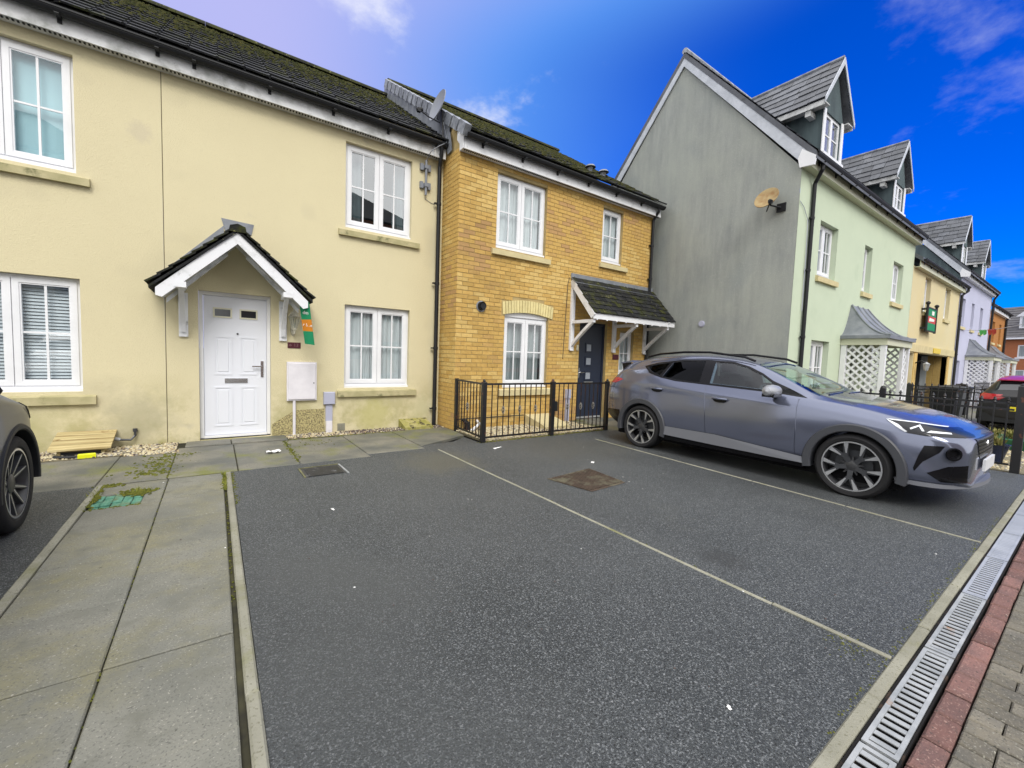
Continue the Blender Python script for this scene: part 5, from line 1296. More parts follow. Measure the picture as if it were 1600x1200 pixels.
# cabin hollow
inn = full.copy(); inn.transform(Matrix.Translation((0, .13, -.045)) @ Matrix.Diagonal((.94, .965, 1.0, 1)))
inn = boolean(inn, clean_cut(MB().box(-2, 2, 1.28, 4.1, .55, 2)), 'INTERSECT')
inn.materials.clear(); inn.materials.append(M_inside)
P_SUV = paint('violet_grey_paint', (.150, .166, .236), .6, .14, .45)
body.materials.clear(); body.materials.append(P_SUV)
body = boolean(body, inn, 'DIFFERENCE')
cut = MB()
for p in (win_f, win_tri, win_r, win_q): cut.prism(p, -1.3, 1.3, 'x')
body = boolean(body, clean_cut(cut), 'DIFFERENCE')
body = boolean(body, clean_cut(MB().prism(ws_poly, .98, 1.7, 'z')), 'DIFFERENCE')
cut = wheel_cut((WF, WR), .385, .60)
gap = .0045
for s_ in (-1, 1):
    x0, x1 = sorted((s_ * .70, s_ * 1.2))
    cut.prism([(2.44 - gap, .36), (2.44 + gap, .36), (2.505 + gap, 1.055), (2.505 - gap, 1.055)], x0, x1, 'x')
    cut.prism([(1.36 - gap, .34), (1.36 + gap, .34), (1.375 + gap, .985), (1.375 - gap, .985)], x0, x1, 'x')
body = boolean(body, clean_cut(cut), 'DIFFERENCE')
sh2 = Matrix.Translation((0, -OL, 0))
def suv_part(name, me, parent=suv):
    me.transform(sh2); return by_side(name, me, parent) if name in TWIN else link(name, me, parent)
bnames = body
mi_names = [m.name if m else '' for m in body.materials]
r_ = eval_mods(body, [('DATA_TRANSFER', dict(object=full, use_loop_data=True, data_types_loops={'CUSTOM_NORMAL'}, loop_mapping='POLYINTERP_NEAREST'))])
sb = suv_part('body', r_)
def P_(polys, off, m, nm, keep=nz(0), parent=suv, mbx=None):
    return suv_part(nm, patch(full, mbx or side_prism(polys), keep, off, m, nm), parent)
tri_keep = lambda n, c: abs(n[0]) > .03
ring_cut = boolean(clean_cut(side_prism([trim_out])), clean_cut(side_prism([win_f, win_tri, win_r, win_q])), 'DIFFERENCE')
class _W:     # a ready mesh used like a builder
    def __init__(s, me): s.me = me
    def mesh(s, *a): return s.me
P_(None, .002, M_gloss, 'window_trim', tri_keep, mbx=_W(ring_cut))
for nm, p, m in (('front_window', win_f, M_cg), ('quarter_light', win_tri, M_cgd), ('rear_window', win_r, M_cgd), ('rear_quarter_window', win_q, M_cgd)):
    P_([[(a, b) for a, b in p]], -.004, m, nm, tri_keep)
P_(None, -.003, M_cg, 'windscreen', lambda n, c: n[2] > .05, mbx=MB().prism(ws_poly, .98, 1.7, 'z'))
P_(None, .003, M_cgd, 'rear_screen', lambda n, c: n[2] > .05, mbx=MB().prism(rw_poly, 1.0, 1.32, 'z'))
# lamps, grille, vents
P_([[(.60, .865), (.55, .845), (.42, .755), (.30, .745), (.02, .745), (.02, .80), (.20, .825), (.40, .855)]], .003, M_lampclear, 'headlamp', lambda n, c: abs(c[0]) > .40)
P_([[(.60, .866), (.575, .846), (.44, .762), (.425, .770), (.50, .825)], [(.415, .800), (.36, .836), (.315, .782), (.33, .780), (.362, .818), (.405, .788)], [(.30, .772), (.15, .770), (.16, .782), (.28, .790)], [(.595, .868), (.40, .858), (.20, .828), (.20, .822), (.40, .850), (.56, .858)]], .006, M_lampwhite, 'light_guide', lambda n, c: abs(c[0]) > .44 and n[2] > -.99)
P_([[(.30, .655), (.17, .665), (.20, .60), (.30, .50), (.35, .40), (.36, .43), (.33, .56)]], .003, M_gloss, 'bumper_vent', lambda n, c: abs(c[0]) > .6)
P_([[(.03, .50), (.14, .48), (.27, .40), (.18, .33), (.03, .33)]], .004, M_gloss, 'lower_intake', lambda n, c: abs(c[0]) > .36)
fk = lambda n, c: n[1] < -.05 and c[1] < .4
def front_prism(polys):
    mb = MB()
    for p in polys: mb.prism(p, -.1, .5, 'y')
    return mb
P_(None, .004, M_gloss, 'grille', fk, mbx=front_prism([[(-.50, .735), (.50, .735), (.36, .56), (.28, .52), (-.28, .52), (-.36, .56)]]))
P_(None, .007, M_rimdark, 'grille_bar', fk, mbx=front_prism([[(-.48 + .02 * k, .725 - .035 * k), (.48 - .02 * k, .725 - .035 * k), (.48 - .02 * k, .715 - .035 * k), (-.48 + .02 * k, .715 - .035 * k)] for k in range(5)]))
for s_ in (-1, 1):
    fo = MB(); Mf = Matrix.Translation((s_ * .775, .118, .60)) @ Matrix.Rotation(R(118) , 4, 'X') @ Matrix.Rotation(R(-38 * -s_), 4, 'Y')
    fo.lathe([(.0, -.01), (.032, -.01), (.045, .012), (.06, .012), (.062, .0)], 20, Matrix.Translation((s_ * .79, .112, .60)) @ Matrix.Rotation(R(90), 4, 'X') @ Matrix.Rotation(R(48 * s_), 4, 'Y'))
    o = obj('fog_lamp', fo, M_gloss, suv, smooth=True, loc=(0, -OL, 0))
pl = MB().box(-.27, .27, -.035, -.015, .41, .52); obj('number_plate', pl, M_white, suv, loc=(0, -OL, 0))
obj('badge', MB().lathe([(0, .02), (.03, .02), (.045, 0)], 6, Matrix.Translation((0, .01, .66)) @ Matrix.Rotation(R(90), 4, 'X')), M_rimbright, suv, loc=(0, -OL, 0))
lp = MB(); n = 20; vs = []
for i in range(n + 1):
    a = -math.pi / 2 + math.pi * i / n; xx = .88 * math.sin(a); yy = .50 - .52 * math.cos(a) ** .62 if abs(a) < math.pi / 2 - 1e-6 else .50
    vs += [(xx, yy - .02, .265), (xx, yy - .015, .30), (xx * .93, yy + .05, .305), (xx * .93, yy + .05, .262)]
lp.add(vs, [(i * 4 + k, i * 4 + (k + 1) % 4, (i + 1) * 4 + (k + 1) % 4, (i + 1) * 4 + k)[::-1] for i in range(n) for k in range(4)])
obj('front_lip', lp, M_sillclad, suv, smooth=True, loc=(0, -OL, 0))
for s_ in (-1, 1):
    for l in (WF, WR):
        obj('wheel_arch_trim', arch_ring(l, 0, .365, .445, .74, .932, s_, R(-12), R(192), .335), M_arch, suv, smooth=True, loc=(0, -OL, 0))
    sc_ = MB()
    vs = []
    for l, z0, z1, z2 in ((1.26, .195, .265, .345), (2.3, .19, .27, .42), (3.07, .19, .28, .415)):
        vs += [(s_ * .82, l, z0), (s_ * .905, l, z0 + .03), (s_ * .915, l, z1), (s_ * .932, l, z1 + .012), (s_ * .918, l, z2), (s_ * .85, l, z2)]
    f_ = [(i * 6 + k, i * 6 + (k + 1) % 6, (i + 1) * 6 + (k + 1) % 6, (i + 1) * 6 + k) for i in range(2) for k in range(6)] + [tuple(range(6)), tuple(range(12, 18))]
    mi_ = []
    sc_.add(vs, f_ if s_ < 0 else [q[::-1] for q in f_])
    for i, q in enumerate(f_): sc_.m[i] = 1 if set(k % 6 for k in q) == {3, 4} else 0
    obj('sill_cladding', sc_, [M_gloss, M_sillclad], suv, loc=(0, -OL, 0))
    # door handles in their recesses
    for l, z in ((2.27, .895), (3.24, .95)):
        hx = s_ * .915
        hd = MB(); pts = [(hx * .992, l - .10, z), (hx * 1.012, l - .06, z + .004), (hx * 1.015, l + .04, z + .006), (hx * .992, l + .10, z + .004)]
        hd.tube(pts, [.012, .016, .016, .012], 8); o = obj('door_handle', hd, P_SUV, suv, smooth=True, loc=(0, -OL, 0))
        obj('handle_recess', MB().lathe([(0, .0), (.045, .0), (.05, -.012)], 16, Matrix.Translation((hx * .998, l, z - .012)) @ Matrix.Diagonal((1, 1.9, .75, 1)) @ Matrix.Rotation(R(90) * s_, 4, 'Y')), M_gloss, o)
    # mirrors
    mr = MB(); mr.lathe([(0, -.115), (.05, -.10), (.078, -.05), (.082, .02), (.07, .085), (.0, .10)], 16, Matrix.Translation((s_ * 1.01, 1.60, 1.06)) @ Matrix.Diagonal((1.35, .95, .92, 1)) @ Matrix.Rotation(R(90), 4, 'Y'))
    mo = obj('door_mirror', mr, M_mirrorcap, suv, smooth=True, loc=(0, -OL, 0))
    ml = MB(); ml.tube([(s_ * .86, 1.62, .985), (s_ * .95, 1.60, 1.0), (s_ * .98, 1.60, 1.03)], [.03, .025, .03], 8); ml.box(min(s_ * .90, s_ * 1.10), max(s_ * .90, s_ * 1.10), 1.535, 1.665, .992, 1.028)
    obj('mirror_stalk', ml, M_gloss, mo)
    # roof rails
    rl_ = [(s_ * .625, l, z) for l, z in ((1.98, 1.395), (2.12, 1.445), (2.6, 1.50), (3.0, 1.498), (3.4, 1.465), (3.62, 1.415))]
    obj('roof_rail', MB().tube([Vector(p) + Vector((0, 0, .012)) for p in rl_], .016, 8), M_gloss, suv, smooth=True, loc=(0, -OL, 0))
    make_wheel(suv, s_ * (.918 - .115), WF - OL, WRAD, .235, .260, 'y5', s_); make_wheel(suv, s_ * (.918 - .115), WR - OL, WRAD, .235, .260, 'y5', s_)
P_([[(4.05, 1.075), (3.93, 1.05), (4.09, .985), (4.5, .975), (4.5, 1.06)]], .004, M_lampred, 'tail_lamp', lambda n, c: abs(n[0]) > .02 or n[1] > .3)
P_(None, .004, M_gloss, 'rear_bumper_insert', lambda n, c: n[1] > .05 and c[1] > 3.9, mbx=MB().prism([(-.92, .30), (.92, .30), (.88, .55), (.6, .50), (-.6, .50), (-.88, .55)], 3.95, 4.6, 'y'))
sp = MB(); sp.add([(-.56, 4.0, 1.365), (.56, 4.0, 1.365), (.60, 4.20, 1.325), (-.60, 4.20, 1.325), (-.56, 4.0, 1.33), (.56, 4.0, 1.33), (.60, 4.20, 1.305), (-.60, 4.20, 1.305)], [(0, 1, 2, 3), (7, 6, 5, 4), (0, 4, 5, 1), (1, 5, 6, 2), (2, 6, 7, 3), (3, 7, 4, 0)])
obj('roof_spoiler', sp, P_SUV, suv, loc=(0, -OL, 0))
for s_ in (-1, 1):
    obj('spoiler_fin', MB().prism([(4.0, 1.33), (4.19, 1.32), (4.16, 1.19), (4.10, 1.16)], s_ * .575 - .008, s_ * .575 + .008, 'x'), M_gloss, suv, loc=(0, -OL, 0))
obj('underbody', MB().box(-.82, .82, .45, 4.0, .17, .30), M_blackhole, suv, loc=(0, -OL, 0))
dsh = MB(); dsh.cbox(-.72, .72, 1.35, 1.75, .7, 1.0, .04); obj('dashboard', dsh, M_seat, suv, loc=(0, -OL, 0))
for s_ in (-.38, .38):
    st = MB(); Mx = Matrix.Translation((s_, 2.35, .55)); st.cbox(-.24, .24, -.3, .25, -.1, .12, .05, M=Mx)
    st.cbox(-.23, .23, -.08, .08, 0, .62, .06, M=Mx @ Matrix.Translation((0, .28, .05)) @ Matrix.Rotation(R(-16), 4, 'X')); st.cbox(-.13, .13, -.05, .05, 0, .2, .04, M=Mx @ Matrix.Translation((0, .47, .68)) @ Matrix.Rotation(R(-10), 4, 'X'))
    obj('seat', st, M_seat, suv, loc=(0, -OL, 0))
obj('rear_seat', MB().cbox(-.65, .65, 2.95, 3.5, .45, .62, .05).cbox(-.65, .65, 0, .16, 0, .55, .05, M=Matrix.Translation((0, 3.35, .55)) @ Matrix.Rotation(R(-18), 4, 'X')), M_seat, suv, loc=(0, -OL, 0))
obj('steering_wheel', MB().tube([(.38 * -1 + .18 * math.cos(a), 1.92 + .05 * math.sin(a), .93 + .17 * math.sin(a)) for a in [math.pi * 2 * k / 20 for k in range(21)]], .014, 6), M_gloss, suv, smooth=True, loc=(0, -OL, 0))
for s_, a0, b0 in ((-1, (.1, 1.18, 1.045), (.62, 1.22, 1.05)), (1, (-.55, 1.18, 1.045), (.0, 1.22, 1.055))): obj('wiper', MB().tube([a0, b0], .009, 6), M_gloss, suv, loc=(0, -OL, 0))

# --- hatchbacks
HT = dict(bulge=1.01,
    w=[(0, .50), (.05, .62), (.15, .73), (.3, .80), (.5, .845), (.8, .865), (1.4, .86), (2.2, .86), (3.0, .865), (3.4, .86), (3.7, .845), (3.88, .815), (3.96, .785), (4.0, .70)],
    zb=[(0, .25), (.25, .20), (3.6, .20), (3.85, .28), (4.0, .36)],
    zs=[(0, .58), (.1, .66), (.3, .75), (.6, .81), (1.2, .86), (2.2, .89), (3.0, .92), (3.5, .95), (3.8, .94), (4.0, .84)],
    wg=[(0, .40), (.1, .56), (.4, .68), (.8, .73), (1.2, .76), (1.6, .78), (2.4, .78), (3.1, .77), (3.6, .72), (3.85, .66), (4.0, .52)],
    zg=[(0, .66), (.1, .74), (.3, .82), (.7, .92), (1.05, .96), (1.4, .97), (2.4, 1.0), (3.2, 1.06), (3.6, 1.09), (3.85, 1.03), (4.0, .90)],
    wt=[(0, .32), (.1, .44), (.4, .54), (.8, .58), (1.05, .61), (1.3, .63), (1.7, .60), (2.2, .57), (3.0, .56), (3.5, .54), (3.7, .53), (3.85, .52), (4.0, .42)],
    zt=[(0, .675), (.1, .765), (.3, .85), (.7, .96), (1.0, .99), (1.2, 1.07), (1.5, 1.25), (1.8, 1.385), (2.1, 1.43), (2.7, 1.445), (3.2, 1.41), (3.55, 1.36), (3.66, 1.30), (3.8, 1.12), (4.0, .92)],
    zc=[(0, .68), (.1, .78), (.3, .87), (.7, .98), (1.0, 1.01), (1.2, 1.085), (1.5, 1.27), (1.8, 1.415), (2.1, 1.47), (2.7, 1.485), (3.2, 1.45), (3.55, 1.395), (3.66, 1.33), (3.8, 1.14), (4.0, .93)])
HLS = [0, .03, .08, .16, .3, .5, .75, 1.0, 1.12, 1.25, 1.45, 1.7, 1.95, 2.2, 2.6, 3.0, 3.3, 3.5, 3.6, 3.66, 3.72, 3.8, 3.88, 3.95, 3.98, 4.0]
hfull = car_body(HT, HLS)
hc = wheel_cut((.80, 3.32), .36, .56)
for s_ in (-1, 1):
    x0, x1 = sorted((s_ * .64, s_ * 1.2))
    for l in (1.28, 2.35): hc.prism([(l - gap, .33), (l + gap, .33), (l + .02 + gap, .97), (l + .02 - gap, .97)], x0, x1, 'x')
    hc.prism([(.42, .70), (.62, .79), (.62, .797), (.42, .707)], x0, x1, 'x')
hbody0 = hfull.copy(); hbody0.materials.clear(); hbody0.materials.append(M_black); hcm = clean_cut(hc)
hbody0 = boolean(hbody0, hcm, 'DIFFERENCE')
hbody0 = eval_mods(hbody0, [('DATA_TRANSFER', dict(object=hfull, use_loop_data=True, data_types_loops={'CUSTOM_NORMAL'}, loop_mapping='POLYINTERP_NEAREST'))])
h_glass = [[(1.30, 1.0), (2.36, 1.02), (2.36, 1.39), (1.98, 1.38), (1.66, 1.27), (1.42, 1.12)], [(2.44, 1.025), (3.15, 1.08), (3.38, 1.15), (3.28, 1.30), (2.9, 1.375), (2.44, 1.395)]]
def hatch(name, label, base, rz, col, roofcol, style, rear_text, group=None, mirror=1.38):
    c = thing_local(name, label, 'car', base, rz, group); off = Matrix.Translation((0, -2, 0))
    b = hbody0.copy(); b.materials[0] = mat(name + '_paint', col, .38, .35, coat=.3); b.transform(off); link('body', b, c)
    def pp(mbx, keep, o, m, nm):
        q = patch(hfull, mbx, keep, o, m, nm); q.transform(off); return by_side(nm, q, c) if nm in TWIN else link(nm, q, c)
    pp(side_prism(h_glass), nz(0), .002, M_hglass, 'side_window')
    pp(MB().prism([(-.58, 1.10), (.58, 1.10), (.52, 1.72), (-.52, 1.72)], .95, 1.6, 'z'), lambda n, q: n[2] > .05, .002, M_hglass, 'windscreen')
    pp(MB().prism([(-.53, 3.63), (.53, 3.63), (.56, 3.84), (-.56, 3.84)], .98, 1.5, 'z'), lambda n, q: n[2] > .05, .003, M_hglass, 'rear_window')
    if roofcol:
        pp(MB().prism([(-.72, 1.80), (.72, 1.80), (.70, 3.60), (-.70, 3.60)], 1.3, 1.6, 'z'), lambda n, q: n[2] > .3, .004, paint(name + '_roof', roofcol, .2), 'roof')
        sp = MB(); sp.add([(-.5, 3.5, 1.405), (.5, 3.5, 1.405), (.53, 3.76, 1.36), (-.53, 3.76, 1.36), (-.5, 3.5, 1.36), (.5, 3.5, 1.36), (.53, 3.76, 1.335), (-.53, 3.76, 1.335)], [(0, 1, 2, 3), (7, 6, 5, 4), (0, 4, 5, 1), (1, 5, 6, 2), (2, 6, 7, 3), (3, 7, 4, 0)])
        obj('roof_spoiler', sp, MATS[name + '_roof'], c, loc=(0, -2, 0))
    pp(side_prism([[(3.70, .90), (3.80, .99), (4.02, .96), (4.02, .83), (3.80, .82)]]), lambda n, q: abs(q[0]) > .42 and (abs(n[0]) > .02 or n[1] > .3), .005, M_lampred, 'tail_lamp')
    pp(side_prism([[(.02, .62), (.02, .72), (.30, .80), (.55, .82), (.40, .70)]]), lambda n, q: abs(q[0]) > .34 and (abs(n[0]) > .02 or n[1] < -.2), .005, M_lampclear, 'headlamp')
    pl = MB().box(-.26, .26, 3.985, 4.012, .56, .67); po = obj('number_plate', pl, M_plate, c, loc=(0, -2, 0))
    if rear_text:
        tm_ = text_mesh(rear_text, .115, .001); tm_.materials.append(M_black); tm_.transform(Matrix.Translation((0, 2.0165, .615)) @ Matrix.Rotation(R(180), 4, 'Z') @ Matrix.Rotation(R(90), 4, 'X')); link('plate_lettering', tm_, po, (0, 0, 0))
        po.location = (0, -2, 0); po.children[0].location = (0, 2, 0)
    obj('rear_wiper', MB().tube([(.02, 3.84, 1.03), (-.38, 3.83, 1.04)], .012, 6), M_black, c, loc=(0, -2, 0))
    obj('lower_bumper', MB().prism([(-.80, .25), (.80, .25), (.74, .48), (-.74, .48)], 3.93, 3.99, 'y'), M_black, c, loc=(0, -2, 0))
    for s_ in (-1, 1):
        for l in (.80, 3.32):
            make_wheel(c, s_ * .755, l - 2, .315, .20, .228, style, s_)
            obj('wheel_arch_trim', arch_ring(l, 0, .345, .385, .70, .872, s_, R(-8), R(188), .32), M_black, c, smooth=True, loc=(0, -2, 0))
        mo = MB(); mo.lathe([(0, -.10), (.05, -.08), (.07, 0), (.06, .07), (0, .09)], 12, Matrix.Translation((s_ * .95, mirror, 1.0)) @ Matrix.Diagonal((1.2, .8, .8, 1)) @ Matrix.Rotation(R(90), 4, 'Y')); mo.box(min(s_ * .76, s_ * .92), max(s_ * .76, s_ * .92), mirror - .03, mirror + .04, .95, .98)
        obj('door_mirror', mo, M_black, c, smooth=True, loc=(0, -2, 0))
        for l in (2.18, 3.0): obj('door_handle', MB().tube([(s_ * .858, l - .08, .86), (s_ * .878, l - .05, .862), (s_ * .878, l + .05, .864), (s_ * .858, l + .08, .866)], .012, 6), M_black, c, loc=(0, -2, 0))
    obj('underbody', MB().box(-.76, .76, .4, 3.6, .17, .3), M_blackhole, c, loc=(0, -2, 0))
    return c
M_hglass = mat('dark_tinted_glass', (.015, .018, .022), .05, .7, coat=.6); M_plate = mat('yellow_number_plate', (.72, .60, .02), .4, .4)
hatch('dark_hatchback', 'charcoal hatchback at the left edge parked nose towards the house', (-1.985, 3.15, GZ), R(180), (.028, .033, .042), None, 'multi', None, None, 1.80).scale = (1, 1, 1.07)
hatch('black_hatchback', 'black hatchback with red roof seen from behind beyond the railings', (18.6, 1.14, gz(17) - .0), R(90), (.008, .008, .010), (.42, .015, .04), 'plain', 'G7 UE')

# ------------------------------------------------------------------ things on and beside the cream house
def lettering(body, size, M, m, parent, name='lettering'):
    me = text_mesh(body, size); me.materials.append(m); me.transform(M); return link(name, me, parent)
FACE = Matrix.Rotation(R(90), 4, 'X')        # text plane facing -Y
mbx = thing('meter_box', 'white meter cabinet on the cream wall right of the white door', 'meter box', (1.1, D, .5))
obj('cabinet', MB().box(.895, 1.315, D - .045, D - .001, .515, 1.115), M_meter, mbx)
obj('door', MB().cbox(-.193, .193, -.283, .283, 0, .018, .006, M=Matrix.Translation((1.105, D - .045, .815)) @ FACE), M_meter, mbx)
obj('lock', MB().tube([(1.27, D - .07, .79), (1.27, D - .06, .79)], .009, 8), M_black, mbx)
obj('supply_pipe', MB().tube([(1.0, D - .022, .515), (1.0, D - .022, -.05)], .022, 10), M_meter, mbx, smooth=True)
eb = thing('cable_duct', 'lilac grey cable duct with square top box beside the white meter cabinet', 'duct', (1.5, D, 0))
obj('top_box', MB().cbox(-.085, .085, -.10, .10, 0, .075, .01, M=Matrix.Translation((1.505, D - .001, .54)) @ FACE), M_elec, eb)
obj('duct', MB().box(1.455, 1.555, D - .04, D - .001, .17, .438), M_elec, eb); obj('lower_duct', MB().box(1.46, 1.55, D - .055, D - .001, -.05, .169).box(1.48, 1.53, D - .06, D - .055, .02, .13), M_meter, eb)
tag(obj('air_vent', MB().box(1.64, 1.76, D - .008, D - .001, -.01, .11).box(1.65, 1.75, D - .014, D - .0081, .02, .035).box(1.65, 1.75, D - .014, D - .0081, .05, .065).box(1.65, 1.75, D - .014, D - .0081, .08, .095), M_kerb), 'small square vent low on the cream wall right of the cable duct', 'vent')
pq = thing('number_plaque', 'maroon number plaque reading 13 under the wall lantern', 'plaque', (1.0, D, 1.36))
obj('plate', MB().cbox(-.09, .09, -.045, .045, 0, .012, .004, M=Matrix.Translation((1.0, D - .001, 1.37)) @ FACE), M_plaque, pq)
lettering('13', .07, Matrix.Translation((1.025, D - .0145, 1.37)) @ FACE, M_plaquetext, pq)
em = MB(); 
for k in range(4): em.lathe([(0, .0), (.008, .0), (.006, .002)], 8, Matrix.Translation((.945 + .013 * math.cos(k * math.pi / 2), D - .0135, 1.37 + .011 * math.sin(k * math.pi / 2))) @ FACE)
obj('emblem', em, M_plaquetext, pq)
ln_ = thing('wall_lantern', 'ornate cream carriage lantern on the cream wall beside the canopy bracket', 'lamp', (.985, D, 1.7))
M_lantern = mat('aged_cream_metal', (.62, .60, .50), .6, .4, col2=(.42, .40, .32), ns=20)
lx, ly = .985, D - .13
obj('back_plate', MB().lathe([(0, .02), (.04, .02), (.05, 0)], 14, Matrix.Translation((lx, D - .001, 1.62)) @ FACE @ Matrix.Diagonal((.8, 2.2, 1, 1))), M_lantern, ln_, smooth=True)
obj('arm', MB().tube([(lx, D - .02, 1.56), (lx, D - .08, 1.53), (lx, ly, 1.55), (lx, ly, 1.60)], .012, 8).tube([(lx, D - .02, 1.72), (lx, D - .07, 1.80), (lx, D - .05, 1.86), (lx, D - .03, 1.82)], .009, 8), M_lantern, ln_, smooth=True)
obj('cage_foot', MB().lathe([(.03, 1.60), (.035, 1.625), (.03, 1.63)], 6, Matrix.Translation((lx, ly, 0))), M_lantern, ln_)
obj('cage', MB().lathe([(.085, 1.80), (.07, 1.815), (.045, 1.86), (.02, 1.88), (.012, 1.92), (.0, 1.935)], 6, Matrix.Translation((lx, ly, 0))), M_lantern, ln_)
cg = MB()
for k in range(6):
    a = k * math.pi / 3; cg.tube([(lx + .03 * math.cos(a), ly + .03 * math.sin(a), 1.625), (lx + .078 * math.cos(a), ly + .078 * math.sin(a), 1.80)], .006, 5)
obj('cage_bars', cg, M_lantern, ln_); obj('glass', MB().lathe([(.027, 1.63), (.072, 1.80)], 6, Matrix.Translation((lx, ly, 0))), M_pane, ln_)
# sale banner
bn = thing('sale_banner', 'green and orange sale banner hanging from the canopy over the white door', 'banner', (1.1, 6.73, 1.9))
def banner_piece(nm, t0, t1, m):
    mb = MB(); tl, tr, bl_, br = Vector((1.0, 6.79, 1.975)), Vector((1.11, 6.69, 1.99)), Vector((1.075, 6.79, 1.395)), Vector((1.19, 6.69, 1.38)); n = 6
    g_ = []
    for j in range(4):
        t = t0 + (t1 - t0) * j / 3
        for i in range(n + 1):
            u = i / n; p = tl.lerp(tr, u).lerp(bl_.lerp(br, u), t); p.y += .012 * math.sin(u * 5 + t * 3) * (.4 + t); g_.append(p)
    fs_ = [(j * (n + 1) + i, j * (n + 1) + i + 1, (j + 1) * (n + 1) + i + 1, (j + 1) * (n + 1) + i)[::-1] for j in range(3) for i in range(n)]
    back = [p + Vector((.002, .003, 0)) for p in g_]
    mb.add(g_ + back, fs_ + [tuple(k + len(g_) for k in f[::-1]) for f in fs_])
    return obj(nm, mb, m, bn, smooth=True)
banner_piece('upper_panel', 0, .40, M_flag_g); ob_ = banner_piece('orange_panel', .40, .68, M_flag_o); banner_piece('lower_panel', .68, 1, M_flag_g)
bd = (Vector((1.13, 6.68, 0)) - Vector((.985, 6.80, 0))).normalized(); bnrm = Vector((-.638, -.77, 0)).normalized()
MT = lambda p, r=-7: Matrix.Translation(p) @ Matrix(((bd.x, 0, bnrm.x, 0), (bd.y, 0, bnrm.y, 0), (0, 1, 0, 0), (0, 0, 0, 1))) @ Matrix.Rotation(R(r), 4, 'Z')
lettering('r Sale', .062, MT(Vector((1.108, 6.738, 1.665)) + bnrm * .012), M_flag_w, bn); lettering('dm', .07, MT(Vector((1.08, 6.74, 1.84)) + bnrm * .012), M_flag_w, bn)
# pine boarded box, level and tap in the gravel
wbx = thing('board_lid_box', 'low box with a sloping lid of knotty pine boards against the cream wall', 'box', (-1.3, 7.1, 0))
obj('box_body', MB().prism([(6.90, -.05), (6.90, .035), (D - .003, .155), (D - .003, -.05)], -1.50, -1.10, 'x'), M_pine, wbx)
for k in range(4):
    t0, t1 = k / 4 + .02, (k + 1) / 4 - .02; y0, y1 = 6.84 + .43 * t0, 6.84 + .43 * t1; z0, z1 = .045 + .145 * t0, .045 + .145 * t1
    mb = MB(); xl_, xr_ = -1.565 + .10 * t0 * 0, -1.035
    mb.add([(xl_, y0, z0), (xr_, y0, z0), (xr_, y1, z1), (xl_, y1, z1), (xl_, y0, z0 + .022), (xr_, y0, z0 + .022), (xr_, y1, z1 + .022), (xl_, y1, z1 + .022)], [(3, 2, 1, 0), (4, 5, 6, 7), (0, 1, 5, 4), (1, 2, 6, 5), (2, 3, 7, 6), (3, 0, 4, 7)])
    obj('board', mb, M_pine, wbx)
obj('opening', MB().box(-1.47, -1.13, 6.893, 6.899, -.03, .025), M_black, wbx)
lv = thing('hand_tool', 'black and bright yellow hand tool lying before the pine lid box', 'tool', (-1.3, 6.72, -.02))
obj('handle', MB().tube([(-1.50, 6.78, 0), (-1.40, 6.74, -.005), (-1.30, 6.73, -.003)], .018, 8), M_black, lv, smooth=True); obj('grip', MB().cbox(-.075, .075, -.022, .022, 0, .05, .008, M=Matrix.Translation((-1.22, 6.72, -.022)) @ Matrix.Rotation(R(6), 4, 'Z')), M_hiviz, lv)
tp = thing('outside_tap', 'dark pipe stub and wire low on the cream wall right of the pine lid box', 'tap', (-.92, D, .1))
obj('pipe', MB().tube([(-.86, D - .03, .20), (-.86, D - .03, .12), (-.90, D - .06, .07), (-1.02, D - .08, .085)], .014, 8).tube([(-.86, D - .03, .21), (-.86, D - .03, .17)], .024, 8), M_rimgrey, tp, smooth=True)
obj('valve', MB().tube([(-1.05, D - .09, .10), (-1.0, D - .08, .085)], .022, 8), M_galv, tp, smooth=True)
sc2 = thing('stone_cover', 'mossy sloping concrete cover box beside the black downpipe', 'cover', (2.95, 7.1, -.03))
obj('cover', MB().prism([(6.94, -.04), (6.94, .02), (D - .003, .125), (D - .003, -.04)], 2.68, 3.20, 'x'), M_mosswood, sc2)
jb = thing('cable_clamp', 'pair of grey pole clamps on the cream wall under the eaves by the downpipe', 'bracket', (3.09, D, 4.4))
obj('pole', MB().tube([(3.085, D - .06, 4.72), (3.085, D - .06, 4.12)], .022, 8), M_dishgrey, jb, smooth=True)
for z in (4.60, 4.29):
    obj('clamp', MB().box(2.985, 3.04, D - .05, D - .001, z - .055, z + .055).box(3.12, 3.18, D - .05, D - .001, z - .055, z + .055).box(3.04, 3.12, D - .04, D - .001, z - .035, z + .035).box(3.05, 3.12, D - .09, D - .04, z - .03, z + .03), M_dishgrey, jb)
obj('cable', MB().tube([(3.085, D - .03, 4.12), (3.10, D - .01, 4.07), (3.2, D - .008, 4.03), (3.29, D - .008, 4.02)], .004, 5), M_dishgrey, jb)
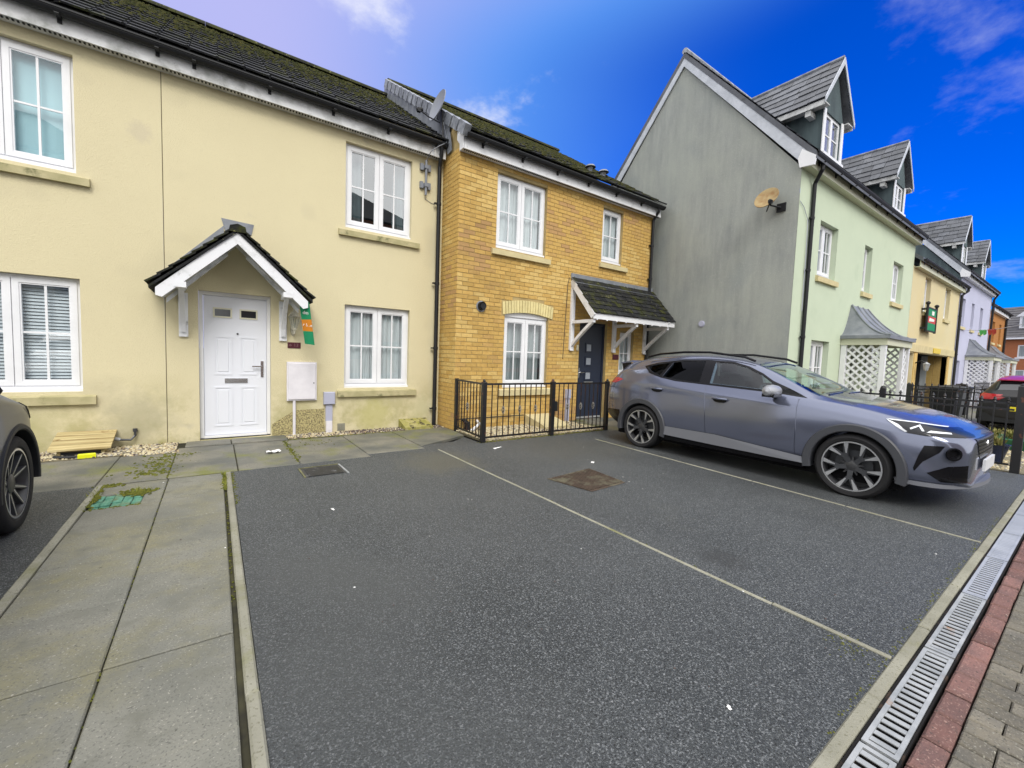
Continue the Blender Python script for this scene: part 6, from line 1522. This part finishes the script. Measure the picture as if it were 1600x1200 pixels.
def dish(name, label, c, n, r, m, arm_to, mount, upz=(0, 0, 1), backm=None):
    t = thing(name, label, 'satellite dish', c); n = Vector(n).normalized(); q = n.to_track_quat('Z', 'Y').to_matrix().to_4x4(); Mx = Matrix.Translation(c) @ q
    prof = [(r * k / 6, .18 * r * (k / 6) ** 2) for k in range(7)]
    obj('reflector', MB().lathe(prof + [(r * 1.01, .18 * r - .012)] + [(a_, b_ - .012) for a_, b_ in prof[::-1]], 28, Mx @ Matrix.Diagonal((.94, 1.06, 1, 1))), m, t, smooth=True, angle=60)
    c = Vector(c); a = Vector(arm_to); low = c + (q @ Vector((0, 0, 0))) - Vector((0, 0, r * .98)) * 1
    obj('feed_arm', MB().tube([low - n * .02, low.lerp(a, .5) - Vector((0, 0, .02)), a], .011, 6), M_black, t, smooth=True)
    d_ = (c - a).normalized(); obj('feed_horn', MB().tube([a - d_ * .04, a + d_ * .06], [.03, .035], 10).box(a.x - .03, a.x + .03, a.y - .03, a.y + .03, a.z - .04, a.z + .02), M_black, t)
    pts = [Vector(p) for p in mount]; obj('mount', MB().tube([c - n * .02] + pts, .018, 8), M_black if backm is None else backm, t, smooth=True)
    return t
d1 = dish('satellite_dish', 'grey satellite dish on the roof valley between the cream and brick houses', (3.30, 7.20, 5.70), (-.90, -.05, .25), .27, M_dishgrey, (2.93, 7.22, 5.53), [(3.36, 7.18, 5.62), (3.37, 7.17, 5.2), (3.36, 7.12, 4.95)])
obj('cable', MB().tube([(3.37, 7.17, 5.45), (3.40, 7.10, 5.2), (3.36, 7.0, 5.02), (3.22, 6.99, 4.92), (3.10, 7.05, 4.82), (3.085, D - .05, 4.70)], .008, 6), M_dishgrey, d1, smooth=True)
d2 = dish('satellite_dish', 'rust stained cream satellite dish on the grey gable wall', (8.74, 4.05, 4.52), (-.90, -.02, .52), .225, M_dishtan, (8.47, 3.86, 4.36), [(8.80, 4.0, 4.40), (9.0, 3.92, 4.38), (9.03, 3.9, 4.40)])
obj('wall_bracket', MB().box(9.0, 9.026, 3.82, 3.98, 4.30, 4.46), M_black, d2)
tag(obj('wall_vent', MB().tube([(9.027, 5.40, 2.2), (9.0, 5.40, 2.2)], .06, 14).lathe([(.075, 0), (.075, .01), (.055, .012)], 14, Matrix.Translation((9.026, 5.4, 2.2)) @ Matrix.Rotation(R(-90), 4, 'Y')), M_elec), 'small round vent low on the stained grey gable wall', 'vent')
# brick house fittings
fv = thing('flue_vent', 'black round flue outlet on the yellow brick wall left of the arched window', 'vent', (3.93, B, 2.2))
obj('collar', MB().lathe([(.10, 0), (.10, .008), (.075, .012)], 20, Matrix.Translation((3.94, B - .001, 2.20)) @ FACE), M_verge, fv, smooth=True)
obj('outlet', MB().lathe([(.0, .05), (.055, .055), (.075, .07), (.078, .0)], 20, Matrix.Translation((3.94, B - .002, 2.205)) @ FACE).lathe([(.0, .051), (.05, .053)], 16, Matrix.Translation((3.94, B - .03, 2.20)) @ FACE), M_black, fv, smooth=True)
tag(obj('door_plaque', MB().cbox(-.10, .10, -.06, .06, 0, .012, .004, M=Matrix.Translation((7.60, B - .004, 1.385)) @ FACE), M_plaque), 'blank looking maroon plaque on the brick beside the navy door', 'plaque')
tag(obj('doorbell', MB().cbox(-.025, .025, -.06, .06, 0, .02, .006, M=Matrix.Translation((6.37, B - .004, 1.55)) @ FACE), M_whitecream), 'small pale doorbell on the brick left of the navy door', 'doorbell')
tag(obj('wall_cable', MB().tube([(6.06, B - .006, 3.0), (6.02, B - .006, 2.85), (5.985, B - .006, 1.9), (5.965, B - .006, 1.30)], .007, 5), M_rust), 'thin brown cable running down the brick left of the lean-to canopy', 'cable')
gd = thing('ground_box', 'pale cast box cover with sloping top inside the iron railings', 'cover', (5.4, 6.3, -.03))
obj('cover', MB().prism([(5.96, -.05), (5.96, .02), (6.05, .05), (6.61, .175), (6.61, -.05)], 5.02, 5.62, 'x'), M_sill_clean, gd)
tag(obj('gas_box', MB().box(5.66, 5.80, B - .10, B - .003, .22, .42).box(5.69, 5.71, B - .06, B - .04, .1, .22), M_black), 'small black box low on the brick behind the railings', 'box')
cdt = thing('cable_duct', 'lilac grey cable duct on the brick wall behind the railings', 'duct', (6.12, B, 0))
obj('top_box', MB().box(6.07, 6.19, B - .07, B - .003, .47, .66), M_elec, cdt); obj('duct', MB().box(6.085, 6.175, B - .05, B - .003, -.06, .469), M_elec, cdt)
wp = thing('waste_pipe', 'white slanting waste pipe and black trap in the gravel behind the railings', 'pipe', (3.8, 6.45, 0))
obj('pipe', MB().tube([(3.68, 6.40, -.02), (3.88, 6.45, .09), (3.90, 6.60, .12)], .026, 8), M_white, wp, smooth=True); obj('trap', MB().tube([(3.66, 6.5, -.04), (3.66, 6.5, .10), (3.62, 6.6, .16)], [.06, .05, .03], 10), M_black, wp, smooth=True)
tag(obj('plinth_line', MB().box(3.46, 5.0, B - .008, B - .0035, .155, .175), M_rust), 'dark damp course strip on the brick behind the railings', 'strip')

# ------------------------------------------------------------------ ground fittings
gc = thing('inspection_cover', 'cracked green plastic cover set in the mossy path slabs', 'cover', (-.7, 4.82, GZ))
mb = MB(); nx_, ny_ = 5, 5
for i in range(nx_):
    for j in range(ny_):
        x0, x1 = -.855 + .325 * i / nx_, -.855 + .325 * (i + 1) / nx_; y0, y1 = 4.625 + .37 * j / ny_, 4.625 + .37 * (j + 1) / ny_
        mb.cbox(x0, x1 - .004, y0, y1 - .004, -.07, GZ - .006 + random.uniform(-.008, .006), .004)
obj('lid', mb, M_cover, gc); gc.children[0]['kind'] = 'stuff'
bg_ = thing('drain_cover', 'wet black gully cover flush in the tarmac before the cream house', 'drain', (.97, 4.95, GZ))
mb = MB(); mb.box(.775, 1.175, 4.765, 5.145, -.06, GZ + .002)
for k in range(8): mb.box(.80, 1.15, 4.785 + k * .044, 4.815 + k * .044, -.05, GZ + .007)
obj('cover', mb, M_grate, bg_)
for p, q in (((.76, 5.15), (1.19, 5.17)), ((1.18, 5.17), (1.19, 4.74)), ((.755, 5.15), (.76, 4.76))): obj('frame', MB().bar((*p, GZ + .003), (*q, GZ + .003), .018, .012), M_dirtpatch if p[0] < 1 else M_galv, bg_)
rg = thing('gully_grate', 'rusty slotted gully grate with yellow silt in the middle of the tarmac', 'drain', (3.38, 3.25, GZ))
q_ = [Vector((2.99, 3.50, GZ)), Vector((3.74, 3.60, GZ)), Vector((3.67, 2.97, GZ)), Vector((3.11, 2.93, GZ))]
mb = MB(); mb.add([tuple(p + Vector((0, 0, .004))) for p in q_], [(3, 2, 1, 0)]); sil = obj('silt', mb, M_rust, rg)
nb = 17
for k in range(nb):
    t = (k + .5) / nb; a = q_[0].lerp(q_[1], t); b = q_[3].lerp(q_[2], t); a = a.lerp(b, .05); b = b.lerp(a, .06)
    obj('grate_bar', MB().bar(a + Vector((0, 0, .007)), b + Vector((0, 0, .007)), .020, .012), M_rust, rg)
# scattered stones
def pebbles(name, boxes, mats_w, label_parent=None, bed=M_gravel):
    bedm = MB()
    for (x0, x1, y0, y1, n, lo, hi, z) in boxes:
        bedm.box(x0, x1, y0, y1, -.06, z)
    root = obj(name, bedm, bed); root['kind'] = 'structure'
    mb = MB()
    for (x0, x1, y0, y1, n, lo, hi, z) in boxes:
        for _ in range(n):
            x, y = random.uniform(x0, x1), random.uniform(y0, y1); r = random.uniform(lo, hi); a0 = random.random() * 6; k = 5
            ring = [(x + r * random.uniform(.7, 1.2) * math.cos(a0 + i * 2 * math.pi / k), y + r * random.uniform(.6, 1.1) * math.sin(a0 + i * 2 * math.pi / k), z + r * .15) for i in range(k)]
            top = [(x + (p[0] - x) * .55, y + (p[1] - y) * .55, z + r * random.uniform(.55, .9)) for p in ring]
            mb.add(ring + top, [tuple(range(k, 2 * k))] + [(i, (i + 1) % k, k + (i + 1) % k, k + i) for i in range(k)], random.choices(range(4), mats_w)[0])
    o = obj('gravel', mb, M_stone, root); o['kind'] = 'stuff'; return root
pebbles('gravel_bed', [(-2.2, -.42, 6.70, D, 1500, .009, .022, -.022), (-.9, -.38, 6.60, 6.72, 120, .008, .02, -.022)], (6, 4, 2, 2))
pebbles('gravel_bed', [(.88, 1.75, 6.93, D, 420, .009, .02, -.022)], (5, 3, 3, 2))
pebbles('gravel_bed', [(1.75, 3.42, 6.95, D, 900, .009, .02, -.026)], (1, 1.2, 6, 1.5))
pebbles('gravel_bed', [(3.46, 6.14, 5.54, 6.61, 3600, .010, .024, -.024)], (7, 5, 1, 1.5))
gv = MB()
for _ in range(2600):
    x, y = 9.15 + random.random() ** 1.3 * 6, random.uniform(.62, 3.5); r = random.uniform(.012, .03); z = gz(x); k = 5; a0 = random.random() * 6
    if 11.5 < x < 13.9 and y > 2.6: continue
    ring = [(x + r * math.cos(a0 + i * 1.257), y + r * math.sin(a0 + i * 1.257), z) for i in range(k)]; gv.add(ring + [(x, y, z + r * .8)], [(i, (i + 1) % k, k) for i in range(k)], random.choices(range(4), (5, 5, 1, 3))[0])
tag(obj('gravel', gv, M_stone), kind='stuff')
# moss along joints and patches
sp = []
def moss_line(x0, y0, x1, y1, n, wdt, z=GZ, r=(.006, .016)):
    for _ in range(n):
        t = random.random(); sp.append((Vector((x0 + (x1 - x0) * t + random.gauss(0, wdt), y0 + (y1 - y0) * t + random.gauss(0, wdt), z)), random.uniform(*r), (0, 0, 1)))
def moss_blob(x, y, n, sx, sy, z=-.024, r=(.008, .02)):
    for _ in range(n): sp.append((Vector((random.gauss(x, sx), random.gauss(y, sy), z)), random.uniform(*r), (0, 0, 1)))
moss_blob(-.50, 6.1, 150, .10, .22); moss_blob(-.55, 5.65, 90, .12, .08); moss_blob(-.35, 6.45, 80, .12, .06); moss_line(-.40, 5.36, -.40, 6.6, 60, .012)
moss_blob(-.58, 4.98, 110, .05, .05, GZ); moss_blob(-.87, 4.9, 90, .02, .12, GZ); moss_line(-.89, 5.3, -.75, 5.34, 110, .03, GZ); moss_line(-.86, 4.62, -.53, 4.62, 60, .015, GZ - .01)
moss_line(.07, 4.7, .07, 5.34, 130, .01, GZ, (.006, .014)); moss_line(.07, 2.6, .07, 4.7, 60, .006, GZ - .014, (.004, .008)); moss_line(.14, 4.2, .14, 5.3, 110, .012, GZ, (.004, .009))
moss_line(-.395, 1.2, -.395, 5.3, 90, .003, GZ - .01, (.004, .008)); moss_line(.81, 5.5, .80, 6.8, 110, .02, -.022); moss_line(.85, 6.87, 2.4, 6.9, 120, .02, -.024); moss_blob(1.15, 6.5, 60, .25, .12, -.024, (.004, .012))
moss_line(3.32, 5.5, 6.1, 5.5, 240, .02, GZ, (.006, .015)); moss_blob(2.5, .62, 60, .05, .05, GZ, (.002, .005)); moss_line(1.8, .50, 6, .50, 220, .008, GZ, (.002, .005)); moss_line(2.58, .6, 2.58, 5.2, 60, .008, GZ, (.003, .007))
cushions('moss', None, sp)
gr = MB()
for _ in range(420):
    x, y = random.choice([(random.gauss(-.52, .10), random.gauss(6.05, .28)), (random.gauss(-.87, .02), random.gauss(5.05, .15)), (random.gauss(.07, .012), random.uniform(4.75, 5.34)), (random.gauss(-.58, .06), random.gauss(4.98, .05)), (random.gauss(.80, .02), random.uniform(5.6, 6.7)), (random.uniform(-1.9, -.45), D - .03), (random.uniform(3.2, 3.4), D - .05)])
    h_ = random.uniform(.015, .05); a = random.random() * 6; w_ = .003; dx_, dy_ = math.cos(a) * w_, math.sin(a) * w_; lx_, ly_ = random.gauss(0, .02), random.gauss(0, .02)
    gr.add([(x - dx_, y - dy_, GZ), (x + dx_, y + dy_, GZ), (x + lx_, y + ly_, GZ + h_)], [(0, 1, 2)])
tag(obj('weeds', gr, mat('weed_green', (.13, .17, .02), .8, .2, col2=(.24, .24, .05), ns=30)), kind='stuff')
# litter
def scrap(name, label, x, y, sx, sy, rz, m=M_white_tissue, h=.012, z=GZ):
    mb = MB(); n = 6; g_ = [[Vector((sx * (i / n - .5), sy * (j / n - .5) * (1 + .4 * math.sin(i * 2)), h * (.2 + random.random()))) for i in range(n + 1)] for j in range(n + 1)]
    vs = [p for r in g_ for p in r]; mb.add(vs, [(j * (n + 1) + i, j * (n + 1) + i + 1, (j + 1) * (n + 1) + i + 1, (j + 1) * (n + 1) + i) for j in range(n) for i in range(n)])
    return tag(obj(name, mb, m, loc=(x, y, z), rot=(0, 0, rz)), label, 'litter')
scrap('tissue', 'crumpled white tissue on the damp slab before the doorstep', .60, 6.08, .16, .10, .3, h=.03, z=-.02)
scrap('paper_scrap', 'white paper scrap on the tarmac near the railings', 4.0, 3.78, .06, .035, .5)
scrap('paper_scrap', 'small upright white scrap on tarmac below the black gully cover', .80, 3.68, .015, .05, .2)
scrap('paper_scrap', 'torn white strip on the tarmac by the corner railing post', 3.35, 5.05, .16, .03, .2)
scrap('paper_scrap', 'tiny white scrap on the near tarmac by the drain', 1.63, .76, .022, .012, .9, h=.006)
sp2 = MB()
for _ in range(150):
    x, y = random.uniform(-.8, 5.3), random.uniform(.6, 6.6); r = random.uniform(.003, .008); a = random.random() * 6
    sp2.add([(x + r * math.cos(a + k * 1.57) * random.uniform(.5, 1.4), y + r * math.sin(a + k * 1.57), GZ + .002 + (0 if y < 5.3 else .008)) for k in range(4)] + [(x, y, GZ + r * .7 + (0 if y < 5.3 else .008))], [(0, 1, 4), (1, 2, 4), (2, 3, 4), (3, 0, 4)], 0 if random.random() < .18 else 1)
tag(obj('grit', sp2, [M_white_tissue, M_stone[2]]), kind='stuff')

# ------------------------------------------------------------------ railings
def ornament(p, ax):
    mb = MB(); p = Vector(p)
    for k in range(4):
        ph = k * math.pi / 2; mb.tube([p + Vector((0, 0, -.07 + .14 * t)) + Vector((math.cos(ph + t * 5) * .026 * math.sin(math.pi * t), math.sin(ph + t * 5) * .026 * math.sin(math.pi * t), 0)) for t in [i / 8 for i in range(9)]], .005, 5)
    return mb
rl_ = thing('garden_railing', 'black iron railing with twisted basket bars before the brick house', 'railing', (4.7, 5.5, GZ))
for (px, py, w_) in ((3.375, 5.51, .034), (4.755, 5.50, .034), (6.085, 5.47, .034), (3.47, 6.585, .025)):
    mb = MB(); mb.box(px - w_, px + w_, py - w_, py + w_, -.05, .90)
    mb.add([(px - w_ - .006, py - w_ - .006, .90), (px + w_ + .006, py - w_ - .006, .90), (px + w_ + .006, py + w_ + .006, .90), (px - w_ - .006, py + w_ + .006, .90), (px, py, .93)], [(3, 2, 1, 0), (0, 1, 4), (1, 2, 4), (2, 3, 4), (3, 0, 4)]) if w_ > .03 else None
    if w_ > .03: mb.lathe([(0, .955), (.018, .945), (.024, .93), (.018, .915)], 10, Matrix.Translation((px, py, 0)))
    obj('post', mb, M_iron, rl_)
def panel(par, p, q, nbars, orn, zt, zb, zm=None, bar_m=M_ironbar, bw=.013):
    p, q = Vector(p), Vector(q)
    for z in (zt, zb): obj('rail', MB().bar(p + Vector((0, 0, z)), q + Vector((0, 0, z)), .012, .03), M_iron, par)
    for k in range(1, nbars):
        c = p.lerp(q, k / nbars); b_ = MB().box(c.x - bw / 2, c.x + bw / 2, c.y - bw / 2, c.y + bw / 2, zb, zt)
        bo = obj('bar', b_, bar_m, par)
        if k in orn: obj('basket', ornament((c.x, c.y, (zt + zb) / 2), 0), mat('pale_worn_iron', (.22, .21, .19), .5, .5), bo)
panel(rl_, (3.46, 6.56, 0), (3.385, 5.55, 0), 9, (4,), .875, .045); panel(rl_, (3.417, 5.51, 0), (4.713, 5.50, 0), 12, (3, 6, 9), .875, .045); panel(rl_, (4.797, 5.50, 0), (6.043, 5.47, 0), 12, (3, 6, 9), .875, .045)
def spear_fence(label, p, q, n, zt, base, posts=(), rails=(.10, .02), lowrail=True, sp=.09):
    f = thing('spear_railing', label, 'railing', (p[0], p[1], base)); p, q = Vector((p[0], p[1], 0)), Vector((q[0], q[1], 0))
    for dz_ in rails: obj('rail', MB().bar(p + Vector((0, 0, zt - dz_)), q + Vector((0, 0, zt - dz_)), .012, .028), M_iron, f)
    if lowrail: obj('rail', MB().bar(p + Vector((0, 0, base + .10)), q + Vector((0, 0, base + .10)), .012, .028), M_iron, f)
    for k in range(n):
        c = p.lerp(q, (k + .5) / n); b_ = MB(); b_.box(c.x - .008, c.x + .008, c.y - .008, c.y + .008, base + .1, zt - .02)
        b_.lathe([(0, zt + sp), (.010, zt + sp - .01), (.022, zt + sp - .045), (.010, zt + sp - .06), (.022, zt + sp - .075), (.012, zt + .0)], 6, Matrix.Translation((c.x, c.y, 0)))
        obj('bar', b_, M_iron, f)
    for (px, py, w_, h_) in posts: obj('post', MB().box(px - w_, px + w_, py - w_, py + w_, base - .05, h_).lathe([(0, h_ + .05), (.03, h_ + .035), (.04, h_ + .01), (w_ * 1.2, h_)], 8, Matrix.Translation((px, py, 0))), M_iron, f)
    return f
spear_fence('black spear topped railing running from the gravel corner post past the blue pot', (9.06, .72), (9.06, 3.5), 22, .90, gz(9), [(9.06, .66, .045, 1.14), (9.06, 2.14, .035, 1.0)], (.0, .085), True, .09)
spear_fence('black railing between the green and straw houses', (17.1, 3.45), (17.1, .9), 18, .86, gz(17), [(17.1, 3.45, .09, .9), (17.1, .85, .07, .9)], (.0, .1), True, .1)
spear_fence('black railing along the front of the straw house', (17.2, 3.3), (23.6, 3.3), 40, .76, gz(18), [(23.9, 3.3, .14, .85)], (.0, .12), True, .08)
spear_fence('black railing before the lilac house', (24.1, 3.0), (28.5, 2.6), 28, .86, gz(18), [(28.5, 2.6, .08, .9)], (.0, .12), True, .08)
# bins in front of the archway
for i, (bx, lab) in enumerate(((19.1, 'leftmost of three dark wheeled bins before the archway'), (20.2, 'grey middle bin of three before the archway'), (21.2, 'rightmost of three dark wheeled bins before the archway'))):
    b = thing('wheeled_bin', lab, 'bin', (bx, 3.0, gz(18)), 'wheeled bins before the archway'); z = gz(18); m_ = M_black if i != 1 else mat('grey_bin', (.06, .065, .07), .5, .4)
    mb = MB(); a, c = .25, .30; mb.add([(bx - a, 2.75, z + .05), (bx + a, 2.75, z + .05), (bx + a, 3.25, z + .05), (bx - a, 3.25, z + .05), (bx - c, 2.68, z + .95), (bx + c, 2.68, z + .95), (bx + c, 3.30, z + .95), (bx - c, 3.30, z + .95)], [(3, 2, 1, 0), (0, 1, 5, 4), (1, 2, 6, 5), (2, 3, 7, 6), (3, 0, 4, 7)]); obj('tub', mb, m_, b)
    obj('lid', MB().cbox(bx - .32, bx + .32, 2.64, 3.34, z + .95, z + 1.03, .04), m_, b)
    for s_ in (-1, 1): obj('wheel', MB().tube([(bx + s_ * .22, 3.3, z + .1), (bx + s_ * .28, 3.3, z + .1)], .1, 14), M_black, b)
# wall lamp at the archway, sale board, pots, bunting
al = thing('wall_lantern', 'black coach lantern on the pier left of the archway', 'lamp', (18.25, G, 1.5))
obj('arm', MB().tube([(18.2, G - .02, 1.55), (18.2, G - .15, 1.62), (18.22, G - .28, 1.56)], .02, 6), M_black, al, smooth=True); obj('lantern', MB().lathe([(0, 1.60), (.10, 1.52), (.085, 1.51), (.05, 1.32), (.0, 1.30)], 6, Matrix.Translation((18.22, G - .28, 0))), M_galv, al)
sb_ = thing('sale_board', 'green and red sale board in a black bracket on the straw house', 'sign', (19.04, 3.46, 2.56))
by = 3.46
for px_ in (18.46, 19.62): obj('post', MB().tube([(px_, by, 2.56), (px_, by, 3.44)], .035, 8).lathe([(0, 3.52), (.045, 3.50), (.065, 3.46), (.045, 3.42)], 10, Matrix.Translation((px_, by, 0))), M_black, sb_)
for px_ in (18.46, 19.62):
    for z in (2.68, 3.28): obj('wall_arm', MB().box(px_ - .035, px_ + .035, by, G - .001, z - .03, z + .03), M_black, sb_)
obj('top_rail', MB().box(18.495, 19.585, by - .02, by + .02, 3.31, 3.35), M_black, sb_); obj('bottom_rail', MB().box(18.495, 19.585, by - .02, by + .02, 2.58, 2.62), M_black, sb_)
obj('upper_panel', MB().box(18.52, 19.56, by - .012, by + .012, 3.07, 3.305), M_flag_g, sb_); obj('red_panel', MB().box(18.52, 19.56, by - .012, by + .012, 2.86, 3.069), M_flag_r, sb_); obj('lower_panel', MB().box(18.52, 19.56, by - .012, by + .012, 2.625, 2.859), M_flag_g, sb_)
obj('white_patch', MB().prism([(18.7, 2.90), (19.35, 2.93), (19.38, 3.0), (18.75, 3.02)], by - .016, by - .0125, 'y').box(19.0, 19.3, by - .016, by - .0125, 3.12, 3.25), M_flag_w, sb_)
pt = thing('flower_pot', 'dark blue glazed pot behind the corner of the spear railing', 'pot', (9.75, .95, gz(9.7)))
zz_ = gz(9.75); obj('pot', MB().lathe([(.0, 0), (.13, 0), (.20, .28), (.215, .30), (.195, .30), (.18, .25), (0, .25)], 24, Matrix.Translation((9.80, .98, zz_))), M_bluepot, pt, smooth=True)
def sprigs(par, c, n, h_, sp_):
    mb = MB()
    for _ in range(n):
        a = random.random() * 6.3; l_ = random.uniform(.4, 1) * h_; d_ = Vector((math.cos(a) * sp_ * random.random(), math.sin(a) * sp_ * random.random(), l_)); b_ = Vector(c) + Vector((random.gauss(0, .05), random.gauss(0, .05), 0)); w_ = Vector((-math.sin(a), math.cos(a), 0)) * .012
        mb.add([b_ - w_ * .4, b_ + w_ * .4, b_ + d_ * .6 + w_, b_ + d_, b_ + d_ * .6 - w_], [(0, 1, 2, 3, 4)])
    return obj('foliage', mb, M_plant, par)
sprigs(pt, (9.80, .98, zz_ + .25), 120, .22, .2)
gp = thing('planter', 'low green trough planter with dry grasses behind the railing', 'planter', (12.6, 1.15, gz(12.6)))
zz_ = gz(12.6); mb = MB(); mb.add([(12.2, .75, zz_), (13.0, .75, zz_), (13.0, 1.5, zz_), (12.2, 1.5, zz_), (12.1, .68, zz_ + .20), (13.1, .68, zz_ + .20), (13.1, 1.56, zz_ + .20), (12.1, 1.56, zz_ + .20)], [(0, 1, 5, 4), (1, 2, 6, 5), (2, 3, 7, 6), (3, 0, 4, 7), (4, 5, 6, 7)]); obj('trough', mb, M_plantergreen, gp)
for c in ((12.4, .95), (12.6, 1.25), (12.8, 1.0), (12.5, 1.4)): sprigs(gp, (*c, zz_ + .20), 80, .17, .22)
bt = thing('bunting', 'line of green and red flags strung across the street by the lilac house', 'flags', (22, 2.5, 3))
pA, pB = Vector((25.6, 3.58, 3.06)), Vector((14.5, .9, 2.5)); bv = pB - pA
obj('line', MB().tube([pA + bv * (i / 10) - Vector((0, 0, .10 * math.sin(math.pi * i / 10))) for i in range(11)], .008, 5), M_elec, bt)
for t, m_, nm in ((.33, M_flag_lg, 'flag'), (.39, M_flag_lg, 'flag'), (.47, M_flag_r, 'flag'), (.53, M_flag_r, 'flag')):
    p = pA + bv * t - Vector((0, 0, .10 * math.sin(math.pi * t))); d_ = bv.normalized() * .34; mb = MB(); n = 5; vs = []
    for i in range(n + 1):
        u = i / n - .5; s_ = 1 - abs(u) * 1.2
        vs += [p + d_ * u * 1.6 + Vector((0, .03 * math.sin(i * 2), .03 * s_)), p + d_ * u * 1.6 + Vector((0, -.03 * math.sin(i * 1.7), -.20 * s_ + .03 * math.sin(i)))]
    mb.add(vs, [(2 * i, 2 * i + 2, 2 * i + 3, 2 * i + 1) for i in range(n)]); obj(nm, mb, m_, bt)
for o in list(bpy.data.objects):
    if '_w' in o: del o['_w']
